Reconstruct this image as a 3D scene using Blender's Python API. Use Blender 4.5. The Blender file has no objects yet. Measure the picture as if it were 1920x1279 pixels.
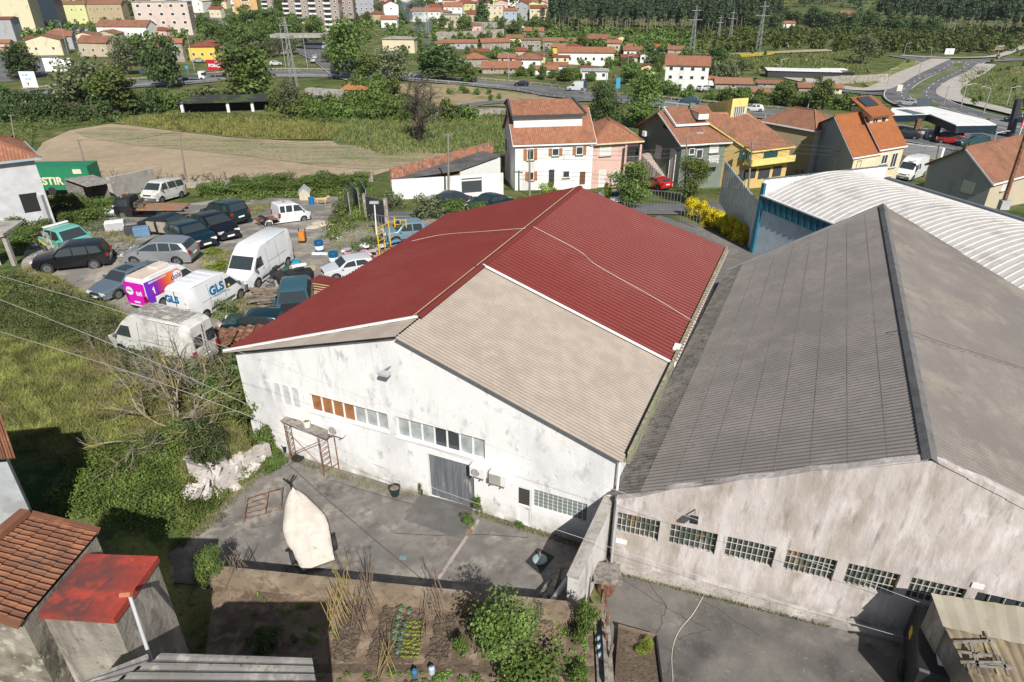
import bpy,bmesh,math,random
import numpy as np
from math import sin,cos,tan,pi,radians,sqrt,atan2,hypot,floor
from mathutils import Vector,Matrix
C = bpy.context.scene.collection
SC = bpy.context.scene
# ---------------- camera, world, sun, exposure ----------------
H = 20.0;PITCH = radians(29.2);FP = 1280.0
cd = bpy.data.cameras.new("camera");cam = bpy.data.objects.new("camera",cd);C.objects.link(cam)
cd.lens = 24.0;cd.sensor_width = 36.0;cd.clip_start = 0.3;cd.clip_end = 6000
cam.location = (0,0,H);cam.rotation_euler = (pi/2 - PITCH,0,0)
SC.camera = cam
W = bpy.data.worlds.new("World");SC.world = W;W.use_nodes = True
nt = W.node_tree;bg = nt.nodes['Background'];sk = nt.nodes.new('ShaderNodeTexSky')
SUN_EL = radians(41);SUN_AZ = radians(163)
sk.sky_type = 'NISHITA';sk.sun_disc = False;sk.sun_elevation = SUN_EL;sk.sun_rotation = SUN_AZ
nt.links.new(sk.outputs[0],bg.inputs[0]);bg.inputs[1].default_value = 0.052
sd = bpy.data.lights.new("sun",'SUN');so = bpy.data.objects.new("sun",sd);C.objects.link(so)
sd.energy = 4.9;sd.angle = radians(0.5);sd.color = (1.0,0.96,0.90)
dv = Vector((sin(SUN_AZ)*cos(SUN_EL),cos(SUN_AZ)*cos(SUN_EL),sin(SUN_EL)))
so.rotation_euler = dv.to_track_quat('Z','Y').to_euler();so.location = (0,0,60)
SC.view_settings.view_transform = 'Standard';SC.view_settings.look = 'None'
SC.view_settings.gamma = 1.0;SC.view_settings.exposure = 0.26
SC.cycles.max_bounces = 6;SC.cycles.volume_bounces = 0

# ---------------- photograph pixel -> place in the world ----------------
def ray(px,py):
 x = (px-960)/FP;v = -(py-639.5)/FP
 return Vector((x,cos(PITCH)+v*sin(PITCH),-sin(PITCH)+v*cos(PITCH)))
def P(px,py,z=0.0):
 d = ray(px,py);t = (z-H)/d.z
 return Vector((d.x*t,d.y*t,z))
def PY(px,py,Y):
 d = ray(px,py);t = Y/d.y
 return Vector((d.x*t,d.y*t,H+d.z*t))
def depth(p): return p[1]*cos(PITCH)+(H-p[2])*sin(PITCH)
def ppm(p): return FP/depth(p)              # photo pixels per metre there
BY = [-60,44,60,70,82,120,200,240,485,700,900,1700]
BZ = [0,0,-1,-2.5,-4.2,-8,-13,-14.5,-20,-15,6,130]
_pl = [P(330,1280,1.2),P(315,1040),P(400,965),P(430,930),P(505,868),P(480,832)]
XLY = [-20,_pl[0].y,_pl[1].y,_pl[2].y,_pl[3].y,_pl[4].y,_pl[5].y+.1,45,70]
XLX = [-7.5,_pl[0].x,_pl[1].x,_pl[2].x,_pl[3].x,_pl[4].x,_pl[5].x-.1,_pl[5].x-.1+(45-_pl[5].y)*tan(radians(24.2)),14]
def sm(t):
 t = np.clip(t,0,1);return t*t*(3-2*t)
def T0(x,y):
 x = np.asarray(x,float);y = np.asarray(y,float)
 b = np.interp(y,BY,BZ)
 d = (np.interp(y,XLY,XLX)-x)
 a = np.interp(y,[-60,12,16,42,63],[1.2,1.2,1.8,1.8,0])
 r = a*sm((d-.1)/1.0)+.25*sm((d-1)/8)*(a > 0)
 und = np.where(y > 45,1,0)*0.25*(np.sin(x*.07+1)*np.sin(y*.05))*np.clip((y-45)/60,0,3)
 return b+r+und
GARD = [P(395,1072,1.85),P(1135,1146,1.85),P(1146,1165,1.2),P(1140,1300,1.2)]
GARD = [(p.x,p.y) for p in GARD]+[(2.6,6),(-7.4,6)]
def inpoly(x,y,poly):
 r = False;n = len(poly);j = n-1
 for i in range(n):
  xi,yi = poly[i][0],poly[i][1];xj,yj = poly[j][0],poly[j][1]
  if (yi > y) != (yj > y) and x < (xj-xi)*(y-yi)/(yj-yi)+xi: r = not r
  j = i
 return r
def T(x,y):
 if 5 < y < 18 and inpoly(x,y,GARD): return 1.2
 return float(T0(x,y))
def G(px,py,dz=0.0):
 d = ray(px,py);t = 12.0;pt = t
 while t < 4000:
  p = Vector((0,0,H))+d*t
  if p.z < T(p.x,p.y)+dz:
   a,b = pt,t
   for _ in range(30):
    m = (a+b)/2;q = Vector((0,0,H))+d*m
    if q.z < T(q.x,q.y)+dz: b = m
    else: a = m
   return Vector((0,0,H))+d*b
  pt = t;t += max(.25,t*.008)
 return Vector((0,0,H))+d*1500

# ---------------- materials ----------------
MATS = {}
def lin(c): return tuple(c)+(1,) if len(c) == 3 else c
def mat(name,col,layers=(),rough=.85,metal=0,bump=0,bscale=10,var=.12,vscale=1.5,coords='Object',bstretch=(1,1,1),coat=0,spec=.5,streak=None):
 """base colour with soft variation and layers = [(colour, scale, lo, hi, stretch)] blended by noise"""
 if name in MATS: return MATS[name]
 m = bpy.data.materials.new(name);m.use_nodes = True;MATS[name] = m
 n = m.node_tree;N = n.nodes;L = n.links;b = N['Principled BSDF']
 b.inputs['Roughness'].default_value = rough;b.inputs['Metallic'].default_value = metal
 b.inputs['Specular IOR Level'].default_value = spec
 if coat: b.inputs['Coat Weight'].default_value = coat
 tc = N.new('ShaderNodeTexCoord')
 def noise(scale,st=(1,1,1),det=5,off=0):
  mp = N.new('ShaderNodeMapping');mp.inputs['Scale'].default_value = st;mp.inputs['Location'].default_value = (off,off*.7,off*.3)
  L.new(tc.outputs[coords],mp.inputs[0]);t = N.new('ShaderNodeTexNoise')
  t.inputs['Scale'].default_value = scale;t.inputs['Detail'].default_value = det;t.inputs['Roughness'].default_value = .6
  L.new(mp.outputs[0],t.inputs[0]);return t.outputs[0]
 t = noise(vscale)
 mr = N.new('ShaderNodeMapRange');mr.inputs[1].default_value = .3;mr.inputs[2].default_value = .7
 mr.inputs[3].default_value = 1-var;mr.inputs[4].default_value = 1+var;L.new(t,mr.inputs[0])
 hs = N.new('ShaderNodeHueSaturation');hs.inputs['Color'].default_value = lin(col);L.new(mr.outputs[0],hs.inputs['Value'])
 out = hs.outputs[0]
 for i,ly in enumerate(layers):
  c2,sc,lo,hi = ly[:4];st = ly[4] if len(ly) > 4 else (1,1,1)
  t = noise(sc,st,7,13.7*(i+1));mr = N.new('ShaderNodeMapRange')
  mr.inputs[1].default_value = lo;mr.inputs[2].default_value = hi;L.new(t,mr.inputs[0])
  mx = N.new('ShaderNodeMix');mx.data_type = 'RGBA';L.new(mr.outputs[0],mx.inputs[0])
  L.new(out,mx.inputs[6]);mx.inputs[7].default_value = lin(c2);out = mx.outputs[2]
 if streak:   # damp foot and run-off stains: (colour, z low, z high, noise scale, stretch, lo, hi)
  for c2,z0,z1,sc,st,lo,hi in streak:
   t = noise(sc,st,6,31);mr = N.new('ShaderNodeMapRange');mr.inputs[1].default_value = lo;mr.inputs[2].default_value = hi;L.new(t,mr.inputs[0])
   sp = N.new('ShaderNodeSeparateXYZ');L.new(tc.outputs[coords],sp.inputs[0]);mz = N.new('ShaderNodeMapRange');mz.inputs[1].default_value = z0;mz.inputs[2].default_value = z1;L.new(sp.outputs[2],mz.inputs[0])
   mm = N.new('ShaderNodeMath');mm.operation = 'MULTIPLY';L.new(mr.outputs[0],mm.inputs[0]);L.new(mz.outputs[0],mm.inputs[1])
   mx = N.new('ShaderNodeMix');mx.data_type = 'RGBA';L.new(mm.outputs[0],mx.inputs[0]);L.new(out,mx.inputs[6]);mx.inputs[7].default_value = lin(c2);out = mx.outputs[2]
 L.new(out,b.inputs['Base Color'])
 if bump:
  t = noise(bscale,bstretch,6,3);bp = N.new('ShaderNodeBump');bp.inputs['Strength'].default_value = bump
  bp.inputs['Distance'].default_value = .05;L.new(t,bp.inputs['Height']);L.new(bp.outputs[0],b.inputs['Normal'])
 return m
def tiles(name,col,col2,pitch=.24,row=.4,moss=(.10,.07,.04),mosslo=.5,mosshi=.75,bump=.9,stain=(.5,.2,.08),stlo=.55):
 """clay tiles: UV in metres, u along the eave, v down the slope"""
 if name in MATS: return MATS[name]
 m = bpy.data.materials.new(name);m.use_nodes = True;MATS[name] = m
 n = m.node_tree;N = n.nodes;L = n.links;b = N['Principled BSDF'];b.inputs['Roughness'].default_value = .85
 tc = N.new('ShaderNodeTexCoord');sp = N.new('ShaderNodeSeparateXYZ');L.new(tc.outputs['UV'],sp.inputs[0])
 def M(op,a,bb=None):
  k = N.new('ShaderNodeMath');k.operation = op
  for i,v in enumerate((a,bb)):
   if v is None: continue
   if isinstance(v,(int,float)): k.inputs[i].default_value = v
   else: L.new(v,k.inputs[i])
  return k.outputs[0]
 u = M('DIVIDE',sp.outputs[0],pitch);v = M('DIVIDE',sp.outputs[1],row)
 cu = M('FLOOR',u);cv = M('FLOOR',v);fu = M('FRACT',u);fv = M('FRACT',v)
 cb = N.new('ShaderNodeCombineXYZ');L.new(cu,cb.inputs[0]);L.new(cv,cb.inputs[1])
 wn = N.new('ShaderNodeTexWhiteNoise');wn.noise_dimensions = '2D';L.new(cb.outputs[0],wn.inputs[0])
 hu = M('SINE',M('MULTIPLY',fu,pi));hv = M('MULTIPLY',fv,.25);h = M('ADD',hu,hv)
 mx = N.new('ShaderNodeMix');mx.data_type = 'RGBA';L.new(wn.outputs[0],mx.inputs[0]);mx.inputs[6].default_value = lin(col);mx.inputs[7].default_value = lin(col2)
 out = mx.outputs[2]
 for sc,lo,hi,c in ((.45,mosslo,mosshi,moss),(1.3,stlo,stlo+.2,stain),(5,.62,.8,moss)):
  t = N.new('ShaderNodeTexNoise');t.inputs['Scale'].default_value = sc;t.inputs['Detail'].default_value = 8;t.inputs['Roughness'].default_value = .65
  L.new(tc.outputs['Object'],t.inputs[0]);mr = N.new('ShaderNodeMapRange');mr.inputs[1].default_value = lo;mr.inputs[2].default_value = hi;mr.inputs[4].default_value = .8
  L.new(t.outputs[0],mr.inputs[0]);m2 = N.new('ShaderNodeMix');m2.data_type = 'RGBA';L.new(mr.outputs[0],m2.inputs[0]);L.new(out,m2.inputs[6]);m2.inputs[7].default_value = lin(c);out = m2.outputs[2]
 L.new(out,b.inputs['Base Color'])
 bp = N.new('ShaderNodeBump');bp.inputs['Strength'].default_value = bump;bp.inputs['Distance'].default_value = .07;L.new(h,bp.inputs['Height']);L.new(bp.outputs[0],b.inputs['Normal'])
 return m
def leafmat(name,col,col2,trans=.25,dry=None):
 if name in MATS: return MATS[name]
 m = bpy.data.materials.new(name);m.use_nodes = True;MATS[name] = m
 n = m.node_tree;N = n.nodes;L = n.links;b = N['Principled BSDF'];b.inputs['Roughness'].default_value = .6
 b.inputs['Specular IOR Level'].default_value = .25
 g = N.new('ShaderNodeNewGeometry');tc = N.new('ShaderNodeTexCoord');oi = N.new('ShaderNodeObjectInfo')
 mx = N.new('ShaderNodeMix');mx.data_type = 'RGBA';mx.inputs[6].default_value = lin(col);mx.inputs[7].default_value = lin(col2);L.new(g.outputs['Random Per Island'],mx.inputs[0])
 t = N.new('ShaderNodeTexNoise');t.inputs['Scale'].default_value = .9;t.inputs['Detail'].default_value = 4;L.new(tc.outputs['Object'],t.inputs[0])
 mr = N.new('ShaderNodeMapRange');mr.inputs[1].default_value = .35;mr.inputs[2].default_value = .65;mr.inputs[3].default_value = .6;mr.inputs[4].default_value = 1.5;L.new(t.outputs[0],mr.inputs[0])
 m2 = N.new('ShaderNodeMapRange');m2.inputs[3].default_value = .75;m2.inputs[4].default_value = 1.25;L.new(oi.outputs['Random'],m2.inputs[0])
 ml = N.new('ShaderNodeMath');ml.operation = 'MULTIPLY';L.new(mr.outputs[0],ml.inputs[0]);L.new(m2.outputs[0],ml.inputs[1])
 hs = N.new('ShaderNodeHueSaturation');L.new(mx.outputs[2],hs.inputs['Color']);L.new(ml.outputs[0],hs.inputs['Value'])
 m3 = N.new('ShaderNodeMapRange');m3.inputs[3].default_value = .485;m3.inputs[4].default_value = .515;L.new(oi.outputs['Random'],m3.inputs[0]);L.new(m3.outputs[0],hs.inputs['Hue'])
 out = hs.outputs[0]
 if dry:
  t2 = N.new('ShaderNodeTexNoise');t2.inputs['Scale'].default_value = dry[1];t2.inputs['Detail'].default_value = 6;L.new(tc.outputs['Object'],t2.inputs[0])
  mr2 = N.new('ShaderNodeMapRange');mr2.inputs[1].default_value = dry[2];mr2.inputs[2].default_value = dry[3];L.new(t2.outputs[0],mr2.inputs[0])
  mx2 = N.new('ShaderNodeMix');mx2.data_type = 'RGBA';L.new(mr2.outputs[0],mx2.inputs[0]);L.new(out,mx2.inputs[6]);mx2.inputs[7].default_value = lin(dry[0]);out = mx2.outputs[2]
 L.new(out,b.inputs['Base Color'])
 tr = N.new('ShaderNodeBsdfTranslucent');L.new(out,tr.inputs[0]);ms = N.new('ShaderNodeMixShader');ms.inputs[0].default_value = trans
 L.new(b.outputs[0],ms.inputs[1]);L.new(tr.outputs[0],ms.inputs[2]);L.new(ms.outputs[0],N['Material Output'].inputs[0])
 return m

# ---------------- mesh builder ----------------
def rotz(v,a): return Vector((v[0]*cos(a)-v[1]*sin(a),v[0]*sin(a)+v[1]*cos(a),v[2]))
class MB:
 def __init__(s): s.v = [];s.f = [];s.m = [];s.uv = []
 def poly(s,pts,m=0,uv=None):
  b = len(s.v);s.v += [tuple(p) for p in pts];s.f.append(tuple(range(b,b+len(pts))));s.m.append(m);s.uv.append(uv);return s
 def quv(s,a,b,c,d,m=0):     # a->b along the eave (u), a->d up the slope (v), uv in metres
  a,b,c,d = map(Vector,(a,b,c,d));L = (b-a).length;e = (b-a).normalized();
  def q(p): r = p-a;u = r.dot(e);return (u,-(r-e*u).length)
  return s.poly([a,b,c,d],m,[q(a),q(b),q(c),q(d)])
 def box(s,c,size,rz=0,m=0,ax=None):
  x,y,z = size[0]/2,size[1]/2,size[2]/2;c = Vector(c)
  if ax is None: ax = (Vector((cos(rz),sin(rz),0)),Vector((-sin(rz),cos(rz),0)),Vector((0,0,1)))
  p = [c+ax[0]*(i*x)+ax[1]*(j*y)+ax[2]*(k*z) for k in (-1,1) for j in (-1,1) for i in (-1,1)]
  b = len(s.v);s.v += [tuple(q) for q in p]
  for f in ((0,2,3,1),(4,5,7,6),(0,1,5,4),(2,6,7,3),(0,4,6,2),(1,3,7,5)):
   s.f.append(tuple(b+i for i in f));s.m.append(m);s.uv.append(None)
  return s
 def bar(s,a,b,w,h=None,m=0,up=(0,0,1)):
  a,b = Vector(a),Vector(b);h = h or w;d = b-a
  if d.length < 1e-6: return s
  X = d.normalized();U = Vector(up)
  if abs(X.dot(U)) > .98: U = Vector((0,1,0))
  Y = U.cross(X).normalized();Z = X.cross(Y)
  return s.box((a+b)/2,(d.length,w,h),m=m,ax=(X,Y,Z))
 def tube(s,a,b,r,r2=None,n=6,m=0,cap=True):
  a,b = Vector(a),Vector(b);r2 = r if r2 is None else r2;d = (b-a)
  if d.length < 1e-6: return s
  X = d.normalized();U = Vector((0,0,1)) if abs(X.z) < .95 else Vector((1,0,0));Y = U.cross(X).normalized();Z = X.cross(Y)
  o = len(s.v)
  for c,q in ((a,r),(b,r2)):
   for i in range(n): s.v.append(tuple(c+Y*(cos(2*pi*i/n)*q)+Z*(sin(2*pi*i/n)*q)))
  for i in range(n):
   j = (i+1) % n;s.f.append((o+i,o+j,o+n+j,o+n+i));s.m.append(m);s.uv.append(None)
  if cap:
   s.f.append(tuple(o+n-1-i for i in range(n)));s.m.append(m);s.uv.append(None)
   s.f.append(tuple(o+n+i for i in range(n)));s.m.append(m);s.uv.append(None)
  return s
 def path(s,pts,r,n=5,m=0,r2=None):
  k = len(pts)-1
  for i in range(k):
   a = r if r2 is None else r+(r2-r)*i/k;b = r if r2 is None else r+(r2-r)*(i+1)/k
   s.tube(pts[i],pts[i+1],a,b,n,m,cap=True)
  return s
 def lathe(s,c,prof,n=16,m=0,ax=None):
  c = Vector(c);X,Y,Z = ax or (Vector((1,0,0)),Vector((0,1,0)),Vector((0,0,1)));o = len(s.v)
  for r,z in prof:
   for i in range(n): s.v.append(tuple(c+X*(r*cos(2*pi*i/n))+Y*(r*sin(2*pi*i/n))+Z*z))
  for k in range(len(prof)-1):
   for i in range(n):
    j = (i+1) % n;s.f.append((o+k*n+i,o+k*n+j,o+k*n+n+j,o+k*n+n+i));s.m.append(m);s.uv.append(None)
  s.f.append(tuple(o+n-1-i for i in range(n)));s.m.append(m);s.uv.append(None)
  q = o+(len(prof)-1)*n;s.f.append(tuple(q+i for i in range(n)));s.m.append(m);s.uv.append(None)
  return s
 def prism(s,pts,z0,z1,m=0):     # vertical walls over a plan outline
  n = len(pts);b = [Vector((p[0],p[1],z0)) for p in pts];t = [Vector((p[0],p[1],z1)) for p in pts]
  A = sum(pts[i][0]*pts[(i+1) % n][1]-pts[(i+1) % n][0]*pts[i][1] for i in range(n))
  if A < 0: b.reverse();t.reverse()
  s.poly(t,m);s.poly(b[::-1],m)
  for i in range(n): j = (i+1) % n;s.poly([b[i],b[j],t[j],t[i]],m)
  return s
 def slab(s,pts,th,m=0,m2=None):   # thick sheet under a planar outline
  pts = [Vector(p) for p in pts];nrm = (pts[1]-pts[0]).cross(pts[2]-pts[0]).normalized()
  if nrm.z < 0: pts.reverse();nrm = -nrm
  lo = [p-nrm*th for p in pts];n = len(pts);m2 = m if m2 is None else m2
  e = (pts[1]-pts[0]).normalized();s.poly(pts,m);s.poly(lo[::-1],m2)
  for i in range(n): j = (i+1) % n;s.poly([lo[i],lo[j],pts[j],pts[i]],m2)
  return s
 def corr(s,a,b,c,d,pitch,amp,th=.01,m=0,rows=1,k=4,sag=0,trap=0):
  """corrugated sheet a->b along the eave, a->d up the slope"""
  a,b,c,d = map(Vector,(a,b,c,d));n = max(2,int((b-a).length/pitch*k));nr = (b-a).cross(d-a).normalized()
  if nr.z < 0: nr = -nr
  o = len(s.v)
  for r in range(rows+1):
   v = r/rows
   for i in range(n+1):
    u = i/n;p = (a*(1-u)+b*u)*(1-v)+(d*(1-u)+c*u)*v
    w_ = cos(2*pi*u*(b-a).length/pitch);h = amp*(max(-1,min(1,(w_-.45)*5)) if trap else w_)
    s.v.append(tuple(p+nr*(h-sag*sin(pi*v))))
  for r in range(rows):
   for i in range(n):
    q = o+r*(n+1)+i;f = (q,q+1,q+n+2,q+n+1)
    s.f.append(f);s.m.append(m);s.uv.append(None)
  return s
 def text(s,txt,org,xd,yd,size,m=0,align='LEFT',bold=0.0):
  cu = bpy.data.curves.new("t",'FONT');cu.body = txt;cu.size = size;cu.align_x = align;cu.offset = bold;cu.resolution_u = 3
  o = bpy.data.objects.new("t",cu);C.objects.link(o)
  dg = bpy.context.evaluated_depsgraph_get();me = o.evaluated_get(dg).to_mesh()
  org,xd,yd = Vector(org),Vector(xd).normalized(),Vector(yd).normalized()
  b = len(s.v)
  for v in me.vertices: s.v.append(tuple(org+xd*v.co.x+yd*v.co.y))
  for p in me.polygons: s.f.append(tuple(b+i for i in p.vertices));s.m.append(m);s.uv.append(None)
  o.evaluated_get(dg).to_mesh_clear();bpy.data.objects.remove(o);bpy.data.curves.remove(cu);return s
 def build(s,name,mats,parent=None,world=True,smooth=False,origin=None,bevel=0):
  me = bpy.data.meshes.new(name)
  off = Vector((0,0,0))
  if parent is not None and world: off = Vector(rootloc(parent))
  elif origin is not None: off = Vector(origin)
  me.from_pydata([(v[0]-off.x,v[1]-off.y,v[2]-off.z) for v in s.v] if off.length else s.v,[],s.f)
  if not isinstance(mats,(list,tuple)): mats = [mats]
  for q in mats: me.materials.append(q)
  if len(mats) > 1: me.polygons.foreach_set('material_index',s.m)
  if any(u is not None for u in s.uv):
   ul = me.uv_layers.new(name="UVMap");
   for p,u in zip(me.polygons,s.uv):
    if u:
     for li,q in zip(p.loop_indices,u): ul.data[li].uv = q
  if smooth: me.polygons.foreach_set('use_smooth',[True]*len(me.polygons))
  me.update()
  o = bpy.data.objects.new(name,me);C.objects.link(o)
  if parent is not None: o.parent = parent
  elif origin is not None: o.location = origin
  if bevel:
   bv = o.modifiers.new('b','BEVEL');bv.width = bevel;bv.segments = 1;bv.limit_method = 'ANGLE'
  return o
def rootloc(o):
 l = Vector(o.location)
 while o.parent: o = o.parent;l = l+Vector(o.location)
 return l
def tag(o,label=None,cat=None,group=None,kind=None):
 if label: o['label'] = label
 if cat: o['category'] = cat
 if group: o['group'] = group
 if kind: o['kind'] = kind
 return o
def thing(name,label,cat,loc=(0,0,0),rz=0,group=None):
 o = bpy.data.objects.new(name,None);C.objects.link(o);o.location = loc;o.rotation_euler = (0,0,rz)
 o.empty_display_size = .3
 return tag(o,label,cat,group)
KIDS = {}
def kids(o): return [c for c in C.objects if c.parent is o]
def dup(o,label=None,loc=None,rz=None,sc=None,group=None,chs=None):
 def cp(a,par):
  c = a.copy();C.objects.link(c)
  if par is not None: c.parent = par
  for ch in KIDS.setdefault(a.name,kids(a)): cp(ch,c)
  return c
 r = cp(o,None)
 if label: r['label'] = label
 if group: r['group'] = group
 if loc is not None: r.location = loc
 if rz is not None: r.rotation_euler = (0,0,rz)
 if sc is not None: r.scale = sc if hasattr(sc,'__len__') else (sc,sc,sc)
 return r
def struct(o): o['kind'] = 'structure';return o
def drape(name,pxs,m,off,cell,world=False,zfix=None,kind='structure'):
 """a sheet laid on the terrain over an outline"""
 pts = [Vector(p) if world else G(*p) for p in pxs]
 bm = bmesh.new();vs = [bm.verts.new((p[0],p[1],0)) for p in pts];bm.faces.new(vs)
 xs = [p[0] for p in pts];ys = [p[1] for p in pts]
 for axis,lo,hi in ((0,min(xs),max(xs)),(1,min(ys),max(ys))):
  k = floor(lo/cell)*cell+cell;cuts = []
  while k < hi: cuts.append(k);k += cell
  if axis == 1: cuts += [b for b in BY if lo < b < hi]
  for k in cuts:
   g = bm.verts[:]+bm.edges[:]+bm.faces[:];co = (k,0,0) if axis == 0 else (0,k,0);no = (1,0,0) if axis == 0 else (0,1,0)
   bmesh.ops.bisect_plane(bm,geom=g,plane_co=co,plane_no=no)
 bmesh.ops.triangulate(bm,faces=bm.faces[:])
 for v in bm.verts: v.co.z = (zfix if zfix is not None else float(T0(v.co.x,v.co.y)))+off
 for f in bm.faces:
  if f.normal.z < 0: f.normal_flip()
 bm.normal_update()
 for f in bm.faces:
  if f.normal.z < 0: f.normal_flip()
 me = bpy.data.meshes.new(name);bm.to_mesh(me);bm.free();me.materials.append(m)
 o = bpy.data.objects.new(name,me);C.objects.link(o);o['kind'] = kind;return o
def catmull(pts,k=6):
 out = [];n = len(pts)
 for i in range(n-1):
  p0 = pts[max(i-1,0)];p1 = pts[i];p2 = pts[i+1];p3 = pts[min(i+2,n-1)]
  for j in range(k):
   t = j/k;out.append((p1*2+(p2-p0)*t+(p0*2-p1*5+p2*4-p3)*t*t+(p1*3-p0-p2*3+p3)*t*t*t)*.5)
 out.append(pts[-1]);return out
def ribbon(name,pxs,w,m,off,k=8,o0=0.0,world=False,cols=3):
 """a road or strip: centre line in photo pixels, width in metres, o0 sideways offset"""
 pts = catmull([Vector((p[0],p[1],0)) if world else Vector((G(*p).x,G(*p).y,0)) for p in pxs],k)
 mb = MB();rows = []
 for i,p in enumerate(pts):
  t = (pts[min(i+1,len(pts)-1)]-pts[max(i-1,0)]).normalized();nn = Vector((t.y,-t.x,0))
  rows.append([p+nn*(o0+w*(j/cols-.5)) for j in range(cols+1)])
 for r in rows:
  for q in r: mb.v.append((q.x,q.y,float(T0(q.x,q.y))+off))
 c = cols+1
 for i in range(len(rows)-1):
  for j in range(cols):
   a = i*c+j;mb.f.append((a,a+1,a+c+1,a+c));mb.m.append(0);mb.uv.append(None)
 o = mb.build(name,m)
 nz = o.data.polygons[0].normal.z if len(o.data.polygons) else 1
 if nz < 0: o.data.flip_normals()
 o['kind'] = 'structure';return o,pts
# ---------------- shared materials ----------------
GREEN1 = (.055,.095,.022);GREEN2 = (.10,.15,.035);DRY = (.24,.19,.085)
M_grass = mat('meadow',(.10,.13,.04),[((.19,.18,.07),.03,.45,.6),((.27,.22,.12),.09,.52,.66),((.045,.075,.022),.2,.48,.6),((.14,.165,.05),1.3,.5,.62),((.06,.09,.03),4,.52,.66)],rough=1,bump=.6,bscale=5,spec=.1)
M_lot = mat('lot_dirt',(.33,.29,.24),[((.20,.19,.18),.25,.42,.52),((.40,.37,.32),.5,.52,.62),((.25,.20,.14),1.6,.52,.66),((.13,.12,.10),3.5,.6,.72),((.10,.12,.04),.7,.62,.68)],rough=.95,bump=.5,bscale=6)
M_conc = mat('old_concrete',(.20,.185,.17),[((.125,.118,.11),.35,.45,.6),((.30,.275,.24),.8,.5,.64),((.15,.13,.11),3.5,.47,.66),((.075,.07,.065),.5,.57,.67),((.33,.30,.26),9,.66,.75)],rough=.92,bump=.35,bscale=14)
M_conc2 = mat('yard_concrete',(.17,.155,.138),[((.07,.066,.062),.16,.45,.54),((.12,.112,.105),1.1,.45,.7),((.30,.27,.235),.3,.58,.68),((.26,.24,.21),8,.62,.75)],rough=.9,bump=.3,bscale=12)
M_soil = mat('garden_soil',(.22,.16,.11),[((.12,.085,.058),.7,.45,.58),((.33,.25,.175),2.0,.5,.7),((.10,.075,.05),7,.55,.7)],rough=1,bump=.9,bscale=9)
M_soild = mat('dark_soil',(.115,.085,.06),[((.19,.14,.10),2.2,.5,.7),((.06,.045,.03),8,.5,.7)],rough=1,bump=1,bscale=14)
M_wallw = mat('stained_white_plaster',(.80,.79,.78),[((.62,.62,.63),.5,.5,.68,(1,1,.5)),((.45,.46,.48),1.7,.58,.72,(1,1,.6)),((.30,.31,.33),6,.64,.76,(1,1,.35)),((.60,.50,.42),.8,.7,.78)],rough=.9,bump=.25,bscale=9,var=.04,streak=[((.36,.33,.28),1.0,-.1,1.6,(1,1,1),.35,.6),((.55,.56,.58),2.2,5.5,2.2,(1,1,.12),.54,.74)])
M_wallg = mat('weathered_plaster',(.51,.465,.44),[((.36,.31,.27),.9,.45,.62,(1,1,.35)),((.62,.58,.56),1.6,.5,.66,(1,1,.3)),((.24,.215,.195),3.6,.56,.74,(1,1,.2)),((.66,.64,.63),.45,.60,.68),((.36,.33,.31),9,.6,.8,(1,1,.2))],rough=.93,bump=.7,bscale=5,bstretch=(1,1,.4),var=.06,streak=[((.25,.24,.22),.9,-.1,1.4,(1,1,1),.35,.6),((.36,.32,.29),2.0,6,2.0,(1,1,.1),.52,.72)])
M_wallc = mat('concrete_wall',(.38,.35,.315),[((.20,.185,.165),1.2,.45,.66,(1,1,.3)),((.50,.47,.44),.8,.52,.7,(1,1,.3)),((.12,.11,.10),5,.58,.74)],rough=.93,bump=.5,bscale=8)
M_white = mat('white_paint',(.78,.78,.77),rough=.6,var=.03)
M_red = mat('red_sheet',(.175,.032,.027),[((.185,.04,.034),.3,.45,.65),((.16,.03,.026),1.1,.55,.7),((.12,.06,.05),8,.71,.77)],rough=.55,var=.05,spec=.25)
M_beige = mat('fibre_cement_beige',(.36,.305,.255),[((.32,.27,.225),.6,.45,.65),((.39,.335,.28),1.5,.52,.7),((.2,.17,.15),9,.68,.78)],rough=.95,bump=.15,bscale=30)
M_grey = mat('fibre_cement_grey',(.245,.22,.205),[((.21,.19,.175),.28,.42,.6),((.27,.24,.22),.5,.5,.68),((.18,.165,.15),4.5,.55,.72),((.06,.058,.055),16,.68,.77)],rough=.97,bump=.3,bscale=25)
M_greyd = mat('fibre_cement_lichen',(.155,.142,.13),[((.21,.19,.17),.8,.45,.62),((.085,.08,.07),3,.48,.64),((.04,.04,.035),12,.55,.7)],rough=.98,bump=.5,bscale=20)
M_greyr = mat('fibre_cement_tan',(.205,.183,.165),[((.17,.153,.14),.3,.42,.58),((.245,.215,.18),.5,.52,.66),((.16,.145,.13),5,.55,.72),((.05,.05,.045),12,.68,.76)],rough=.97,bump=.3,bscale=25)
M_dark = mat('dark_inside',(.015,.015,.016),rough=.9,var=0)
M_steel = mat('grey_steel',(.28,.29,.30),rough=.5,metal=.4,var=.08)
M_rust = mat('rusty_steel',(.22,.10,.055),[((.10,.045,.03),5,.45,.6),((.40,.24,.15),3,.55,.7)],rough=.85)
M_rubber = mat('rubber',(.022,.022,.022),rough=.8,var=.1)
M_black = mat('black_plastic',(.02,.02,.022),rough=.5,var=0)
M_glass = mat('window_glass',(.045,.055,.06),rough=.08,var=.3,vscale=.8,spec=.6)
M_frost = mat('frosted_pane',(.40,.43,.43),[((.26,.28,.28),2,.45,.65)],rough=.3)
M_wood = mat('old_wood',(.22,.165,.115),[((.11,.08,.055),4,.45,.65,(1,6,6)),((.32,.25,.18),3,.55,.7)],rough=.9,bump=.3)
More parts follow.
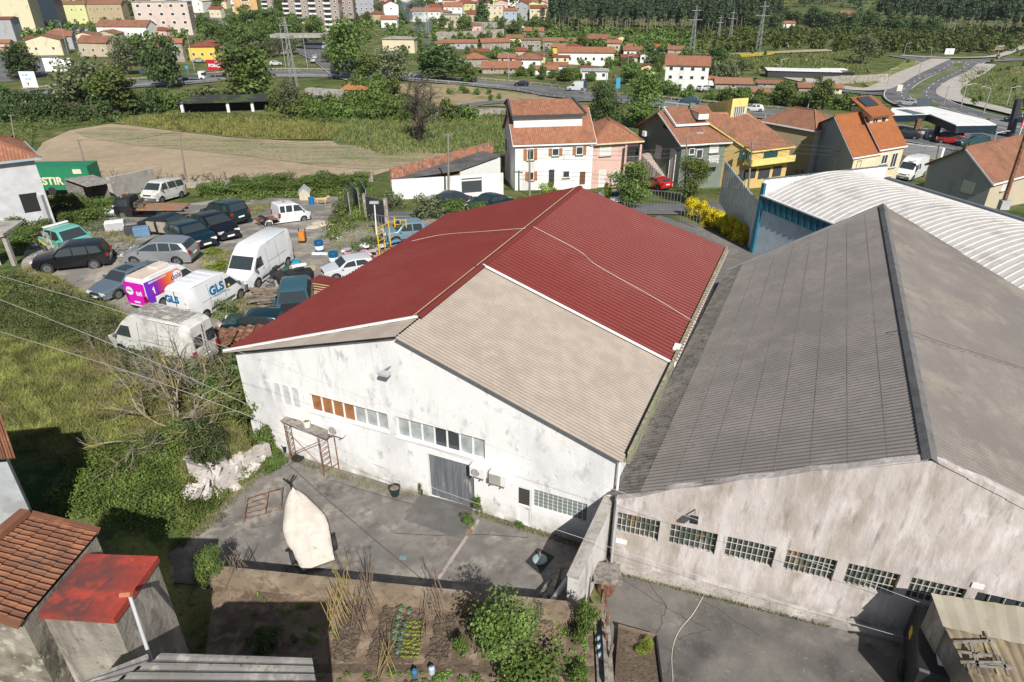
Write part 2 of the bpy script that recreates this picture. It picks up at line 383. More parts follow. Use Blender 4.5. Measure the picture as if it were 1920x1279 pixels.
M_woodg = mat('grey_wood',(.25,.225,.195),[((.12,.105,.09),5,.45,.65),((.36,.33,.29),3,.55,.7)],rough=.92,bump=.3)
M_asph = mat('asphalt',(.155,.155,.16),[((.11,.11,.115),.12,.45,.6),((.20,.20,.20),1.2,.55,.72)],rough=.93,bump=.1,bscale=40)
M_pave = mat('paving',(.48,.44,.39),[((.40,.37,.33),.3,.45,.6)],rough=.9)
M_line = mat('road_paint',(.75,.75,.73),rough=.7,var=.05)
M_rail = mat('galvanised_rail',(.36,.37,.38),rough=.5,metal=.3)
M_alum = mat('white_aluminium',(.75,.75,.74),rough=.45,var=.02)
M_pipe = mat('grey_pipe',(.42,.43,.44),rough=.6,var=.1)

# ---------------- terrain ----------------
def build_terrain():
 ys = list(np.arange(2,64,.5))+list(np.arange(64,140,1.5))+list(np.arange(140,320,4))+list(np.arange(320,760,12))+list(np.arange(760,1701,40))
 V = [];nx = 150
 for y in ys:
  w = 22+y*1.05
  for i in range(nx+1):
   x = -w+2*w*i/nx;V.append((x,y,0))
 V = np.array(V);V[:,2] = T0(V[:,0],V[:,1])-.03
 F_ = []
 for j in range(len(ys)-1):
  for i in range(nx): a = j*(nx+1)+i;F_.append((a,a+1,a+nx+2,a+nx+1))
 me = bpy.data.meshes.new('terrain');me.from_pydata(V.tolist(),[],F_);me.materials.append(M_grass)
 me.polygons.foreach_set('use_smooth',[True]*len(F_))
 o = bpy.data.objects.new('terrain',me);C.objects.link(o);struct(o)
build_terrain()

# ---------------- courtyards and garden ----------------
def PV(px,py,p0,d):   # ray meets the vertical plane through p0 along d
 r = ray(px,py);n = Vector((d[1],-d[0],0));o = Vector((0,0,H));t = (Vector(p0)-o).dot(n)/r.dot(n)
 return o+r*t
AZ = radians(24.2);U = Vector((sin(AZ),cos(AZ),0))
FL = P(480,832);FR = P(1141,1034);V1 = (FR-FL).normalized();WL = (FR-FL).length
MBASE = (FL+FR)/2
def sheet(name,pts,z,m,th=.25,bottom=None):
 mb = MB();mb.prism(pts,z-th,z);return struct(mb.build(name,m))
xy = lambda p: (p.x,p.y)
yardA = [xy(P(300,1090)),xy(P(318,1038)),xy(P(400,962)),xy(P(432,928)),xy(P(508,866)),xy(FL+U*.3),xy(FR+U*.3),xy(P(1143,1062)),xy(P(1060,1160))]
sheet('courtyard',yardA,0.02,M_conc)
A_ = Vector((3.72,18.53,0));B_ = Vector((12.23,15.74,0));V2 = (B_-A_).normalized();C_ = A_+V2*19.5
yardB = [xy(P(1143,1062)),xy(A_+Vector((0,.3,0))),xy(C_+Vector((0,.3,0))),(24,4),(2.6,4),xy(P(1120,1180))]
sheet('yard',yardB,0.012,M_conc2)
mb = MB();mb.prism(GARD,-.2,1.2);struct(mb.build('garden_ground',M_soil))
# slab joints and patches in the courtyard
def strip(mb,pxs,w,z,hh=.0):
 pts = [P(a,b,z) for a,b in pxs]
 for a,b in zip(pts,pts[1:]):
  d = (b-a).normalized();n = Vector((-d.y,d.x,0))*w/2;mb.poly([a-n,b-n,b+n,a+n])
M_crack = mat('dark_joint',(.07,.065,.055),rough=1)
mb = MB()
for pts in ([(540,870),(612,935),(700,1010),(790,1085)],[(800,935),(785,950),(760,960)],[(620,900),(700,925),(880,975)],[(740,1000),(820,1004),(905,1002),(990,1008)]): strip(mb,pts,.035,.026)
struct(mb.build('courtyard_joints',M_crack))
sheet('courtyard_patch',[xy(P(790,926)),xy(P(888,952)),xy(P(868,1012)),xy(P(758,975))],.035,mat('dark_concrete',(.115,.11,.105),[((.17,.16,.15),1,.5,.7)],rough=.9))
def wob(a,b,n,am,seed):
 rnd = random.Random(seed);return [a+(b-a)*(i/n)+Vector((rnd.uniform(-am,am),rnd.uniform(-am,am),0)) for i in range(n+1)]
mb = MB()
for k,(a,b) in enumerate([((1150,1075),(1250,1140)),((1250,1140),(1330,1180)),((1200,1070),(1250,1140)),((1250,1140),(1230,1190)),((1310,1120),(1420,1190)),((1250,1270),(1268,1200)),((1268,1200),(1330,1180))]):
 pts = wob(P(*a,.018),P(*b,.018),9,.06,k)
 for p,q in zip(pts,pts[1:]):
  d = (q-p).normalized();n = Vector((-d.y,d.x,0))*.012;mb.poly([p-n,q-n,q+n,p+n])
struct(mb.build('yard_cracks',M_crack))
mb = MB();a = [P(x,y,.03) for x,y in ((1325,1106),(1300,1150),(1272,1185),(1260,1225),(1262,1280))]
mb.path(catmull(a,6),.012,6);tag(mb.build('garden_hose',mat('hose_white',(.62,.58,.5),rough=.6),origin=a[0]),'pale hose lying in a long curve across the concrete yard','hose')
# kerb along the grey warehouse
mb = MB();n2 = Vector((V2.y,-V2.x,0));mb.prism([xy(A_+V2*.2),xy(C_),xy(C_+n2*.55),xy(A_+V2*.2+n2*.42)],-.1,.13);struct(mb.build('kerb',M_wallc))

# ---------------- walls with openings ----------------
def facade(org,d,L,tops,holes,dep=.16,zb=0,m=0,mb=None,out=None):
 """wall plane from org along d; tops = [(s, z)]; holes = [(s0, s1, z0, z1)]"""
 mb = mb or MB();n = Vector((-d[1],d[0],0));n = n if out is None else out
 ss = sorted(set([0,L]+[t[0] for t in tops if 0 <= t[0] <= L]+[v for h in holes for v in h[:2]]))
 zmax = max([h[3] for h in holes]+[zb+.01]);zs = sorted(set([zb,zmax]+[v for h in holes for v in h[2:]]))
 pt = lambda s,z,k=0: Vector((org[0]+d[0]*s+n.x*k,org[1]+d[1]*s+n.y*k,z))
 top = lambda s: float(np.interp(s,[t[0] for t in tops],[t[1] for t in tops]))
 for a,b in zip(ss,ss[1:]):
  mb.poly([pt(a,zmax),pt(b,zmax),pt(b,top(b)),pt(a,top(a))],m)
  for c,e in zip(zs,zs[1:]):
   if any(h[0]-1e-4 <= a and b <= h[1]+1e-4 and h[2]-1e-4 <= c and e <= h[3]+1e-4 for h in holes): continue
   mb.poly([pt(a,c),pt(b,c),pt(b,e),pt(a,e)],m)
 for h in holes:
  a,b,c,e = h
  for q in (((a,c),(b,c)),((b,c),(b,e)),((b,e),(a,e)),((a,e),(a,c))):
   (s0,z0),(s1,z1) = q;mb.poly([pt(s0,z0),pt(s0,z0,dep),pt(s1,z1,dep),pt(s1,z1)],m)
 return mb

def white_warehouse():
 base = MBASE
 t = thing('warehouse','white gabled warehouse with dark red and beige corrugated roof in the middle','warehouse',tuple(base))
 n = U
 sz = lambda px,py: ((PV(px,py,FL,V1)-FL).dot(V1),PV(px,py,FL,V1).z)
 def rect(x0,y0,x1,y1):
  a = sz(x0,y0);b = sz(x1,y1);return a,b
 apex = 7.74;eL = 5.1;eR = 4.78;mid = WL/2
 # openings: strip windows, gate, door, glass blocks
 s0,s1 = sz(581,755)[0],sz(727,792)[0];zt,zbn = sz(579,738)[1],sz(583,770)[1]
 t0,t1 = sz(743,800)[0],sz(909,843)[0];zt2,zb2 = sz(742,781)[1],sz(745,818)[1]
 g0,g1 = sz(803,884)[0],sz(889,910)[0];gt = sz(800,850)[1]
 d0,d1 = sz(968,943)[0],sz(996,950)[0];dt = sz(968,910)[1]
 b0,b1 = sz(1000,935)[0],sz(1100,965)[0];bt,bb = sz(1000,917)[1],sz(1000,950)[1]
 holes = [(s0,s1,zbn,zt),(t0,t1,zb2,zt2),(g0,g1,.03,gt),(d0,d1,.05,dt),(b0,b1,bb,bt)]
 mb = facade(FL,V1,WL,[(0,eL),(mid,apex),(WL,eR)],holes,.2,out=U)
 FLb = FL+U*20.4;FRb = FR+U*21.6
 for a,b,ea in ((FL,FLb,eL),(FR,FRb,eR)):
  mb.poly([a+Vector((0,0,0)),b,b+Vector((0,0,ea)),a+Vector((0,0,ea))])
 M2 = MBASE+U*20.3
 mb.poly([FLb,FRb,FRb+Vector((0,0,eR)),M2+Vector((0,0,apex)),FLb+Vector((0,0,eL))])
 mb.build('wall',M_wallw,t)
 mb = MB();mb.box(MBASE+U*.8+Vector((0,0,2.3)),(WL-.4,.05,4.4),rz=-AZ);mb.build('dark_backing',M_dark,t)  # backing sheet painted dark to stand for the unlit inside
 # roof slopes
 oh = .34;Z = Vector((0,0,1));off = .08
 def rp(side,s,tt):   # side -1 left, 1 right; s 0 ridge .. 1 wall line
  e = eL if side < 0 else eR;k = s
  b = MBASE+U*tt;w = (FL-MBASE) if side < 0 else (FR-MBASE)
  return b+w*k+Z*(apex+(e-apex)*k+off)
 f = -.38;kL = 1.045;LL,LR = 19.9,21.75
 # left slope: all red
 ro = MB();ro.corr(rp(-1,kL,f+.1),rp(-1,kL,LL-.2),rp(-1,0,20.35),rp(-1,0,1.25),.27,.032,m=0,rows=2,k=10,trap=1)
 # right slope: beige near part, red far part
 rt = (P(895,500,7.8)-(MBASE)).dot(U);
 tb = rt+.15
 ro.corr(rp(1,0,tb),rp(1,0,20.35),rp(1,1.06,LR),rp(1,1.06,tb),.27,.028,m=0,rows=2,k=10,trap=1)
 r = ro.build('roof',[M_red],t)
 be = MB();be.corr(rp(1,0,.0+f),rp(1,0,tb+.3),rp(1,1.03,tb+.3),rp(1,1.03,f),.175,.02,m=0,rows=2)
 for v in range(len(be.v)): be.v[v] = (be.v[v][0],be.v[v][1],be.v[v][2]-.07)
 # beige strip along the gable under the red roof, left slope
 be.corr(rp(-1,1.05,f-.02),rp(-1,1.05,1.6),rp(-1,0,1.6),rp(-1,0,f-.02),.175,.02,m=0,rows=1)
 n0 = len(be.v)-int(0)
 o = be.build('roof',[M_beige],t);o['label'] = 'beige fibre cement roof area'
 # lift the red sheets a little over the old ones
 r.location.z += .07
 tr = MB()
 a = rp(-1,kL,f+.12);b = rp(-1,.0,1.27);tr.bar(a+Z*.08,b+Z*.08,.07,.09)
 a = rp(1,0,tb-.05);b = rp(1,1.06,tb-.05);tr.bar(a+Z*.08,b+Z*.08,.07,.09)
 tr.bar(rp(1,1.055,tb)+Z*(-.02),rp(1,1.055,LR-.1)+Z*(-.02),.05,.16)
 tr.build('white_flashing',M_white,t)
 rc = MB()
 nrd = 74;
 for side in (-1,1):
  pts0 = [];
  rc.quv(rp(side,0,1.25)+Z*.13,rp(side,0,20.4)+Z*.13,rp(side,.022,20.4)+Z*.115,rp(side,.022,1.25)+Z*.115)
 rc.build('ridge_cap',M_red,t)
 for lab,pp in (('white cord lying across the right slope of the red roof',[(1000,425),(1085,470),(1120,498),(1230,560),(1305,606)]),('white cord lying across the left slope of the red roof',[(772,452),(830,440),(905,434),(985,428)])):
  cm = MB();q_ = []
  for x,y in pp:
   side = 1 if x > 990 else -1;e = FR if side > 0 else FL;zz = 7.2
   for _ in range(12): w = P(x,y,zz);k_ = abs((w-MBASE).dot(V1))/(WL/2);zz = apex+off+.2+((eR if side > 0 else eL)-apex)*k_
   q_.append(P(x,y,zz+.03))
  cm.path(catmull(q_,5),.009,4);tag(cm.build('cord',M_white,origin=q_[0]),lab,'cord')
 yl = MB()
 for i in range(nrd):
  a = rt-.2+(20.3-rt)*i/nrd;yl.bar(rp(-1,.026,a)+Z*.1,rp(-1,.026,a+.15)+Z*.1,.035,.04)
 yr = (rt+.2)
 for i in range(30): a = 1.3+(rt-1.3)*i/30;yl.bar(rp(-1,.026,a)+Z*.1,rp(-1,.026,a+.13)+Z*.1,.035,.04)
 yl.build('foam_strip',mat('foam_yellow',(.60,.50,.28),rough=.9),t)
 # dark edge of the gable, hooks, gutter
 ed = MB()
 for side in (-1,1):
  e = 1.0
  pts = [rp(side,k/14,-.03)+Z*(-.17+.02*sin(k*2.1)) for k in range(15)]
  for p,q in zip(pts,pts[1:]): ed.bar(p,q,.07,.1)
 ed.build('verge_trim',mat('blue_grey_trim',(.13,.15,.17),rough=.7),t)
 gu = MB();a = FR+Z*4.55+V1*.18;b = FRb+Z*4.55+V1*.18
 gu.bar(a,b,.3,.16);gu.bar(a+V1*.22+Z*.15,b+V1*.22+Z*.15,.12,.5);gu.build('gutter',mat('mossy_gutter',(.27,.26,.17),[((.36,.36,.20),2,.5,.65),((.12,.11,.09),5,.5,.7)],rough=.9),t)
 dp = MB();a = FR+V1*.12-U*.12;dp.tube(a+Z*4.5,a+Z*.1,.055,n=8);dp.tube(a+Z*4.5,a+Z*4.7+U*.3,.05,n=8);dp.build('downpipe',M_white,t)
 dp = MB();
 for q in (.2,.1): 
  a = FR+V1*.05+U*(rt*.5)+Z*3.6
 dp.box(FR+V1*.30+U*(rt+1.35)+Z*4.75,(.3,.5,.45),rz=-AZ);dp.build('white_upstand',M_white,t)
 # strip windows
 def panes(a,b,z0,z1,cols):
  k = len(cols);w = (b-a)/k
  wf = MB()
  for i in range(k+1):
   s = a+w*i;wf.box(FL+V1*s+U*.13+Z*((z0+z1)/2),(.07,.04,z1-z0),rz=atan2(V1.y,V1.x))
  wf.box(FL+V1*((a+b)/2)+U*.04+Z*(z0-.02),(b-a+.1,.22,.07),rz=atan2(V1.y,V1.x))
  w_ = wf.build('window_strip',M_white,t)
  for i,c in enumerate(cols):
   pb = MB();pb.box(FL+V1*(a+w*(i+.5))+U*.15+Z*((z0+z1)/2),(w-.05,.02,z1-z0-.01),rz=atan2(V1.y,V1.x));pb.build('pane',c,w_)
 M_or = mat('orange_board',(.33,.145,.05),[((.22,.09,.03),3,.5,.65)],rough=.6)
 panes(s0,s1,zbn,zt,[M_or]*4+[M_frost]*3)
 panes(t0,t1,zb2,zt2,[M_frost,M_frost,M_frost,M_glass,M_glass,M_frost,M_frost])
 # bricked-up niche at the left: faint frames
 n0_,n1_ = sz(497,735)[0],sz(566,752)[0];nt_,nb_ = sz(497,712)[1],sz(497,745)[1]
 nb = MB();k = 4
 for i in range(k):
  a = n0_+(n1_-n0_)*i/k+.09;b = n0_+(n1_-n0_)*(i+1)/k-.09;nb.box(FL+V1*((a+b)/2)-U*.01+Z*((nt_+nb_)/2),(b-a,.02,nt_-nb_),rz=atan2(V1.y,V1.x))
 nb.build('bricked_up_window',mat('grey_plaster',(.60,.61,.62),[((.45,.46,.47),2,.5,.65)],rough=.9),t)
 # gate of ribbed steel
 gm = MB();ww = g1-g0;k = 6;R = atan2(V1.y,V1.x)
 M_gate = mat('grey_gate',(.20,.215,.235),[((.15,.16,.18),1.5,.45,.6,(4,4,.5)),((.45,.40,.35),.9,.62,.7,(3,3,1))],rough=.6,metal=.2)
 gm.box(FL+V1*((g0+g1)/2)+U*.16+Z*(gt/2),(ww,.03,gt),rz=R)
 for i in range(k): gm.box(FL+V1*(g0+ww*(i+.55)/k)+U*.12+Z*(gt/2+.03),(ww/k*.72,.07,gt-.1),rz=R)
 gm.build('gate',M_gate,t)
 dr = MB();dm = FL+V1*((d0+d1)/2)+U*.1;dw = d1-d0
 dr.box(dm+Z*(dt/2),(dw,.06,dt-.06),rz=R);dr.box(dm-U*.04+V1*(-dw/2+.04)+Z*(dt/2),(.08,.08,dt),rz=R);dr.box(dm-U*.04+V1*(dw/2-.04)+Z*(dt/2),(.08,.08,dt),rz=R);dr.box(dm-U*.04+Z*(dt-.04),(dw-.16,.08,.08),rz=R);dr.box(dm-U*.04+Z*(dt*.5),(dw-.16,.08,.08),rz=R)
 d_ = dr.build('door',M_alum,t)
 pb = MB();pb.box(dm-U*.045+Z*(dt*.74),(dw-.17,.02,dt*.4),rz=R);pb.build('pane',mat('brown_glass',(.06,.055,.05),rough=.25),d_)
 pb = MB();pb.tube(dm-U*.1+V1*(dw/2-.1)+Z*(dt*.47),dm-U*.1+V1*(dw/2-.22)+Z*(dt*.47),.015);pb.build('handle',M_steel,d_)
 gb = MB();nx,nz = 11,5;bw = (b1-b0)/nx;bh = (bt-bb)/nz
 for i in range(nx):
  for j in range(nz): gb.box(FL+V1*(b0+bw*(i+.5))+U*.1+Z*(bb+bh*(j+.5)),(bw*.78,.06,bh*.76),rz=R,m=0)
 g_ = gb.build('glass_blocks',mat('glass_block',(.20,.235,.22),rough=.15,spec=.7),t)
 gb = MB();gb.box(FL+V1*((b0+b1)/2)+U*.13+Z*((bt+bb)/2),(b1-b0,.06,bt-bb),rz=R);gb.build('block_grout',M_white,t)
 return t,sz
WH,SZ = white_warehouse()

def grey_warehouse():
 t = thing('warehouse','grey roofed old warehouse with rough stained gable and seven barred windows','warehouse',tuple(A_))
 Z = Vector((0,0,1));L = 19.5;R = atan2(V2.y,V2.x)
 szf = lambda px,py: ((PV(px,py,A_,V2)-A_).dot(V2),PV(px,py,A_,V2).z)
 tops = [szf(x,y) for x,y in ((1157,936),(1200,932),(1225,926),(1265,917),(1330,912),(1390,900),(1450,896),(1520,884),(1590,880),(1660,870),(1715,865),(1748,864),(1775,872),(1810,890),(1850,905),(1890,925),(1920,941))]
 tops = [(0,tops[0][1])]+[q for q in tops if q[0] > 0]+[(L,3.1)]
 wins = [((1150,980),(1236,994),(1148,1016)),((1256,996),(1345,1010),(1252,1032)),((1363,1014),(1456,1028),(1358,1050)),((1477,1031),(1573,1046),(1469,1067)),
   ((1594,1050),(1694,1066),(1584,1086)),((1716,1070),(1822,1088),(1704,1108)),((1842,1092),(1962,1112),(1832,1128))]
 zt = sum(szf(*w[0])[1] for w in wins)/7;zb = sum(szf(*w[2])[1] for w in wins)/7
 hs = []
 for w in wins: hs.append((max(.1,szf(*w[0])[0]),szf(*w[1])[0],zb-.06,zt+.03))
 mb = facade(A_,V2,L,tops,hs,.22,out=-n2)
 for k in range(len(tops)-1):   # thickness of the gable wall
  a = A_+V2*tops[k][0]+Z*tops[k][1];b = A_+V2*tops[k+1][0]+Z*tops[k+1][1];w_ = -n2*.3;mb.poly([a,b,b+w_,a+w_]);mb.poly([a+w_,b+w_,b+w_-Z*.8,a+w_-Z*.8])
 far_l = P(1360,508,3.2);far_a = P(1655,385,7.2);apx = P(1745,865,7.2);far_r = P(1920,530,5.0)+Vector((1.5,-2.3,-1.2))
 mb.poly([A_,Vector((far_l.x,far_l.y,0)),far_l,A_+Z*3.1])
 mb.poly([Vector((far_l.x,far_l.y,0)),Vector((far_a.x,far_a.y,0)),far_a,far_l]);mb.poly([Vector((far_a.x,far_a.y,0)),Vector((far_r.x,far_r.y,0)),far_r,far_a])
 mb.build('wall',M_wallg,t)
 pb = MB();pb.box(A_+V2*(L/2)-n2*2.2+Z*1.6,(L-.4,.05,3.1),rz=R);pb.build('dark_backing',mat('dim_interior',(.10,.08,.06),[((.25,.13,.06),.7,.55,.62),((.03,.03,.03),.9,.5,.6),((.3,.3,.3),1.3,.64,.7)],rough=.9),t)  # backing sheet, dimness of the inside painted into its colour
 # roof rows of sheets
 fe = P(1152,930,3.2);fe = Vector((fe.x-.15,fe.y+.0,3.2));fa = apx-V2*0+Z*0
 rows = 9;rf = MB()
 for k in range(rows):
  v0,v1 = k/rows,(k+1.04)/rows
  if k == rows-1: v1 = 1
  a = fe.lerp(fa,v0);b = far_l.lerp(far_a,v0);c = far_l.lerp(far_a,v1);d = fe.lerp(fa,v1)
  up = Z*(.008)
  rf.corr(a+up,b+up,c,d,.2,.012,m=0 if k > 0 else 1)
 rf.build('roof',[M_grey,M_greyd],t)
 rr = MB();re = A_+V2*19+Z*3.0;
 for k in range(rows):
  v0,v1 = k/rows,(k+1.04)/rows
  if k == rows-1: v1 = 1
  a = re.lerp(fa,v0);b = far_r.lerp(far_a,v0);c = far_r.lerp(far_a,v1);d = re.lerp(fa,v1)
  rr.corr(a+Z*.03,b+Z*.03,c,d,.2,.02)
 for i,v in enumerate(rr.v): rr.v[i] = (v[0],v[1],v[2]+.03)
 rr.build('roof',M_greyr,t)
 rc = MB();M_rc = mat('ridge_grey',(.15,.15,.15),[((.10,.10,.095),2,.5,.65),((.24,.22,.17),4,.62,.72)],rough=.9,bump=.3)
 nseg = 24
 for i in range(nseg):
  a = fa.lerp(far_a,i/nseg);b = fa.lerp(far_a,(i+1)/nseg+.004);up = Z*(.10+.006*(i % 2));lf = (fe-fa).normalized()*.22;rg = (re-fa).normalized()*.26
  rc.poly([a+up,b+up,b+lf+up*.55,a+lf+up*.55]);rc.poly([a+up,a+rg+up*.55,b+rg+up*.55,b+up])
 rc.build('ridge_cap',M_rc,t)
 cb = MB();cb.bar(far_l+Z*.06,far_a+Z*.06,.12,.06);cb.build('verge_trim',M_steel,t)
 # windows: panes behind a grid of bars
 M_bar = mat('green_white_bars',(.46,.47,.42),[((.16,.22,.15),1.2,.56,.6)],rough=.6)
 M_pane = mat('old_glass',(.07,.07,.065),[((.26,.15,.07),.9,.58,.64),((.20,.21,.20),1.6,.6,.66)],rough=.12,spec=.6)
 for i,h in enumerate(hs):
  a,b,z0,z1 = h;nb = 9 if i < 5 else (8 if i == 5 else 4);nr = 3 if i < 6 else 2;wb = MB();c0 = A_-n2*.12
  for k in range(nb+1): wb.box(c0+V2*(a+(b-a)*k/nb)+Z*((z0+z1)/2),(.028,.03,z1-z0),rz=R)
  for k in range(nr+1): wb.box(c0+V2*((a+b)/2)+n2*.02+Z*(z0+(z1-z0)*k/nr),(b-a,.02,.02),rz=R)
  w_ = wb.build('window',M_bar,t)
  pb = MB();pb.box(A_-n2*.19+V2*((a+b)/2)+Z*((z0+z1)/2),(b-a,.012,z1-z0),rz=R);pb.build('pane',M_pane if i < 6 else M_glass,w_)
 dp = MB();a = A_+n2*.08+V2*.06;dp.tube(a+Z*3.0,a+Z*.1,.05,n=8);dp.tube(a+Z*3.0,a+Z*3.15-n2*.2,.05,n=8);dp.build('downpipe',M_pipe,t)
 return t,szf
GW,SZG = grey_warehouse()

def wall_thing(name,label,cat,a,b,th,h0,h1,z=None,m=M_wallc,cap=None,n=1,group=None):
 """free-standing straight wall from a to b"""
 a = Vector(a);b = Vector(b);t = thing(name,label,cat,tuple((a+b)/2),0,group);d = Vector((b.x-a.x,b.y-a.y,0)).normalized();nn = Vector((-d.y,d.x,0))*th/2
 mb = MB();Z = Vector((0,0,1))
 for i in range(n):
  p = a.lerp(b,i/n);q = a.lerp(b,(i+1)/n);hp = h0+(h1-h0)*i/n;hq = h0+(h1-h0)*(i+1)/n
  P8 = [p-nn,q-nn,q+nn,p+nn];lo = [v-Z*.4 for v in P8];hi = [P8[0]+Z*hp,P8[1]+Z*hq,P8[2]+Z*hq,P8[3]+Z*hp]
  mb.poly(hi);
  for k in range(4):
   j = (k+1) % 4;mb.poly([lo[k],lo[j],hi[j],hi[k]])
 mb.build('wall',m,t)
 if cap:
  mb = MB();mb.bar(a+Z*(h0+.04),b+Z*(h1+.04),th+.08,.07);mb.build('coping',cap,t)
 return t
# divider wall between the two yards
dn = P(1067,1086,2.67);df = P(1141,937,2.67);dn.z = df.z = 0
wall_thing('divider_wall','tall concrete wall with grey top between the two yards, leaning out from the warehouse corner','wall',dn+Vector((.12,.1,0)),df+Vector((.05,.1,0)),.32,2.6,2.67,m=mat('whitewashed_concrete',(.60,.58,.56),[((.35,.33,.30),1.2,.5,.66,(1,1,.3)),((.2,.19,.18),4,.6,.72)],rough=.93,bump=.4),cap=M_wallc)
# retaining wall
wa = P(395,1067,1.85);wb_ = P(1132,1142,1.85);wa.z = wb_.z = 0
wall_thing('retaining_wall','low earth-stained retaining wall between courtyard and vegetable garden','wall',wa,wb_,.34,1.85,1.85,m=mat('earthy_concrete',(.23,.175,.12),[((.33,.26,.19),.9,.5,.65),((.13,.10,.07),3,.5,.66)],rough=.95,bump=.5),n=6)

def barrel_hall():
 Z = Vector((0,0,1));NL = Vector((19.2,51,0));a = Vector((.40,-.917,0)).normalized();FLc = Vector((30.4,54.9,0));w = (FLc-NL);L = 33
 t = thing('warehouse','long white barrel-roofed hall with teal corrugated band beyond the grey roof','hall',tuple(NL))
 ze = 4.2;rise = 1.35
 mb = MB();nr = 66;na = 22
 def pt(s,k): return NL+a*s+w*k+Z*(ze+rise*(1-(2*k-1)**2))
 o = len(mb.v);ss = []
 for i in range(nr):
  s = L*i/nr;ss += [(s,0),(s+.05,.055),(s+.11,.055),(s+.16,0)]
 ss.append((L,0))
 for s,h in ss:
  for j in range(na+1): p = pt(s,j/na);mb.v.append((p.x,p.y,p.z+h))
 for i in range(len(ss)-1):
  for j in range(na): q = i*(na+1)+j;mb.f.append((q,q+1,q+na+2,q+na+1));mb.m.append(0);mb.uv.append(None)
 mb.build('roof',mat('white_sheet',(.52,.50,.475),[((.40,.38,.355),.8,.5,.66),((.30,.28,.26),5,.6,.75)],rough=.6,var=.06),t)
 M_teal = mat('teal_sheet',(.02,.15,.22),rough=.45);M_lb = mat('pale_blue_wall',(.62,.70,.76),[((.68,.75,.80),.6,.5,.6)],rough=.8)
 wl = MB();wl.poly([NL-Z*1,NL+a*L-Z*1,NL+a*L+Z*3.3,NL+Z*3.3]);wl.poly([NL-Z*1,NL+w-Z*1,NL+w+Z*4,NL+Z*4]);wl.poly([NL+w-Z*1,NL+w+a*L-Z*1,NL+w+a*L+Z*4.2,NL+w+Z*4.2]);wl.build('wall',M_lb,t)
 cb = MB();nn = Vector((a.y,-a.x,0));nn = nn if nn.x < 0 else -nn
 k = 110
 for i in range(k):
  p = NL+a*(L*i/k)+nn*(.1 if i % 2 else .16)+Z*3.25;cb.box(p+Z*.5+a*(L/k/2),(L/k,.05,1.0),rz=atan2(a.y,a.x))
 cb.build('teal_band',M_teal,t)
 cb = MB();cb.bar(NL+nn*.15+Z*4.3,NL+a*L+nn*.15+Z*4.3,.2,.1);cb.build('gutter',M_alum,t)
 for s in (.0,6.9,13.8): pb = MB();pb.box(NL+a*s+nn*.1+Z*1.6,(.3,.22,5.0 if s else 7.2),rz=atan2(a.y,a.x));pb.build('pillar',M_teal,t)
 lb = MB();lb.box(NL+a*6.4+nn*.35+Z*2.9,(.35,.3,.35),rz=.3);lb.build('wall_lamp',M_white,t)
 fb = MB();d = w.normalized();e = -a*.15
 n = 48
 for i in range(n):
  p = NL+w*((i+.5)/n)+e+(a*-.03 if i % 2 else Vector());fb.box(p+Z*(4.75),(w.length/n,.05,1.35),rz=atan2(d.y,d.x))
 fb.build('gable_board',M_white,t)
 fb = MB();fb.bar(NL+e*1.2+Z*5.46,NL+w+e*1.2+Z*5.46,.14,.08);fb.bar(NL+w+Z*4.35,NL+w+a*L+Z*4.35,.35,.5);fb.build('edge_trim',mat('slate_trim',(.12,.15,.17),rough=.6),t)
barrel_hall()
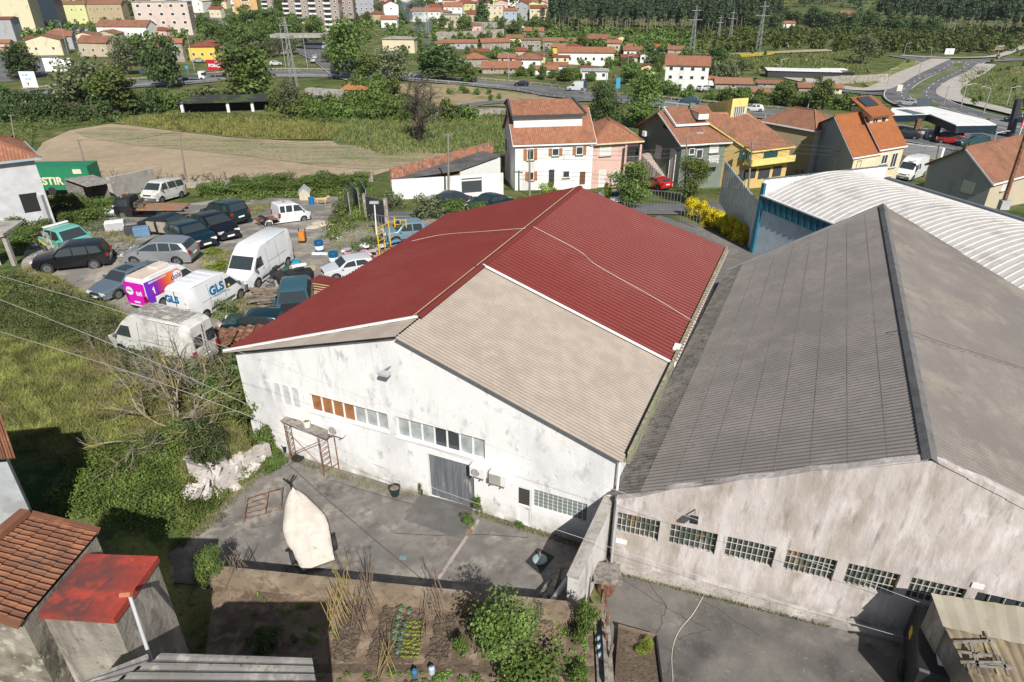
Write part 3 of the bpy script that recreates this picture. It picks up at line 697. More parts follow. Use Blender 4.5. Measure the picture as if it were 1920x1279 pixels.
# ---------------- vehicles ----------------
def paint(name,col,rough=.28,metal=.3,layers=()):
 return mat('paint_'+name,col,layers,rough=rough,metal=metal,coat=.5,var=.03)
M_carglass = mat('car_glass',(.035,.045,.05),rough=.05,var=0,spec=.7)
M_lamp = mat('lamp_lens',(.62,.62,.6),rough=.15,var=0);M_tail = mat('tail_lens',(.30,.012,.012),rough=.2,var=0)
M_rim = mat('rim',(.20,.21,.22),rough=.4,metal=.5);M_bump = mat('grey_bumper',(.10,.105,.11),rough=.6)
KIND = {
 'sedan': dict(L=4.75,W=1.82,axle=(1.42,-1.38),r=.33,belt=.93,top=1.43,tp=.2,
 sil=[(2.37,.42),(2.36,.6),(2.25,.72),(1.6,.86),(1.0,.95),(.35,1.36),(-.1,1.43),(-.8,1.42),(-1.25,1.33),(-1.8,1.06),(-2.3,1.0),(-2.37,.82),(-2.36,.42)],
 ws=((.96,.98),(.37,1.35)),rg=((-1.77,1.08),(-1.27,1.32)),win=[[(.78,.97),(.3,1.32),(-.25,1.37),(-.3,.99)],[(-.38,.99),(-.34,1.37),(-.85,1.36),(-1.2,1.27),(-1.45,1.05)]]),
 'estate': dict(L=4.85,W=1.85,axle=(1.45,-1.4),r=.33,belt=.95,top=1.48,tp=.18,
 sil=[(2.42,.42),(2.4,.62),(2.28,.74),(1.6,.9),(1.02,.98),(.4,1.41),(-.1,1.48),(-1.4,1.46),(-1.95,1.40),(-2.3,1.0),(-2.42,.85),(-2.42,.42)],
 ws=((.99,1.01),(.42,1.39)),rg=((-2.28,1.03),(-1.98,1.37)),win=[[(.82,1.0),(.35,1.37),(-.25,1.42),(-.3,1.01)],[(-.38,1.01),(-.34,1.42),(-1.1,1.41),(-1.15,1.03)],[(-1.23,1.03),(-1.18,1.41),(-1.75,1.37),(-1.98,1.08)]]),
 'mpv': dict(L=4.75,W=1.88,axle=(1.45,-1.42),r=.34,belt=1.02,top=1.65,tp=.2,
 sil=[(2.37,.42),(2.35,.66),(2.2,.82),(1.7,.98),(1.3,1.1),(.35,1.56),(-.2,1.66),(-1.3,1.64),(-1.9,1.54),(-2.2,1.1),(-2.36,.95),(-2.37,.42)],
 ws=((1.22,1.14),(.38,1.54)),rg=((-2.18,1.15),(-1.93,1.5)),win=[[(1.05,1.09),(.3,1.48),(-.25,1.58),(-.3,1.08)],[(-.38,1.08),(-.34,1.58),(-1.05,1.57),(-1.15,1.1)],[(-1.23,1.1),(-1.14,1.57),(-1.65,1.52),(-2.0,1.2)]]),
 'suv': dict(L=4.7,W=1.88,axle=(1.42,-1.4),r=.39,belt=1.12,top=1.8,tp=.17,
 sil=[(2.34,.5),(2.34,.78),(2.2,.98),(1.55,1.08),(1.05,1.12),(.45,1.68),(0,1.8),(-1.5,1.79),(-2.0,1.74),(-2.28,1.15),(-2.36,1.0),(-2.36,.5)],
 ws=((1.01,1.17),(.49,1.65)),rg=((-2.25,1.2),(-2.03,1.68)),win=[[(.85,1.16),(.4,1.62),(-.2,1.7),(-.25,1.18)],[(-.33,1.18),(-.29,1.7),(-1.1,1.7),(-1.2,1.2)],[(-1.3,1.2),(-1.2,1.7),(-1.8,1.66),(-2.05,1.25)]]),
 'hatch': dict(L=4.1,W=1.75,axle=(1.25,-1.25),r=.31,belt=.95,top=1.47,tp=.2,
 sil=[(2.05,.42),(2.03,.62),(1.9,.76),(1.35,.9),(.95,.98),(.35,1.38),(-.1,1.46),(-1.1,1.45),(-1.6,1.36),(-1.95,.95),(-2.05,.8),(-2.05,.42)],
 ws=((.92,1.01),(.38,1.36)),rg=((-1.9,1.0),(-1.63,1.33)),win=[[(.78,1.0),(.3,1.34),(-.25,1.4),(-.3,1.01)],[(-.38,1.01),(-.34,1.4),(-1.0,1.38),(-1.4,1.08)]]),
 'van': dict(L=6.1,W=2.05,axle=(1.95,-1.95),r=.36,belt=1.25,top=2.65,tp=.16,
 sil=[(3.02,.4),(3.05,.75),(2.85,1.05),(2.3,1.32),(1.62,2.12),(1.1,2.55),(.8,2.68),(-2.7,2.68),(-3.0,2.55),(-3.05,1.2),(-3.05,.4)],
 ws=((2.27,1.4),(1.66,2.1)),rg=None,win=[[(2.1,1.35),(1.6,1.98),(1.05,2.0),(1.0,1.35)]]),
 'van_mid': dict(L=5.2,W=1.95,axle=(1.7,-1.5),r=.33,belt=1.2,top=2.4,tp=.14,
 sil=[(2.58,.4),(2.6,.75),(2.4,1.0),(1.85,1.2),(1.15,1.9),(.7,2.3),(.2,2.4),(-2.3,2.4),(-2.55,2.3),(-2.6,1.2),(-2.6,.4)],
 ws=((1.8,1.28),(1.19,1.87)),rg=None,win=[[(1.65,1.24),(1.1,1.84),(.6,1.86),(.55,1.24)]]),
 'van_old': dict(L=4.75,W=1.85,axle=(1.5,-1.4),r=.32,belt=1.15,top=1.92,tp=.2,
 sil=[(2.36,.4),(2.38,.7),(2.2,.95),(1.75,1.15),(1.1,1.8),(.7,1.92),(-1.9,1.92),(-2.2,1.82),(-2.36,1.15),(-2.38,.4)],
 ws=((1.7,1.22),(1.14,1.76)),rg=((-2.34,1.2),(-2.22,1.75)),win=[[(1.5,1.2),(1.05,1.74),(.5,1.78),(.45,1.2)],[(.3,1.2),(.33,1.78),(-.75,1.78),(-.8,1.2)],[(-.9,1.2),(-.85,1.78),(-1.9,1.76),(-2.05,1.22)]]),
 'pickup': dict(L=4.9,W=1.75,axle=(1.5,-1.45),r=.36,belt=1.08,top=1.72,tp=.17,
 sil=[(2.43,.5),(2.42,.85),(2.2,1.0),(1.4,1.08),(.85,1.66),(.6,1.74),(-.75,1.74),(-.95,1.66),(-1.02,1.08),(-2.44,1.06),(-2.45,.5)],
 ws=((1.36,1.14),(.88,1.63)),rg=((-1.01,1.14),(-.965,1.6)),win=[[(1.15,1.12),(.75,1.62),(.15,1.66),(.1,1.12)],[(0,1.12),(.05,1.66),(-.7,1.64),(-.8,1.12)]]),
}
def clipflat(polys,xs,zs):
 """cut flat side outlines at x and z lines so that the later shaping keeps faces flat"""
 bm = bmesh.new()
 for p in polys:
  vs = [bm.verts.new((x,0,z)) for x,z in p];bm.faces.new(vs)
 for x in xs: bmesh.ops.bisect_plane(bm,geom=bm.verts[:]+bm.edges[:]+bm.faces[:],plane_co=(x,0,0),plane_no=(1,0,0))
 for z in zs: bmesh.ops.bisect_plane(bm,geom=bm.verts[:]+bm.edges[:]+bm.faces[:],plane_co=(0,0,z),plane_no=(0,0,1))
 bmesh.ops.triangulate(bm,faces=bm.faces[:])
 r = [[(v.co.x,v.co.z) for v in f.verts] for f in bm.faces];bm.free();return r
def vehicle(kind,name,label,cat,pm,low=False,group=None,opts=(),mods=None):
 K = dict(KIND[kind]);K.update(mods or {});L,Wd = K['L'],K['W'];hw = Wd/2;belt,top,tp = K['belt'],K['top'],K['tp'];r = K['r'];ax = K['axle']
 root = thing(name,label,cat,(0,0,0),0,group)
 xb = [ax[0]+.15,ax[1]-.25]
 def hwid(x,z):
  w = hw if z < belt else hw-tp*(z-belt)/(top-belt)
  if z < .45: w -= .04
  if x > xb[0]: w -= .22*((x-xb[0])/(L/2-xb[0]))**1
  if x < xb[1]: w -= .12*((xb[1]-x)/(L/2+xb[1]))
  return w
 def D(x,s,z,o=0): return (x,s*(hwid(x,z)+o),z)
 sil = list(K['sil']);zb = .26 if kind not in ('suv','pickup') else .36
 # underside with arches
 bot = [(sil[-1][0]+.03,zb)];ra = r+.07
 for a in (ax[1],ax[0]):
  bot.append((a-ra,zb));
  for i in range(1,8): th = pi-pi*i/8;bot.append((a+ra*cos(th),r+ra*sin(th) if True else 0))
  bot.append((a+ra,zb))
 bot.append((sil[0][0]-.03,zb))
 full = sil+bot;n = len(full)
 mb = MB();ins = .06
 cx = 0;cz = .9
 cols = [(-1,ins),(-.95,.015),(-.8,0),(0,0),(.8,0),(.95,.015),(1,ins)]
 grid = []
 for s,i_ in cols:
  row = []
  for k,(x,z) in enumerate(full):
   if k < len(sil): # pull corners in
    xx = x-np.sign(x)*i_*(abs(x)/(L/2))**2;zz = z-(i_ if z > .8 else 0)
   else: xx,zz = x,z
   y = s*hwid(xx,zz);row.append((xx,y,zz))
  grid.append(row)
 for row in grid: mb.v += row
 for a in range(len(cols)-1):
  for k in range(n):
   j = (k+1) % n
   mb.f.append((a*n+k,a*n+j,(a+1)*n+j,(a+1)*n+k));mb.m.append(0 if (k < len(sil)-1) else 1);mb.uv.append(None)
 side = [(x-np.sign(x)*ins*(abs(x)/(L/2))**2,z-(ins if z > .8 else 0)) if k < len(sil) else (x,z) for k,(x,z) in enumerate(full)]
 tris = clipflat([side],[xb[0],xb[1]]+([] if low else [0]),[belt,.45])
 for s in (-1,1):
  for t in tris:
   pts = [D(x,s,z) for x,z in t];mb.poly(pts if s < 0 else pts[::-1],0)
 body = mb.build('body',[pm,M_black],root,world=False)
 import bmesh as _b
 bm = _b.new();bm.from_mesh(body.data);_b.ops.remove_doubles(bm,verts=bm.verts[:],dist=.003);_b.ops.recalc_face_normals(bm,faces=bm.faces[:]);
 for f in bm.faces: f.smooth = True
 for e in bm.edges:
  if len(e.link_faces) == 2 and e.calc_face_angle(0) > radians(32): e.smooth = False
 bm.to_mesh(body.data);bm.free()
 # glass
 def side_panel(nm,polys,m,o=.012,parent=root):
  for s in (-1,1):
   g = MB()
   for p in clipflat(polys,[xb[0],xb[1]],[belt]):
    pts = [D(x,s,z,o) for x,z in p]
    a_ = (Vector(pts[1])-Vector(pts[0])).cross(Vector(pts[2])-Vector(pts[0]))
    g.poly(pts if a_.y*s > 0 else pts[::-1])
   g.build(nm,m,parent,world=False)
 wins = K['win']
 if 'noglass' not in opts:
  for w in wins: side_panel('side_window',[w],M_carglass)
 else:
  for w in wins: side_panel('side_window',[w],M_dark)
 def front_panel(nm,seg,m,f=.86,o=.012,parent=root,y0=None,y1=None):
  (x0,z0),(x1,z1) = seg;nn = Vector((z1-z0,0,-(x1-x0)));nn.normalize()
  if nn.z < 0 and abs(nn.z) > .05: nn = -nn
  if abs(nn.z) <= .05 and nn.x*(x0+x1) < 0: nn = -nn
  g = MB();ya0,ya1 = (-f,f) if y0 is None else (y0,y1)
  pts = [Vector((x0,ya0*hwid(x0,z0),z0))+nn*o,Vector((x0,ya1*hwid(x0,z0),z0))+nn*o,Vector((x1,ya1*hwid(x1,z1),z1))+nn*o,Vector((x1,ya0*hwid(x1,z1),z1))+nn*o]
  q = (pts[1]-pts[0]).cross(pts[2]-pts[0]);
  if q.dot(nn) < 0: pts.reverse()
  g.poly(pts);return g.build(nm,m,parent,world=False)
 front_panel('windscreen',K['ws'],M_carglass,.87)
 if K['rg']: front_panel('rear_window',K['rg'],M_carglass,.84)
 # lamps, bumper, plate
 xf = sil[0][0];f1,f2 = sil[1],sil[2]
 zc = (f1[1]+f2[1])/2
 for s in (-1,1):
  g = MB();a = (xf-.12,s*hwid(xf-.12,zc)*.98,zc-.04);
  g.box((f1[0]*.5+f2[0]*.5-.05,s*(hwid(f2[0],zc)-.20),zc-.03),(.22,.36,.15),rz=-s*.25);g.build('headlight',M_lamp,root,world=False)
  xr = sil[-1][0];zt = min(belt-.08,1.0);g = MB();g.box((xr+.05,s*(hwid(xr+.05,zt)-.10),zt),(.16,.2,.22 if kind[:3] != 'van' else .45));g.build('tail_light',M_tail,root,world=False)
 if 'bumper' in opts or kind[:3] == 'van':
  g = MB();g.box((xf-.06,0,.42),(.22,Wd*.80,.3));g.build('bumper',M_bump,root,world=False)
 g = MB();g.box((xf+.0,0,.62 if kind[:3] != 'van' else .8),(.06,Wd*.42,.12));g.build('grille',M_black,root,world=False)
 if not low:
  g = MB();g.box((xf+.035,0,.42),(.03,.5,.11));g.build('number_plate',M_white,root,world=False)
  g = MB();g.box((sil[-1][0]-.02,0,.72),(.03,.5,.11));g.build('number_plate',M_white,root,world=False)
  for s in (-1,1):
   xm = wins[0][0][0]-.05;g = MB();g.box((xm,s*(hwid(xm,belt)+.09),belt+.07),(.12,.2,.14));g.build('mirror',pm if kind[:3] != 'van' else M_bump,root,world=False)
  # door seams and handles
  segs = []
  for w in wins[:2]:
   xx = w[-1][0]-.04;segs.append([(xx,zb+.12),(xx+.018,zb+.12),(xx+.018,belt-.0),(xx,belt-.0)])
  segs.append([(wins[0][0][0]+.03,zb+.15),(wins[0][0][0]+.048,zb+.15),(wins[0][0][0]+.048,belt),(wins[0][0][0]+.03,belt)])
  side_panel('door_seam',segs,M_black,.006)
  for w in wins[:2]:
   side_panel('door_handle',[[(w[-1][0]+.05,belt-.12),(w[-1][0]+.2,belt-.12),(w[-1][0]+.2,belt-.08),(w[-1][0]+.05,belt-.08)]],M_black if kind[:3] == 'van' else pm,.03)
  if kind[:3] != 'van': side_panel('side_trim',[[(ax[1]+ra+.03,zb+.02),(ax[0]-ra-.03,zb+.02),(ax[0]-ra-.03,zb+.1),(ax[1]+ra+.03,zb+.1)]],M_black,.008)
 nw = 10 if low else 18
 for a in ax:
  for s in (-1,1):
   if ('nowheel',a > 0,s) in opts: continue
   y = s*(hw-.13);X,Y,Z = Vector((1,0,0)),Vector((0,0,1)),Vector((0,-s*1.0,0))
   g = MB();g.lathe((a,y+s*.11,r),[(r*.62,0.0),(r*.93,0.0),(r,.03),(r,.17),(r*.93,.21),(r*.5,.2)],nw,ax=(X,Y,Z));w_ = g.build('wheel',M_rubber,root,world=False,smooth=False)
   g = MB();g.lathe((a,y+s*.115,r),[(r*.62,.0),(r*.55,.03),(r*.5,.045)],nw,ax=(X,Y,Z))
   if not low:
    for q in range(5): t = 2*pi*q/5;g.bar((a,y+s*.118,r),(a+cos(t)*r*.6,y+s*.118,r+sin(t)*r*.6),.07,.03,up=(0,1,0))
   g.build('rim',M_rim if 'darkrim' not in opts else M_bump,w_,world=False)
 root['_k'] = 0;del root['_k']
 return root,K,D,front_panel,side_panel,hwid
def park(v,fpx,rpx,side,dz=0,hmax=1.12,hmin=.86):
 root,K = v[0],v[1];f,r = G(*fpx),G(*rpx);d = Vector((f.x-r.x,f.y-r.y,0));meas = d.length;d.normalize()
 ax = K['axle'];sc = min(hmax,max(hmin,meas/(ax[0]-ax[1])));n = Vector((-d.y,d.x,0))
 y = side*(K['W']/2-.08);mid = (f+r)/2;c = mid-(d*((ax[0]+ax[1])/2)+n*y)*sc
 zz = [T(c.x+d.x*ax[i]*sc,c.y+d.y*ax[i]*sc) for i in (0,1)]
 root.location = (c.x,c.y,(zz[0]+zz[1])/2+.0+dz);root.scale = (sc,)*3
 root.rotation_euler = (0,-atan2(zz[0]-zz[1],(ax[0]-ax[1])*sc),atan2(d.y,d.x));return root
VT = {}
V_ = vehicle
v = V_('suv','suv','black off-road car with silver wheels, nose left, nearest the left lean-to','car',paint('black',(.016,.016,.02)));park(v,(92,514),(179,504),1)
v = V_('mpv','car','silver people carrier parked behind the pink van with its nose to the left','car',paint('silver',(.36,.38,.40),metal=.5));park(v,(254,497),(334,497),1)
v = V_('sedan','car','grey-blue saloon with sunroof and twin round headlights left of the pink van','car',paint('greyblue',(.20,.26,.30),metal=.5));park(v,(224,561),(292,530),1)
g = MB();g.box((-.15,0,1.44),(.75,.8,.02));g.build('sunroof',M_carglass,v[0],world=False)
v = V_('estate','car','dark teal estate car parked in front of the stripped saloon','car',paint('teal',(.006,.03,.045)));park(v,(367,472),(313,452),-1)
v = V_('mpv','car','black hatchback facing right with bright headlight beside the green-black estate rows','car',paint('black2',(.012,.014,.02)),mods=dict(top=1.55));v[0]['label'] = 'black compact car facing right just above the dark teal estate car';park(v,(412,456),(360,438),-1)
v = V_('suv','car','black-green car seen from its rear, farthest of three dark cars','car',paint('greenblack',(.008,.03,.035)));park(v,(380,414),(432,425),1)
v = V_('sedan','car','wrecked dark saloon with its doors gone beside the flatbed truck','car',paint('wreck',(.018,.028,.034),rough=.5),opts=('noglass',));park(v,(338,446),(280,440),-1)
g = MB();g.box((.15,-.86,.78),(.9,.16,.75));g.box((-.95,-.86,.78),(.7,.16,.7));g.build('open_doorway',mat('tan_interior',(.36,.31,.24),rough=.9),v[0],world=False)
# green and yellow pickup
v = V_('pickup','pickup_truck','turquoise double-cab pickup with a yellow stripe and missing door','pickup',paint('turquoise',(.13,.42,.36),rough=.4,metal=0,layers=[((.20,.40,.33),1.2,.5,.65)]),opts=('noglass',));park(v,(146,488),(74,469),-1)
v[4]('yellow_stripe',[[(-2.4,.85),(-1.7,.85),(-1.3,.62),(.2,.62),(.2,.8),(-1.2,.8),(-1.6,1.0),(-2.4,1.0)]],mat('stripe_yellow',(.75,.55,.05),rough=.5),.01)
g = MB();g.box((-.45,-.87,.95),(.75,.06,1.2));g.build('open_doorway',mat('pale_interior',(.5,.47,.42),[((.1,.1,.1),3,.45,.55)],rough=.9),v[0],world=False)
g = MB();g.box((-1.73,0,1.0),(1.3,1.4,.2));g.build('load_bed',M_dark,v[0],world=False)
g = MB();g.box((-.75,0,1.79),(.25,1.5,.07));g.build('roof_bar',M_white,v[0],world=False)
# vans
M_pw = paint('white',(.74,.75,.76),rough=.35,metal=0,layers=[((.60,.60,.60),1.2,.58,.75)])
M_pwd = paint('dirty_white',(.62,.61,.58),rough=.55,metal=0,layers=[((.40,.38,.34),1.2,.5,.68),((.25,.14,.07),5,.70,.76)])
def vanbits(v,rear_win=False,doors=True):
 root,K,D,fp,sp,hwid = v;xr = K['sil'][-1][0];top = K['top']
 g = MB();g.box((xr-.01,0,(top+.4)/2),(.03,.02,top-.7));g.build('door_seam',M_black,root,world=False)
 if rear_win:
  for s in (-1,1): g = MB();g.box((xr-.015,s*.45,top*.64),(.03,.55,top*.24));g.build('rear_window',M_carglass,root,world=False)
 sp('side_trim',[[(K['axle'][1]+.5,.42),(K['axle'][0]-.5,.42),(K['axle'][0]-.5,.62),(K['axle'][1]+.5,.62)]],M_bump,.02)
 ln = [[(K['axle'][1]-.1,top*.5),(.4,top*.5),(.4,top*.5+.025),(K['axle'][1]-.1,top*.5+.025)],[(-.9,.5),(-.875,.5),(-.875,top-.25),(-.9,top-.25)],[(.42,.5),(.445,.5),(.445,top-.3),(.42,top-.3)]]
 sp('door_seam',ln,M_bump,.008)
 g = MB()
 for i in range(5): g.box((-K['L']*.42+i*K['L']*.105,0,top+.01),(.05,K['W']*.66,.03))
 g.build('roof_ribs',root.children[0].data.materials[0] if False else M_pw,root,world=False)
v = V_('van','van','large high-roof white panel van facing the camera beside the timber pile','van',M_pw);v[0]['label'] = 'large high-roofed white panel van with grey bumper beside the timber pile';vanbits(v);park(v,(485,540),(540,500),1,hmax=1.16)
g = MB();g.box((3.0,0,.5),(.2,1.7,.42));g.build('bumper',M_bump,v[0],world=False)
vg = V_('van_mid','van','white delivery van with big blue letters and a yellow dot','van',M_pw);vanbits(vg);park(vg,(452,560),(388,600),-1,hmax=1.1)
M_gls = mat('lettering_blue',(.0,.14,.30),rough=.5);M_dot = mat('dot_yellow',(.85,.55,.02),rough=.5)
hw_ = KIND['van_mid']['W']/2
def side_text(v,txt,x,z,size,m,s=-1,bold=.03,nm='lettering'):
 hwid = v[5];xd = Vector((1,0,0)) if s < 0 else Vector((-1,0,0));z0,z1 = z,z+size
 yd = Vector((0,s*(hwid(0,z1)-hwid(0,z0)),z1-z0));g = MB();g.text(txt,(x,s*(hwid(0,z0)+.02),z0),xd,yd,size,bold=bold);return g.build(nm,m,v[0],world=False)
side_text(vg,'GLS',-.85,1.34,.74,M_gls,bold=.035);side_text(vg,'.',.72,1.34,.9,M_dot,bold=.04);side_text(vg,'Parcels to People',-.55,1.14,.15,M_gls,bold=0)
g = MB();g.text('GLS',(-2.63,.75,1.55),(0,-1,0),(0,0,1),.6,bold=.03);g.build('lettering',M_gls,vg[0],world=False)
g = MB();g.text('.',(-2.63,-.62,1.55),(0,-1,0),(0,0,1),.7,bold=.03);g.build('lettering',M_dot,vg[0],world=False)
M_pink = mat('pink_wrap',(.62,.01,.45),rough=.4,var=.02)
def wrapmat():
 m = mat('tv_wrap',(.5,.5,.5),rough=.4,var=0);n = m.node_tree;N = n.nodes;L = n.links
 tc = N.new('ShaderNodeTexCoord');sp = N.new('ShaderNodeSeparateXYZ');L.new(tc.outputs['Object'],sp.inputs[0]);r = N.new('ShaderNodeValToRGB')
 mr = N.new('ShaderNodeMapRange');mr.inputs[1].default_value = -2.6;mr.inputs[2].default_value = 1.6;L.new(sp.outputs[0],mr.inputs[0]);L.new(mr.outputs[0],r.inputs[0])
 e = r.color_ramp.elements;e[0].color = (.12,.03,.50,1);e[1].color = (.8,.8,.8,1)
 for p,c in ((.22,(.22,.02,.38,1)),(.36,(.60,.05,.10,1)),(.52,(.80,.20,.03,1)),(.78,(.85,.33,.10,1)),(.84,(.8,.78,.76,1))):
  k = e.new(p);k.color = c
 L.new(r.outputs[0],N['Principled BSDF'].inputs['Base Color']);return m
vp = V_('van_mid','van','pink, purple and orange television van with round dois emblem','van',M_pw,mods=dict(L=5.2));park(vp,(370,541),(307,575),-1,hmax=1.02)
vp[4]('side_wrap',[[(-2.55,.6),(-1.95,.6),(-1.95,1.0),(-1.05,1.0),(-1.05,.6),(1.2,.6),(.9,1.2),(.45,2.15),(-2.45,2.15)]],wrapmat(),.01)
g = MB();g.box((-2.615,0,1.33),(.03,1.72,1.6));g.build('rear_wrap',M_pink,vp[0],world=False)
def disc(org,xd,yd,r,m,parent,nm='round_emblem',n=28,r0=0):
 g = MB();org,xd,yd = map(Vector,(org,xd,yd))
 for i in range(n):
  a,b = 2*pi*i/n,2*pi*(i+1)/n
  p = [org+xd*(r*cos(a))+yd*(r*sin(a)),org+xd*(r*cos(b))+yd*(r*sin(b))]
  if r0: p += [org+xd*(r0*cos(b))+yd*(r0*sin(b)),org+xd*(r0*cos(a))+yd*(r0*sin(a))]
  else: p.append(org)
  g.poly(p)
 return g.build(nm,m,parent,world=False)
ys = -(vp[5](0,1.6)+.025);yt = Vector((0,.11,1)).normalized()
M_pl = mat('wrap_white',(.8,.8,.8),rough=.4,var=0);M_plum = mat('wrap_plum',(.22,.02,.10),rough=.4,var=0);M_nav = mat('wrap_navy',(.03,.06,.22),rough=.4,var=0)
disc((.18,ys-.0,1.62),(1,0,0),yt,.48,M_pl,vp[0]);disc((.18,ys-.005,1.62),(1,0,0),yt,.47,M_nav,vp[0],'emblem_ring',r0=.43)
g = MB();g.text('dois',(-.36,ys-.015,1.5),(1,0,0),yt,.55,bold=.015);g.build('lettering',M_plum,vp[0],world=False)
g = MB();g.text('tvi',(-2.0,ys-.015,1.2),(1,0,0),yt,.85,bold=.03);g.build('lettering',M_pl,vp[0],world=False)
g = MB();g.text('RESERVADA À NOITE',(-2.2,ys+.03,1.98),(1,0,0),yt,.16,bold=.006);g.build('lettering',M_pl,vp[0],world=False)
disc((-2.64,.42,1.5),(0,-1,0),(0,0,1),.3,M_pl,vp[0])
g = MB();g.text('dois',(-2.65,.65,1.45),(0,-1,0),(0,0,1),.25,bold=.005);g.build('lettering',M_plum,vp[0],world=False)
g = MB();g.text('tvi',(-2.65,-.12,1.25),(0,-1,0),(0,0,1),.5,bold=.02);g.build('lettering',M_pl,vp[0],world=False)
g = MB();g.box((-.3,0,2.47),(1.1,.8,.16));g.build('roof_hatch',mat('cream_hatch',(.6,.55,.48),rough=.6),vp[0],world=False,bevel=.04)
g = MB();g.box((-1.2,0,2.41),(2.4,1.4,.02));g.build('roof_panel',mat('cream_roof',(.62,.50,.42),rough=.6),vp[0],world=False)
v = V_('van','van','old dirty white high-roof van with rear doors and stained roof, half hidden by bushes','van',M_pwd,mods=dict(L=5.9));vanbits(v,True);park(v,(230,665),(345,694),1,hmax=.94,hmin=.9,dz=0)
g = MB()
for i in range(8):
 for j in range(3): g.box((-2.1+i*.42,-.45+j*.45,2.7),(.36,.4,.012))
g.build('roof_stains',mat('grimy_roof',(.24,.22,.19),[((.5,.48,.45),3,.5,.62)],rough=.9),v[0],world=False)
v = V_('van_old','van','old white minibus with rusty side by the low concrete wall','van',M_pwd);park(v,(304,381),(341,371),1)
# crew cab chassis
root,K,D,fp,sp,hwid = v = V_('van_old','chassis_truck','white crew-cab truck with bare rear chassis and no bed','truck',M_pw,
 mods=dict(L=5.6,axle=(1.95,-1.75),r=.34,W=1.95,top=2.05,belt=1.2,sil=[(2.8,.42),(2.8,.8),(2.6,1.05),(2.15,1.25),(1.55,1.9),(1.1,2.05),(-.55,2.05),(-.62,1.95),(-.62,.42)],ws=((2.1,1.32),(1.6,1.86)),rg=None,
 win=[[(1.95,1.28),(1.5,1.86),(.95,1.9),(.9,1.28)],[(.75,1.28),(.78,1.9),(.15,1.9),(.12,1.28)],[(0,1.28),(0,1.9),(-.5,1.9),(-.5,1.28)]]))
park(v,(570,415),(504,424),-1)
g = MB()
for s in (-1,1): g.bar((-.6,s*.45,.6),(-2.75,s*.45,.6),.1,.16);
for x in (-.9,-1.4,-2.0,-2.6): g.bar((x,-.5,.62),(x,.5,.62),.12,.1)
g.box((-1.2,.3,.55),(.6,.3,.3));g.box((-2.0,-.2,.5),(.5,.3,.25));g.bar((-1.75,-.85,.34),(-1.75,.85,.34),.14,.14);g.build('chassis_frame',M_rust,root,world=False)
g = MB();g.box((.3,0,2.1),(.18,.18,.14));g.build('beacon',mat('beacon',(.4,.1,.05),rough=.3),root,world=False)
# flatbed
root,K,D,fp,sp,hwid = v = V_('van_old','flatbed_truck','black recovery truck with long rusty flat bed','truck',paint('cabblack',(.018,.02,.024),rough=.6),
 mods=dict(L=7.4,axle=(2.75,-1.3),r=.42,W=2.1,top=2.25,belt=1.4,sil=[(3.65,.5),(3.7,1.3),(3.55,1.45),(3.2,2.15),(2.9,2.25),(1.75,2.25),(1.7,2.1),(1.7,.5)],ws=((3.53,1.5),(3.22,2.1)),rg=((1.69,1.4),(1.7,2.05)),win=[[(3.3,1.42),(3.05,2.05),(2.0,2.1),(1.95,1.42)]]))
park(v,(238,408),(297,408),1,hmax=1.0)
g = MB();g.bar((1.6,.5,.75),(-3.6,.5,.75),.12,.2);g.bar((1.6,-.5,.75),(-3.6,-.5,.75),.12,.2);g.build('chassis_frame',M_black,root,world=False)
g = MB();g.box((-1.3,0,1.05),(4.7,2.25,.14));g.build('flat_bed',mat('rusty_bed',(.30,.15,.08),[((.20,.17,.15),.9,.5,.62),((.42,.23,.12),2.4,.55,.7)],rough=.9),root,world=False)
g = MB();g.box((1.25,0,1.5),(.12,2.0,.5));g.bar((1.2,.8,1.3),(.2,.8,1.15),.1);g.bar((1.2,-.8,1.3),(.2,-.8,1.15),.1);g.box((.9,.2,1.3),(.5,.5,.3));g.build('headboard_and_winch',mat('grimy_steel',(.10,.08,.065),[((.2,.16,.12),4,.5,.6)],rough=.9),root,world=False)
for s in (-.6,.6): g = MB();g.lathe((2.6,s,2.25),[(.1,0),(.1,.1),(.06,.15)],8);g.build('beacon',mat('beacon_orange',(.55,.16,.05),rough=.3),root,world=False)
v = V_('hatch','car','blue-green hatchback without engine cover between the timber pile and red roof','car',paint('oldblue',(.05,.13,.17),rough=.4),opts=('noglass',));park(v,(524,607),(531,565),-1,hmax=1.1,hmin=.95)
g = MB();g.box((1.3,0,.93),(.9,1.2,.12));g.build('engine_bay',M_dark,v[0],world=False)
v = V_('hatch','car','dark green coupe with missing door window at the red roof corner','car',paint('dgreen',(.012,.04,.05)),opts=('noglass',));park(v,(440,632),(506,634),1)
v = V_('hatch','car','white car mostly hidden behind the red roof edge beside the barrels','car',paint('white2',(.62,.64,.66),metal=.1));park(v,(634,528),(690,519),1)
v = V_('pickup','pickup_truck','light blue pickup behind the yellow scaffold frames','pickup',paint('ltblue',(.22,.33,.38),metal=.3));park(v,(742,457),(806,452),1)
v = V_('sedan','car','dark grey saloon parked on the street by the long white wall','car',paint('darkgrey',(.05,.065,.075),metal=.4));park(v,(800,389),(856,393),1)
v = V_('sedan','car','dark teal saloon on the street just beyond the red roof','car',paint('teal2',(.01,.045,.06)));park(v,(905,400),(950,392),1)
v = V_('sedan','car','white car on the street behind the round green tree','car',paint('white3',(.6,.62,.64),metal=.1));park(v,(1150,392),(1120,377),-1,hmax=1)
v = V_('hatch','car','red hatchback parked beside the outside stairs of the green house','car',paint('red',(.50,.01,.015),metal=0));park(v,(1209,352),(1234,357),1,hmax=1.1)
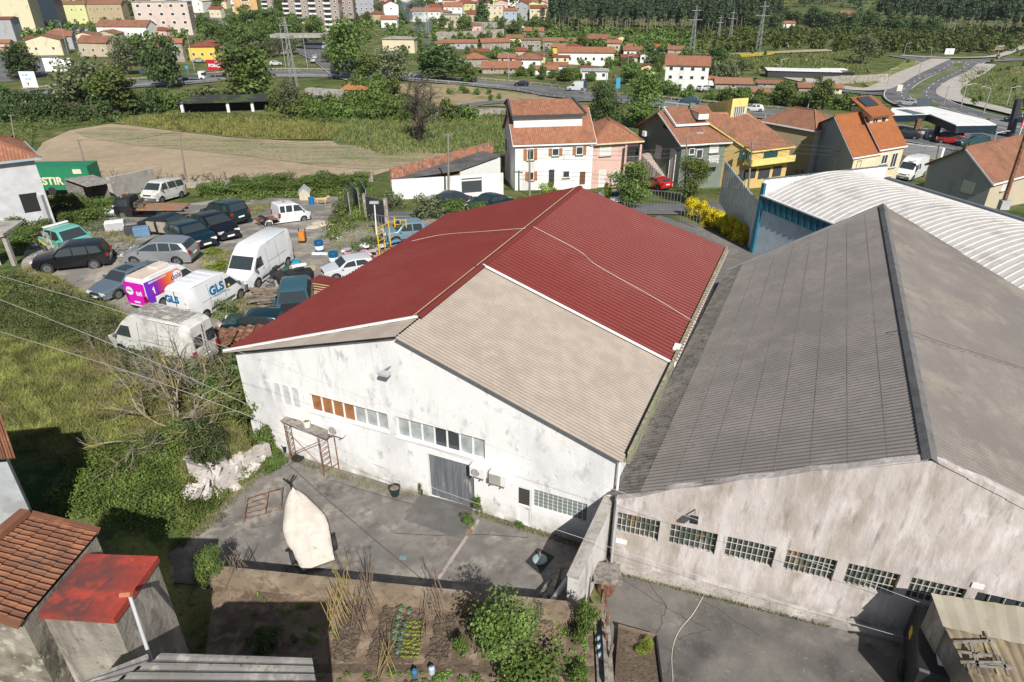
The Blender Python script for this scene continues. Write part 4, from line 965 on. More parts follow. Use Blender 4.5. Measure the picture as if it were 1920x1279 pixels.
v = V_('van','van','white double-cab box truck parked behind the barrel roof','truck',M_pw,mods=dict(win=[[(2.1,1.35),(1.6,1.98),(1.05,2.0),(1.0,1.35)],[(.8,1.35),(.8,2.0),(.2,2.0),(.2,1.35)]]));park(v,(1709,339),(1731,331),1,hmax=1.0)
# ---------------- roads, fields, paths ----------------
M_field = mat('ploughed_field',(.42,.325,.21),[((.33,.25,.16),.05,.45,.6),((.48,.39,.27),.6,.5,.7),((.36,.28,.18),2.5,.5,.65,(1,.15,1))],rough=1,bump=.4,bscale=2,bstretch=(1,.1,1))
M_crop = mat('crop_rows',(.36,.29,.18),[((.17,.18,.08),.35,.47,.62,(.25,2.2,1)),((.20,.20,.10),1.1,.54,.66,(.3,1.5,1)),((.38,.30,.20),.1,.52,.66)],rough=1,bump=.4,bscale=2)
M_yell = mat('tall_yellow_grass',(.16,.18,.05),[((.27,.25,.07),.12,.45,.62),((.08,.13,.03),.5,.5,.65)],rough=1,bump=.8,bscale=3)
M_lush = mat('lush_grass',(.10,.145,.04),[((.17,.18,.06),.12,.45,.6),((.24,.20,.10),.07,.55,.66),((.05,.085,.025),.4,.5,.64)],rough=1,bump=.6,bscale=4)
M_drybank = mat('dry_bank',(.33,.25,.14),[((.13,.15,.05),.16,.5,.62),((.40,.31,.19),.6,.5,.7)],rough=1,bump=.5,bscale=2)
M_cobble = mat('cobbled_drive',(.19,.175,.155),[((.12,.11,.10),9,.45,.6),((.25,.23,.20),.5,.5,.7)],rough=.95,bump=.5,bscale=14)
drape('lot_ground',[(40,500),(75,400),(215,400),(330,385),(400,375),(480,372),(585,372),(640,368),(700,400),(790,405),(900,420),(700,520),(560,600),(430,655),(300,640),(130,600),(60,540)],M_lot,.03,2)
drape('field',[(55,300),(80,268),(130,245),(205,233),(260,236),(330,246),(420,256),(560,266),(640,265),(720,290),(820,285),(800,300),(700,330),(690,342),(340,342),(180,338),(60,330)],M_field,.05,5)
drape('crop_rows',[(140,248),(205,238),(330,250),(560,272),(760,275),(900,280),(820,300),(700,320),(600,312),(430,290),(250,272),(160,258)],M_crop,.09,5)
drape('tall_grass',[(215,232),(270,218),(400,216),(560,228),(640,240),(620,262),(480,262),(330,247)],M_yell,.13,5)
drape('grass_field',[(600,220),(700,215),(860,215),(950,215),(955,285),(830,290),(720,290),(640,275),(610,255)],M_lush,.07,5)
drape('bank',[(745,158),(860,160),(1000,178),(1090,195),(1085,205),(900,200),(840,215),(780,205),(740,180)],M_drybank,.15,5)
drape('driveway',[(1235,405),(1300,420),(1400,462),(1450,480),(1440,560),(1330,600),(1200,420)],M_cobble,.03,2)
drape('forecourt',[(1610,245),(1920,240),(2050,260),(2000,330),(1840,330),(1640,300)],M_asph,.15,5)
def road(name,pxs,w,off=.2,lines=True,dash=True,k=8,cols=3,m=None):
 o,pts = ribbon(name,pxs,w,m or M_asph,off,k,cols=cols)
 if lines:
  mb = MB()
  for side in (-1,1):
   for p,q in zip(pts,pts[1:]):
    d = (q-p).normalized();n = Vector((d.y,-d.x,0));c = n*side*(w/2-.4);e = n*.1
    mb.poly([Vector((v.x,v.y,float(T0(v.x,v.y))+off+.05)) for v in (p+c-e,q+c-e,q+c+e,p+c+e)])
  if dash:
   acc = 0
   for p,q in zip(pts,pts[1:]):
    L = (q-p).length;d = (q-p).normalized();n = Vector((d.y,-d.x,0))*.1;s = -acc
    while s < L:
     a,b = max(s,0),min(s+3.5,L)
     if b > a: mb.poly([Vector((v.x,v.y,float(T0(v.x,v.y))+off+.05)) for v in (p+d*a-n,p+d*b-n,p+d*b+n,p+d*a+n)])
     s += 9
    acc = (L-s)+0 if False else (L+acc) % 9
  mb.build(name+'_markings',M_line)['kind'] = 'structure'
 return pts
street = road('street',[(640,402),(760,402),(960,398),(1100,395),(1200,392),(1300,392),(1420,385)],6.5,.06,lines=False)
highway = road('highway',[(-60,185),(60,177),(160,166),(300,156),(440,144),(560,140),(680,143),(800,150),(900,158),(1000,168),(1100,183),(1240,196),(1400,212),(1520,225),(1700,252),(1960,300)],15,.25)
road('slip_road',[(1120,190),(1000,190),(900,196),(840,206)],6,.3,dash=False)
road('curved_road',[(700,150),(655,135),(620,112),(585,98),(540,90),(470,75)],16,.3)
road('upper_road',[(520,78),(465,66),(420,56),(398,44),(396,34),(420,27)],15,.35)
M_isl = M_lush
struct(ribbon('left_forecourt',[(-40,150),(20,135),(45,100)],26,M_asph,.1)[0])
road('avenue_right_lane',[(1960,246),(1850,224),(1785,206),(1745,190),(1737,174),(1758,154),(1822,118)],9,.36)
road('avenue',[(1960,262),(1830,232),(1750,210),(1705,194),(1690,180),(1700,164),(1742,142),(1788,118)],9.5,.32)
road('side_street',[(1500,160),(1580,172),(1650,178),(1700,178)],6,.28,lines=False)
road('upper_street',[(1920,112),(1800,118),(1700,108),(1690,106)],9,.3)
struct(ribbon('pavement',[(1935,222),(1855,203),(1795,188),(1777,175),(1792,158),(1850,122)],6,M_pave,.42)[0])
struct(ribbon('pavement',[(1540,160),(1620,170),(1665,160),(1720,132),(1765,112)],7,M_pave,.42)[0])
struct(ribbon('pavement',[(1690,106),(1790,110),(1860,108),(1920,90)],4,M_pave,.5)[0])
struct(ribbon('median',[(1760,202),(1727,190),(1716,178),(1730,162),(1802,120)],3,M_lush,.48)[0])
drape('meadow',[(1790,185),(1790,170),(1870,122),(1960,125),(1990,215),(1860,200)],M_lush,.3,6)
drape('bank',[(1700,112),(1755,118),(1700,150),(1640,168),(1620,160)],M_yell,.25,6)
drape('yellow_flowers',[(1385,103),(1460,100),(1440,106),(1390,110)],mat('rape_yellow',(.55,.42,.03),rough=1),.5,6)
drape('dry_field',[(1235,98),(1560,94),(1560,98),(1240,104)],M_field,.45,8)
drape('dry_field',[(1860,88),(1960,78),(1960,90),(1850,100)],M_drybank,.45,8)
drape('dry_field',[(820,60),(900,60),(860,70),(780,72)],M_drybank,.45,8)
drape('lane',[(1440,133),(1500,140),(1560,160),(1540,163),(1480,150),(1440,140)],M_pave,.3,6)
# crossings
mb = MB()
for x0,y0,x1,y1 in ((1776,117,1800,119),(1812,118,1834,120)):
 a,b = G(x0,y0),G(x1,y1)
 for i in range(6):
  p = a.lerp(b,(i+.2)/6);q = a.lerp(b,(i+.6)/6);u = Vector((.35,-3.5,0));mb.poly([Vector((v.x,v.y,float(T0(v.x,v.y))+.46)) for v in (p,q,q+u,p+u)])
mb.build('crossing_markings',M_line)['kind'] = 'structure'

# ---------------- foliage ----------------
def leafcloud(seed,blobs,n,size,up=.35,droop=0,flat=.0,aspect=1.5):
 """n leaf clumps spread through the lumpy volume; returns verts, faces"""
 r = np.random.RandomState(seed);bl = np.array(blobs,float);vol = bl[:,3]*bl[:,4]*bl[:,5]
 k = r.choice(len(bl),n,p=vol**.75/np.sum(vol**.75));d = r.normal(size=(n,3));d /= np.linalg.norm(d,axis=1)[:,None]
 rr = r.uniform(0,1,n)**.38;c = bl[k,:3]+d*bl[k,3:6]*(rr*r.uniform(.85,1.12,n))[:,None]
 nn = d+r.normal(size=(n,3))*.65+np.array([0,0,up]);nn /= np.linalg.norm(nn,axis=1)[:,None]
 t = r.normal(size=(n,3));t[:,2] -= droop;t -= nn*np.sum(t*nn,axis=1)[:,None];t /= np.linalg.norm(t,axis=1)[:,None];b = np.cross(nn,t)
 s = size*r.uniform(.55,1.3,n)[:,None];w = s/aspect
 V = np.stack([c-t*s*.5,c+b*w*.5+nn*s*.08,c+t*s*.5,c-b*w*.5+nn*s*.08],1).reshape(-1,3);F_ = np.arange(4*n).reshape(n,4);return V,F_
def cloudmesh(name,parts,m):
 Vs = [];Fs = [];o = 0
 for V,F_ in parts: Vs.append(V);Fs.append(F_+o);o += len(V)
 V = np.concatenate(Vs);F_ = np.concatenate(Fs);me = bpy.data.meshes.new(name);me.vertices.add(len(V));me.vertices.foreach_set('co',V.astype(np.float32).ravel())
 k = F_.shape[1];me.loops.add(F_.size);me.loops.foreach_set('vertex_index',F_.astype(np.int32).ravel());me.polygons.add(len(F_));me.polygons.foreach_set('loop_start',np.arange(0,F_.size,k,dtype=np.int32));me.polygons.foreach_set('loop_total',np.full(len(F_),k,np.int32)) if bpy.app.version < (4,0) else None
 me.materials.append(m);me.update(calc_edges=True);me.validate();return me
def lumps(seed,R,Hh,z0,n,rmin=.28,rmax=.5,shape='round'):
 r = random.Random(seed);out = [(0,0,z0+Hh*.5,R*.62,R*.62,Hh*.38)]
 for i in range(n):
  a = r.uniform(0,2*pi);t = r.uniform(.05,.95)
  if shape == 'round': pr = sqrt(max(0,1-(2*t-1)**2))*.72
  elif shape == 'cone': pr = (1-t)*.78
  elif shape == 'column': pr = .5*min(1,(1-t)*3)
  else: pr = sqrt(max(0,1-t*t))*.8
  q = r.uniform(.6,1)*pr*R;s = r.uniform(rmin,rmax)*R*(1 if shape != 'cone' else (1.15-t));out.append((cos(a)*q,sin(a)*q,z0+Hh*t,s,s,s*r.uniform(.55,.9)))
 return out
L_mid = leafmat('leaf_green',(.095,.155,.036),(.16,.22,.055),.3);L_dark = leafmat('leaf_dark',(.055,.095,.03),(.10,.145,.048));L_lite = leafmat('leaf_light',(.11,.17,.04),(.17,.23,.06),.35)
L_olive = leafmat('leaf_olive',(.12,.15,.065),(.16,.18,.09));L_lime = leafmat('leaf_lime',(.18,.24,.03),(.28,.33,.05),.35);L_yel = leafmat('leaf_yellow',(.52,.43,.015),(.75,.60,.03),.3)
L_euc = leafmat('leaf_eucalyptus',(.045,.075,.036),(.08,.115,.055),.15);L_dry = leafmat('leaf_dry',(.20,.16,.09),(.30,.24,.14),.1)
M_bark = mat('bark',(.13,.10,.075),[((.07,.055,.04),5,.45,.6)],rough=.95,bump=.5);M_barkp = mat('pale_bark',(.26,.22,.17),[((.14,.11,.085),1.5,.45,.6)],rough=.95)
def trunkmesh(seed,h,r,R,z1,n=6,m=M_bark,name='trunk',parent=None):
 q = random.Random(seed);mb = MB();top = Vector((q.uniform(-.1,.1)*h,q.uniform(-.1,.1)*h,h));mid = top*.5+Vector((q.uniform(-.06,.06)*h,0,0))
 mb.path([Vector((0,0,-.3)),mid,top],r,7,r2=r*.55)
 for i in range(n):
  a = 2*pi*i/n+q.uniform(-.4,.4);s = mid.lerp(top,q.uniform(.3,1));e = Vector((cos(a)*R*.6,sin(a)*R*.6,z1*q.uniform(.65,.95)));mb.path([s,s.lerp(e,.5)+Vector((0,0,.1*h)),e],r*.4,5,r2=r*.1)
 return mb.build(name,m,parent,world=False)
PROTO = {}
def proto(key,seed,R,Hh,z0,nl,size,lm,shape='round',nb=16,trunk=True,bark=M_bark,tr=.05,**kw):
 root = thing(key,'x','tree');root['_'] = 1;del root['_']
 tot = z0+Hh
 if trunk: trunkmesh(seed,z0+Hh*.35,tr*tot,R,tot,parent=root,m=bark)
 me = cloudmesh('crown',[leafcloud(seed,lumps(seed,R,Hh,z0,nb,shape=shape),nl,size,**kw)],lm);c = bpy.data.objects.new('crown',me);C.objects.link(c);c.parent = root
 PROTO[key] = dict(o=root,w=2*R,h=tot,used=False);return root
# near: 1 unit = 1 m, crown detail for 40-90 m; far: for 150 m and more
proto('linden',1,1.9,3.4,.7,5200,.17,L_mid,nb=20)
proto('leafy_tree',2,1.8,3.3,.8,5200,.16,L_lite,nb=18)
proto('tall_garden_tree',3,1.6,5.0,.4,5200,.19,L_mid,shape='cone',nb=26)
proto('dark_garden_tree',12,2.6,4.2,.5,6500,.22,L_dark,nb=26)
proto('bush',4,1.0,1.3,0,1800,.13,L_mid,shape='dome',nb=9,trunk=False)
proto('olive_bush',5,1.0,1.2,0,1800,.13,L_olive,shape='dome',nb=9,trunk=False)
proto('lime_bush',6,1.0,1.3,0,1800,.12,L_lime,shape='dome',nb=8,trunk=False)
proto('dark_bush',7,1.0,1.3,0,1800,.13,L_dark,shape='dome',nb=9,trunk=False)
proto('flowering_hedge',8,1.0,1.1,0,2600,.12,L_yel,shape='dome',nb=9,trunk=False)
proto('far_tree',20,4,7,1.5,2600,.62,L_mid,nb=20)
proto('far_dark_tree',21,4,7.5,1.0,2600,.62,L_dark,nb=22)
proto('far_olive_tree',22,4,6.5,1.5,2200,.55,L_olive,nb=20)
proto('far_light_tree',23,4,9,1.0,2600,.5,L_lite,nb=26,droop=.8)
proto('far_conifer',24,3.4,10,.5,2200,.65,L_dark,shape='cone',nb=26)
proto('far_bush',25,3,3,0,1400,.5,L_mid,shape='dome',nb=12,trunk=False)
proto('far_dark_bush',26,3,3,0,1400,.5,L_dark,shape='dome',nb=12,trunk=False)
proto('far_olive_bush',27,3,3,0,1400,.5,L_olive,shape='dome',nb=12,trunk=False)
proto('far_dry_bush',28,3,2.4,0,1200,.45,L_dry,shape='dome',nb=12,trunk=False)
NAMES = dict(linden='tree',leafy_tree='tree',tall_garden_tree='tree',dark_garden_tree='tree',far_tree='tree',far_dark_tree='tree',far_olive_tree='tree',far_light_tree='tree',far_conifer='conifer',bush='bush',olive_bush='bush',lime_bush='bush',dark_bush='bush',flowering_hedge='hedge_bush',far_bush='bush',far_dark_bush='bush',far_olive_bush='bush',far_dry_bush='bush')
rng = random.Random(5)
def plant(key,px,py,wpx,hpx,label,group=None,loc=None,name=None,cat=None):
 pr = PROTO[key];p = G(px,py) if loc is None else Vector(loc);s = ppm(p);a = wpx/s/pr['w'];b = hpx/s/pr['h']
 sc = (a,a,b)
 if not pr['used']: o = pr['o'];pr['used'] = True;KIDS[o.name] = kids(o);o.location = p;o.scale = sc;o.rotation_euler = (0,0,rng.uniform(0,6));o.name = name or NAMES[key];KIDS[o.name] = kids(o);o['label'] = label
 else: o = dup(pr['o'],label,p,rng.uniform(0,6),sc);o.name = name or NAMES[key]
 nm = NAMES[key];o['category'] = cat or ('bush' if 'bush' in nm else 'tree')
 if group: o['group'] = group
 elif 'group' in o: del o['group']
 return o
TR = [
 ('far_dark_tree',50,148,70,60,'round dark green tree left of the white billboard'),
 ('far_olive_tree',165,208,112,88,'big grey-green tree covering the right end of the white billboard'),
 ('far_tree',222,218,105,80,'broad green tree at the field corner behind the brambles'),
 ('far_olive_tree',240,140,60,62,'olive green tree beside the white house with red tiled roof'),
 ('far_tree',262,125,62,52,'green tree behind the truck road, left of the dark conifer'),
 ('far_dark_tree',316,164,72,88,'tall very dark tree beside the small lorry on the highway'),
 ('far_dark_tree',292,150,50,58,'dark tree touching the left side of the tallest dark one'),
 ('far_tree',470,192,118,92,'huge bushy green tree in front of the red billboard'),
 ('far_olive_bush',378,196,84,32,'grey-leaved bush above the left end of the open black shed'),
 ('far_olive_bush',445,192,70,26,'grey-leaved bush above the middle of the open black shed'),
 ('far_olive_tree',545,215,52,60,'grey-green tree at the foot of the steel pylon'),
 ('far_light_tree',662,150,92,106,'tall pale feathery poplar beside the bridge'),
 ('far_light_tree',636,140,50,80,'slimmer pale poplar left of the tallest one'),
 ('far_olive_tree',740,152,80,56,'olive tree in front of the burning heap'),
 ('far_dark_tree',828,152,105,62,'wide dark green tree behind the silver car on the highway'),
 ('far_tree',872,158,50,36,'green tree left of the orange barn roof'),
 ('far_tree',690,155,56,46,'light green tree behind the dark cars on the highway'),
 ('dark_garden_tree',1132,252,84,90,'big glossy dark tree behind the pink house'),
 ('far_light_tree',1202,232,78,92,'willow-like tree behind the green house gable'),
 ('far_tree',1195,240,60,42,'light green tree at the foot of the willow'),
 ('far_conifer',905,50,42,52,'dark conifer among the hillside houses'),
 ('far_conifer',672,52,14,28,'slim dark cypress beside the white flats'),
 ('far_dark_tree',762,44,30,26,'dark round tree before the long white hillside house'),
 ('far_tree',788,66,26,26,'green tree beside the smoke'),
 ('far_olive_tree',810,56,22,20,'small olive tree right of the lattice mast'),
 ('far_tree',832,55,24,22,'small tree under the ruined grey house'),
 ('far_tree',870,62,34,26,'green tree left of the arcaded ruin'),
 ('far_tree',962,68,38,20,'green tree right of the arcaded ruin'),
 ('far_bush',760,100,24,14,'bush below the smoke'),
 ('far_tree',905,82,20,18,'small bright tree under the garden wall'),
 ('far_tree',1092,100,24,30,'ivy-green tree left of the long tiled barn'),
 ('far_conifer',1164,104,11,20,'dark narrow cypress beside the white cottage'),
 ('far_dark_tree',1225,132,50,44,'dark tree right of the white cottage'),
 ('far_light_tree',1234,150,36,44,'yellow-green tree beside the yellow gable'),
 ('far_dark_tree',1345,118,46,30,'dark round tree above the bamboo'),
 ('far_conifer',1434,106,9,13,'small dark tree on the yellow field edge'),
 ('far_tree',1390,196,42,28,'bushy tree before the collapsed sheds'),
 ('far_tree',1466,198,48,40,'round bright tree right of the tumbledown white sheds'),
 ('far_tree',1535,208,58,52,'large leafy tree beside the tall lamp post and beige house'),
 ('far_olive_tree',1616,120,54,50,'round olive tree standing in the meadow'),
 ('far_tree',1180,158,44,34,'tree above the oval advertising sign'),
 ('far_tree',1018,150,18,24,'ivy-covered tree by the highway'),
 ('far_tree',1060,152,40,20,'low tree between the cottages and highway'),
 ('linden',1180,390,84,86,'round green tree on the street before the red car'),
 ('leafy_tree',1292,378,76,78,'light green round tree in front of the green house'),
 ('tall_garden_tree',1783,374,84,112,'tall layered green tree before the white-grey house on the right'),
 ('lime_bush',1024,372,42,32,'yellow-green bush before the white house'),
 ('lime_bush',1138,388,24,50,'yellow-green conical shrub left of the round street tree'),
 ('dark_bush',1508,330,34,30,'small dark bush beside the yellow house'),
 ('olive_bush',1543,332,44,44,'brownish round bush in front of the beige house'),
 ('bush',1583,332,42,42,'green round bush left of the cream house door'),
 ('dark_bush',1524,318,40,34,'dark bush behind the brownish round one'),
 ('bush',845,402,70,26,'wild shrub mound beside the tarp-covered car'),
 ('olive_bush',800,412,70,44,'olive wild shrub at the street edge behind the red roof'),
 ('bush',900,405,60,24,'green wild shrub near the dark teal street saloon'),
 ('bush',985,388,60,14,'low green shrubs before the white house wall'),
]
for t in TR: plant(*t[:5],t[5])
ORD = ['leftmost','second from left','third from left','fourth from left','fifth from left','sixth from left','seventh from left','eighth from left','ninth from left','tenth from left']
def nth(i,n):
 if i < 10 and i < (n+1)//2: return ORD[i]
 j = n-1-i;return ORD[j].replace('left','right') if j < 10 else None
def scatter(key,pts,wr,hr,label,group,seed=0):
 r = random.Random(seed);o = sorted(range(len(pts)),key=lambda i: pts[i][0])
 for i,(x,y) in enumerate(pts): q = nth(o.index(i),len(pts));plant(key,x,y,r.uniform(*wr),r.uniform(*hr),label+((', '+q) if q and len((label+' '+q).split()) <= 16 else ''),group)
def line(x0,y0,x1,y1,n,j=3,seed=1):
 r = random.Random(seed);return [(x0+(x1-x0)*(i+.5)/n+r.uniform(-j,j),y0+(y1-y0)*(i+.5)/n+r.uniform(-j*.5,j*.5)) for i in range(n)]
scatter('far_dark_bush',line(0,205,300,212,9,5,2)+line(0,228,210,228,6,4,3),(45,65),(26,40),'dense dark bramble bush on the slope below the highway','brambles below the highway',1)
scatter('far_dry_bush',line(20,222,300,205,6,8,4),(40,60),(18,26),'brown dry bramble bush between the green ones','dry brambles below the highway',2)
scatter('far_bush',line(300,205,345,200,3,4,5)+line(500,205,640,212,6,6,6)+line(540,225,900,225,10,5,7),(44,66),(24,38),'green wild bush around the open black shed and hut','bushes round the black shed',3)
scatter('far_bush',line(640,205,760,210,6,5,8)+line(650,180,740,180,4,5,9),(44,60),(30,42),'leafy green bush right of the orange roofed hut','bushes beside the orange roofed hut',4)
scatter('far_tree',line(415,100,560,62,8,6,10)+line(430,60,560,38,7,6,11)+line(470,95,600,72,5,5,12)+line(395,70,500,95,5,5,13),(30,44),(26,40),'green tree on the slope under the apartment blocks','trees under the apartment blocks',5)
scatter('far_olive_tree',line(430,118,560,100,6,5,14)+line(610,125,640,100,3,4,15),(26,40),(20,34),'olive green tree beside the bridge and wall','trees beside the bridge',6)
scatter('far_bush',[(845,178),(875,176),(893,179),(917,178),(920,190),(935,187),(866,172)],(14,26),(10,15),'rounded green bush on the dry bank between the two roads','bushes on the dry bank',7)
scatter('far_bush',line(1180,150,1290,195,7,6,16)+line(1320,190,1420,200,6,5,17)+line(1420,195,1640,208,9,5,18),(34,50),(18,30),'green roadside bush behind the highway fence','roadside bushes behind the highway fence',8)
scatter('far_bush',line(960,140,1120,155,7,5,19)+line(880,110,1000,110,6,6,20)+line(1140,130,1220,110,5,6,21),(22,36),(12,22),'green bush between the old cottages','bushes between the old cottages',9)
scatter('far_olive_bush',[(1370,150),(1350,148),(1335,146),(1385,142)],(30,44),(26,38),'pale bamboo thicket right of the three-storey white house','bamboo thicket',10)
scatter('far_tree',line(600,50,700,48,4,4,22)+line(700,30,860,25,8,6,23)+line(560,15,980,2,16,8,24)+line(930,62,1040,62,5,5,25),(20,34),(16,28),'small green tree among the hillside houses','trees among the hillside houses',11)
scatter('far_dark_tree',line(1450,45,1640,60,10,6,26)+line(1300,60,1460,55,8,6,27)+line(1640,62,1760,70,6,6,28),(30,46),(22,34),'dark round tree along the terraced hillside','trees on the terraced hillside',12)
scatter('far_tree',line(0,60,110,40,3,5,29)+[(225,62),(178,28),(250,30),(410,22),(385,62),(600,62)],(24,36),(20,34),'small green tree among the top-left buildings','trees among the top-left buildings',13)
# vegetation round the lot
scatter('bush',line(375,368,690,352,13,4,30)+line(440,352,700,345,9,4,31),(40,62),(16,26),'bramble bush along the far edge of the car lot','brambles at the far lot edge',14)
scatter('bush',line(30,470,60,440,3,5,32)+line(90,400,235,395,5,5,33)+line(20,440,210,410,5,5,34),(44,64),(20,34),'dark bramble bush between the grey house and turquoise pickup','brambles by the grey house',15)
scatter('olive_bush',[(690,470),(665,478),(640,405),(655,392),(625,422),(700,460),(715,395),(735,390)],(36,54),(14,30),'weedy shrub beside the lot gate track','weeds by the gate track',16)
scatter('lime_bush',[(425,505),(400,512),(455,510),(410,585),(395,478)],(40,55),(10,20),'patch of tall green weeds between the parked vans','weed patches between the vans',17)
plant('olive_bush',432,592,52,34,'round grey-green bush at the nose of the GLS van'.replace('GLS ','lettered '))
plant('bush',590,612,48,50,'green weeds between the timber pile and red roof')
scatter('flowering_hedge',line(1285,402,1318,412,3,1,40)+line(1318,416,1404,460,10,1,41),(33,35),(29,31),'bright yellow flowering hedge shrub along the cobbled drive','yellow hedge along the drive')
# ---------------- forest ----------------
ME_E = []
for k in range(4):
 r = thing('eucalyptus','tall eucalyptus with bare pale trunk at the forest edge','tree');q = random.Random(70+k)
 tb = MB();tb.path([(0,0,-1),(q.uniform(-.3,.3),0,9),(q.uniform(-.5,.5),q.uniform(-.4,.4),19)],.27,5,r2=.1);tb.build('trunk',M_barkp,r,world=False)
 me = cloudmesh('crown',[leafcloud(80+k,lumps(80+k,2.9,13,8.5,13,shape='column',rmin=.35,rmax=.6),620,1.15,droop=.8)],L_euc);c = bpy.data.objects.new('crown',me);C.objects.link(c);c.parent = r;KIDS[r.name] = kids(r);ME_E.append(r)
r = random.Random(9);cnt = 0
def euc(x,y,s):
 global cnt
 p = G(x,y);a = ME_E[cnt % 4];lab = 'tall eucalyptus with bare pale trunk in the dark wood'
 if cnt < 4: o = a;o.location = p;o.rotation_euler = (0,0,r.uniform(0,6));o.scale = (s,)*3;o['label'] = lab;o['group'] = 'eucalyptus wood'
 else: o = dup(a,lab,p,r.uniform(0,6),s,'eucalyptus wood')
 cnt += 1
for row,(dy,sc) in enumerate(((0,.85),(-4,1.0),(-9,1.15))):
 n = 44 - row*4
 for i in range(n):
  t = (i+r.uniform(.1,.9))/n;x = 1030+t*430;y = 56+10*min(1,t*2.2)+dy+r.uniform(-1.5,1.5)-(max(0,x-1330)*.14);euc(x,y,sc*r.uniform(.8,1.15))
for row,(dy,sc) in enumerate(((0,.9),(-5,1.05))):
 for i in range(30):
  t = (i+r.uniform(.1,.9))/30;euc(1635+t*320,62+14*t+dy+r.uniform(-2,2)-10*(1-t),sc*r.uniform(.8,1.15))
def forest(name,label,box,n,size,m,seed,hgt=12,cond=None):
 rs = np.random.RandomState(seed);x0,x1,y0,y1 = box;parts = []
 X = rs.uniform(x0,x1,n*2);Y = rs.uniform(y0,y1,n*2);K = np.array([cond(a,b) if cond else True for a,b in zip(X,Y)]);X = X[K][:n];Y = Y[K][:n];Zt = T0(X,Y)
 bl = [(a,b,z+hgt*rs.uniform(.35,.75),hgt*.42,hgt*.42,hgt*rs.uniform(.35,.6)) for a,b,z in zip(X,Y,Zt)]
 V,F_ = leafcloud(seed,bl,n*34,size);me = cloudmesh(name,[(V,F_)],m);o = bpy.data.objects.new(name,me);C.objects.link(o);tag(o,label,'woodland',kind='stuff');return o
px_of = lambda x,y: 960+FP*x/(y*cos(PITCH)+(H-float(T0(x,y)))*sin(PITCH))
forest('forest','dark dense wood covering the hill along the top of the photo',(-60,700,480,900),950,2.6,L_euc,3,15,cond=lambda a,b: (px_of(a,b) > 1030 and b > 505 and px_of(a,b) < 1440) or (px_of(a,b) > 1600 and b > 500) or (b > 640 and px_of(a,b) > 980))
forest('forest','lighter hillside woodland behind the top left town',(-800,500,620,1200),800,3.4,L_mid,4,13)
forest('vineyard','green orchard rows on the flat land below the wood',(90,560,300,455),900,1.5,leafmat('leaf_vine',(.07,.11,.025),(.13,.17,.04)),5,4.5,cond=lambda a,b: px_of(a,b) > 1225 and px_of(a,b) < 2000 and not (px_of(a,b) < 1600 and b < 330) and not (px_of(a,b) > 1660 and b < 325))
forest('scrub','green scrub and brambles on the slope below the wood',(20,170,300,450),380,1.5,L_mid,6,4,cond=lambda a,b: 1000 < px_of(a,b) < 1300 and b > 330)
# ---------------- houses ----------------
T_or = tiles('orange_tiles',(.38,.165,.09),(.28,.12,.072),mosslo=.54,stain=(.50,.24,.11));T_br = tiles('brown_tiles',(.25,.11,.07),(.33,.15,.085),mosslo=.48,stain=(.38,.18,.09))
T_rd = tiles('red_tiles',(.26,.07,.04),(.20,.06,.035),mosslo=.55);T_pale = tiles('pale_tiles',(.34,.17,.10),(.28,.13,.08),mosslo=.48,moss=(.2,.15,.11))
T_brt = tiles('bright_orange_tiles',(.42,.145,.045),(.36,.12,.04),mosslo=.56,mosshi=.85,stain=(.50,.20,.07))
def wm(name,c,d=None,**k): return mat('wall_'+name,c,[((d or tuple(v*.72 for v in c)),.5,.55,.72,(1,1,.5))],rough=.9,var=.05,**k)
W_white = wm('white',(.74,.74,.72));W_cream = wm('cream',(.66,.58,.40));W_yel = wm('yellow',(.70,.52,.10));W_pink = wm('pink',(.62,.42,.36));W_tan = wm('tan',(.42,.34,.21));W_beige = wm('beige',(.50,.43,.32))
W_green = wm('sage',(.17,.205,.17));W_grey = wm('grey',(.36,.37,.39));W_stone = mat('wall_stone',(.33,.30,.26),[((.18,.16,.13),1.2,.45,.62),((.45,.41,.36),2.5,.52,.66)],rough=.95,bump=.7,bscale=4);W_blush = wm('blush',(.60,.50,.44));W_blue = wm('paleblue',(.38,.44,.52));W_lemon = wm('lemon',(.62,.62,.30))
M_shut = mat('roller_blind',(.62,.60,.56),rough=.6,var=.04);M_brown = mat('brown_shutter',(.36,.15,.05),rough=.6);M_garage = mat('dark_shutter_door',(.045,.05,.055),rough=.6);M_doorb = mat('brown_door',(.16,.07,.035),rough=.6);M_tealw = mat('teal_shutter',(.015,.07,.075),rough=.5)
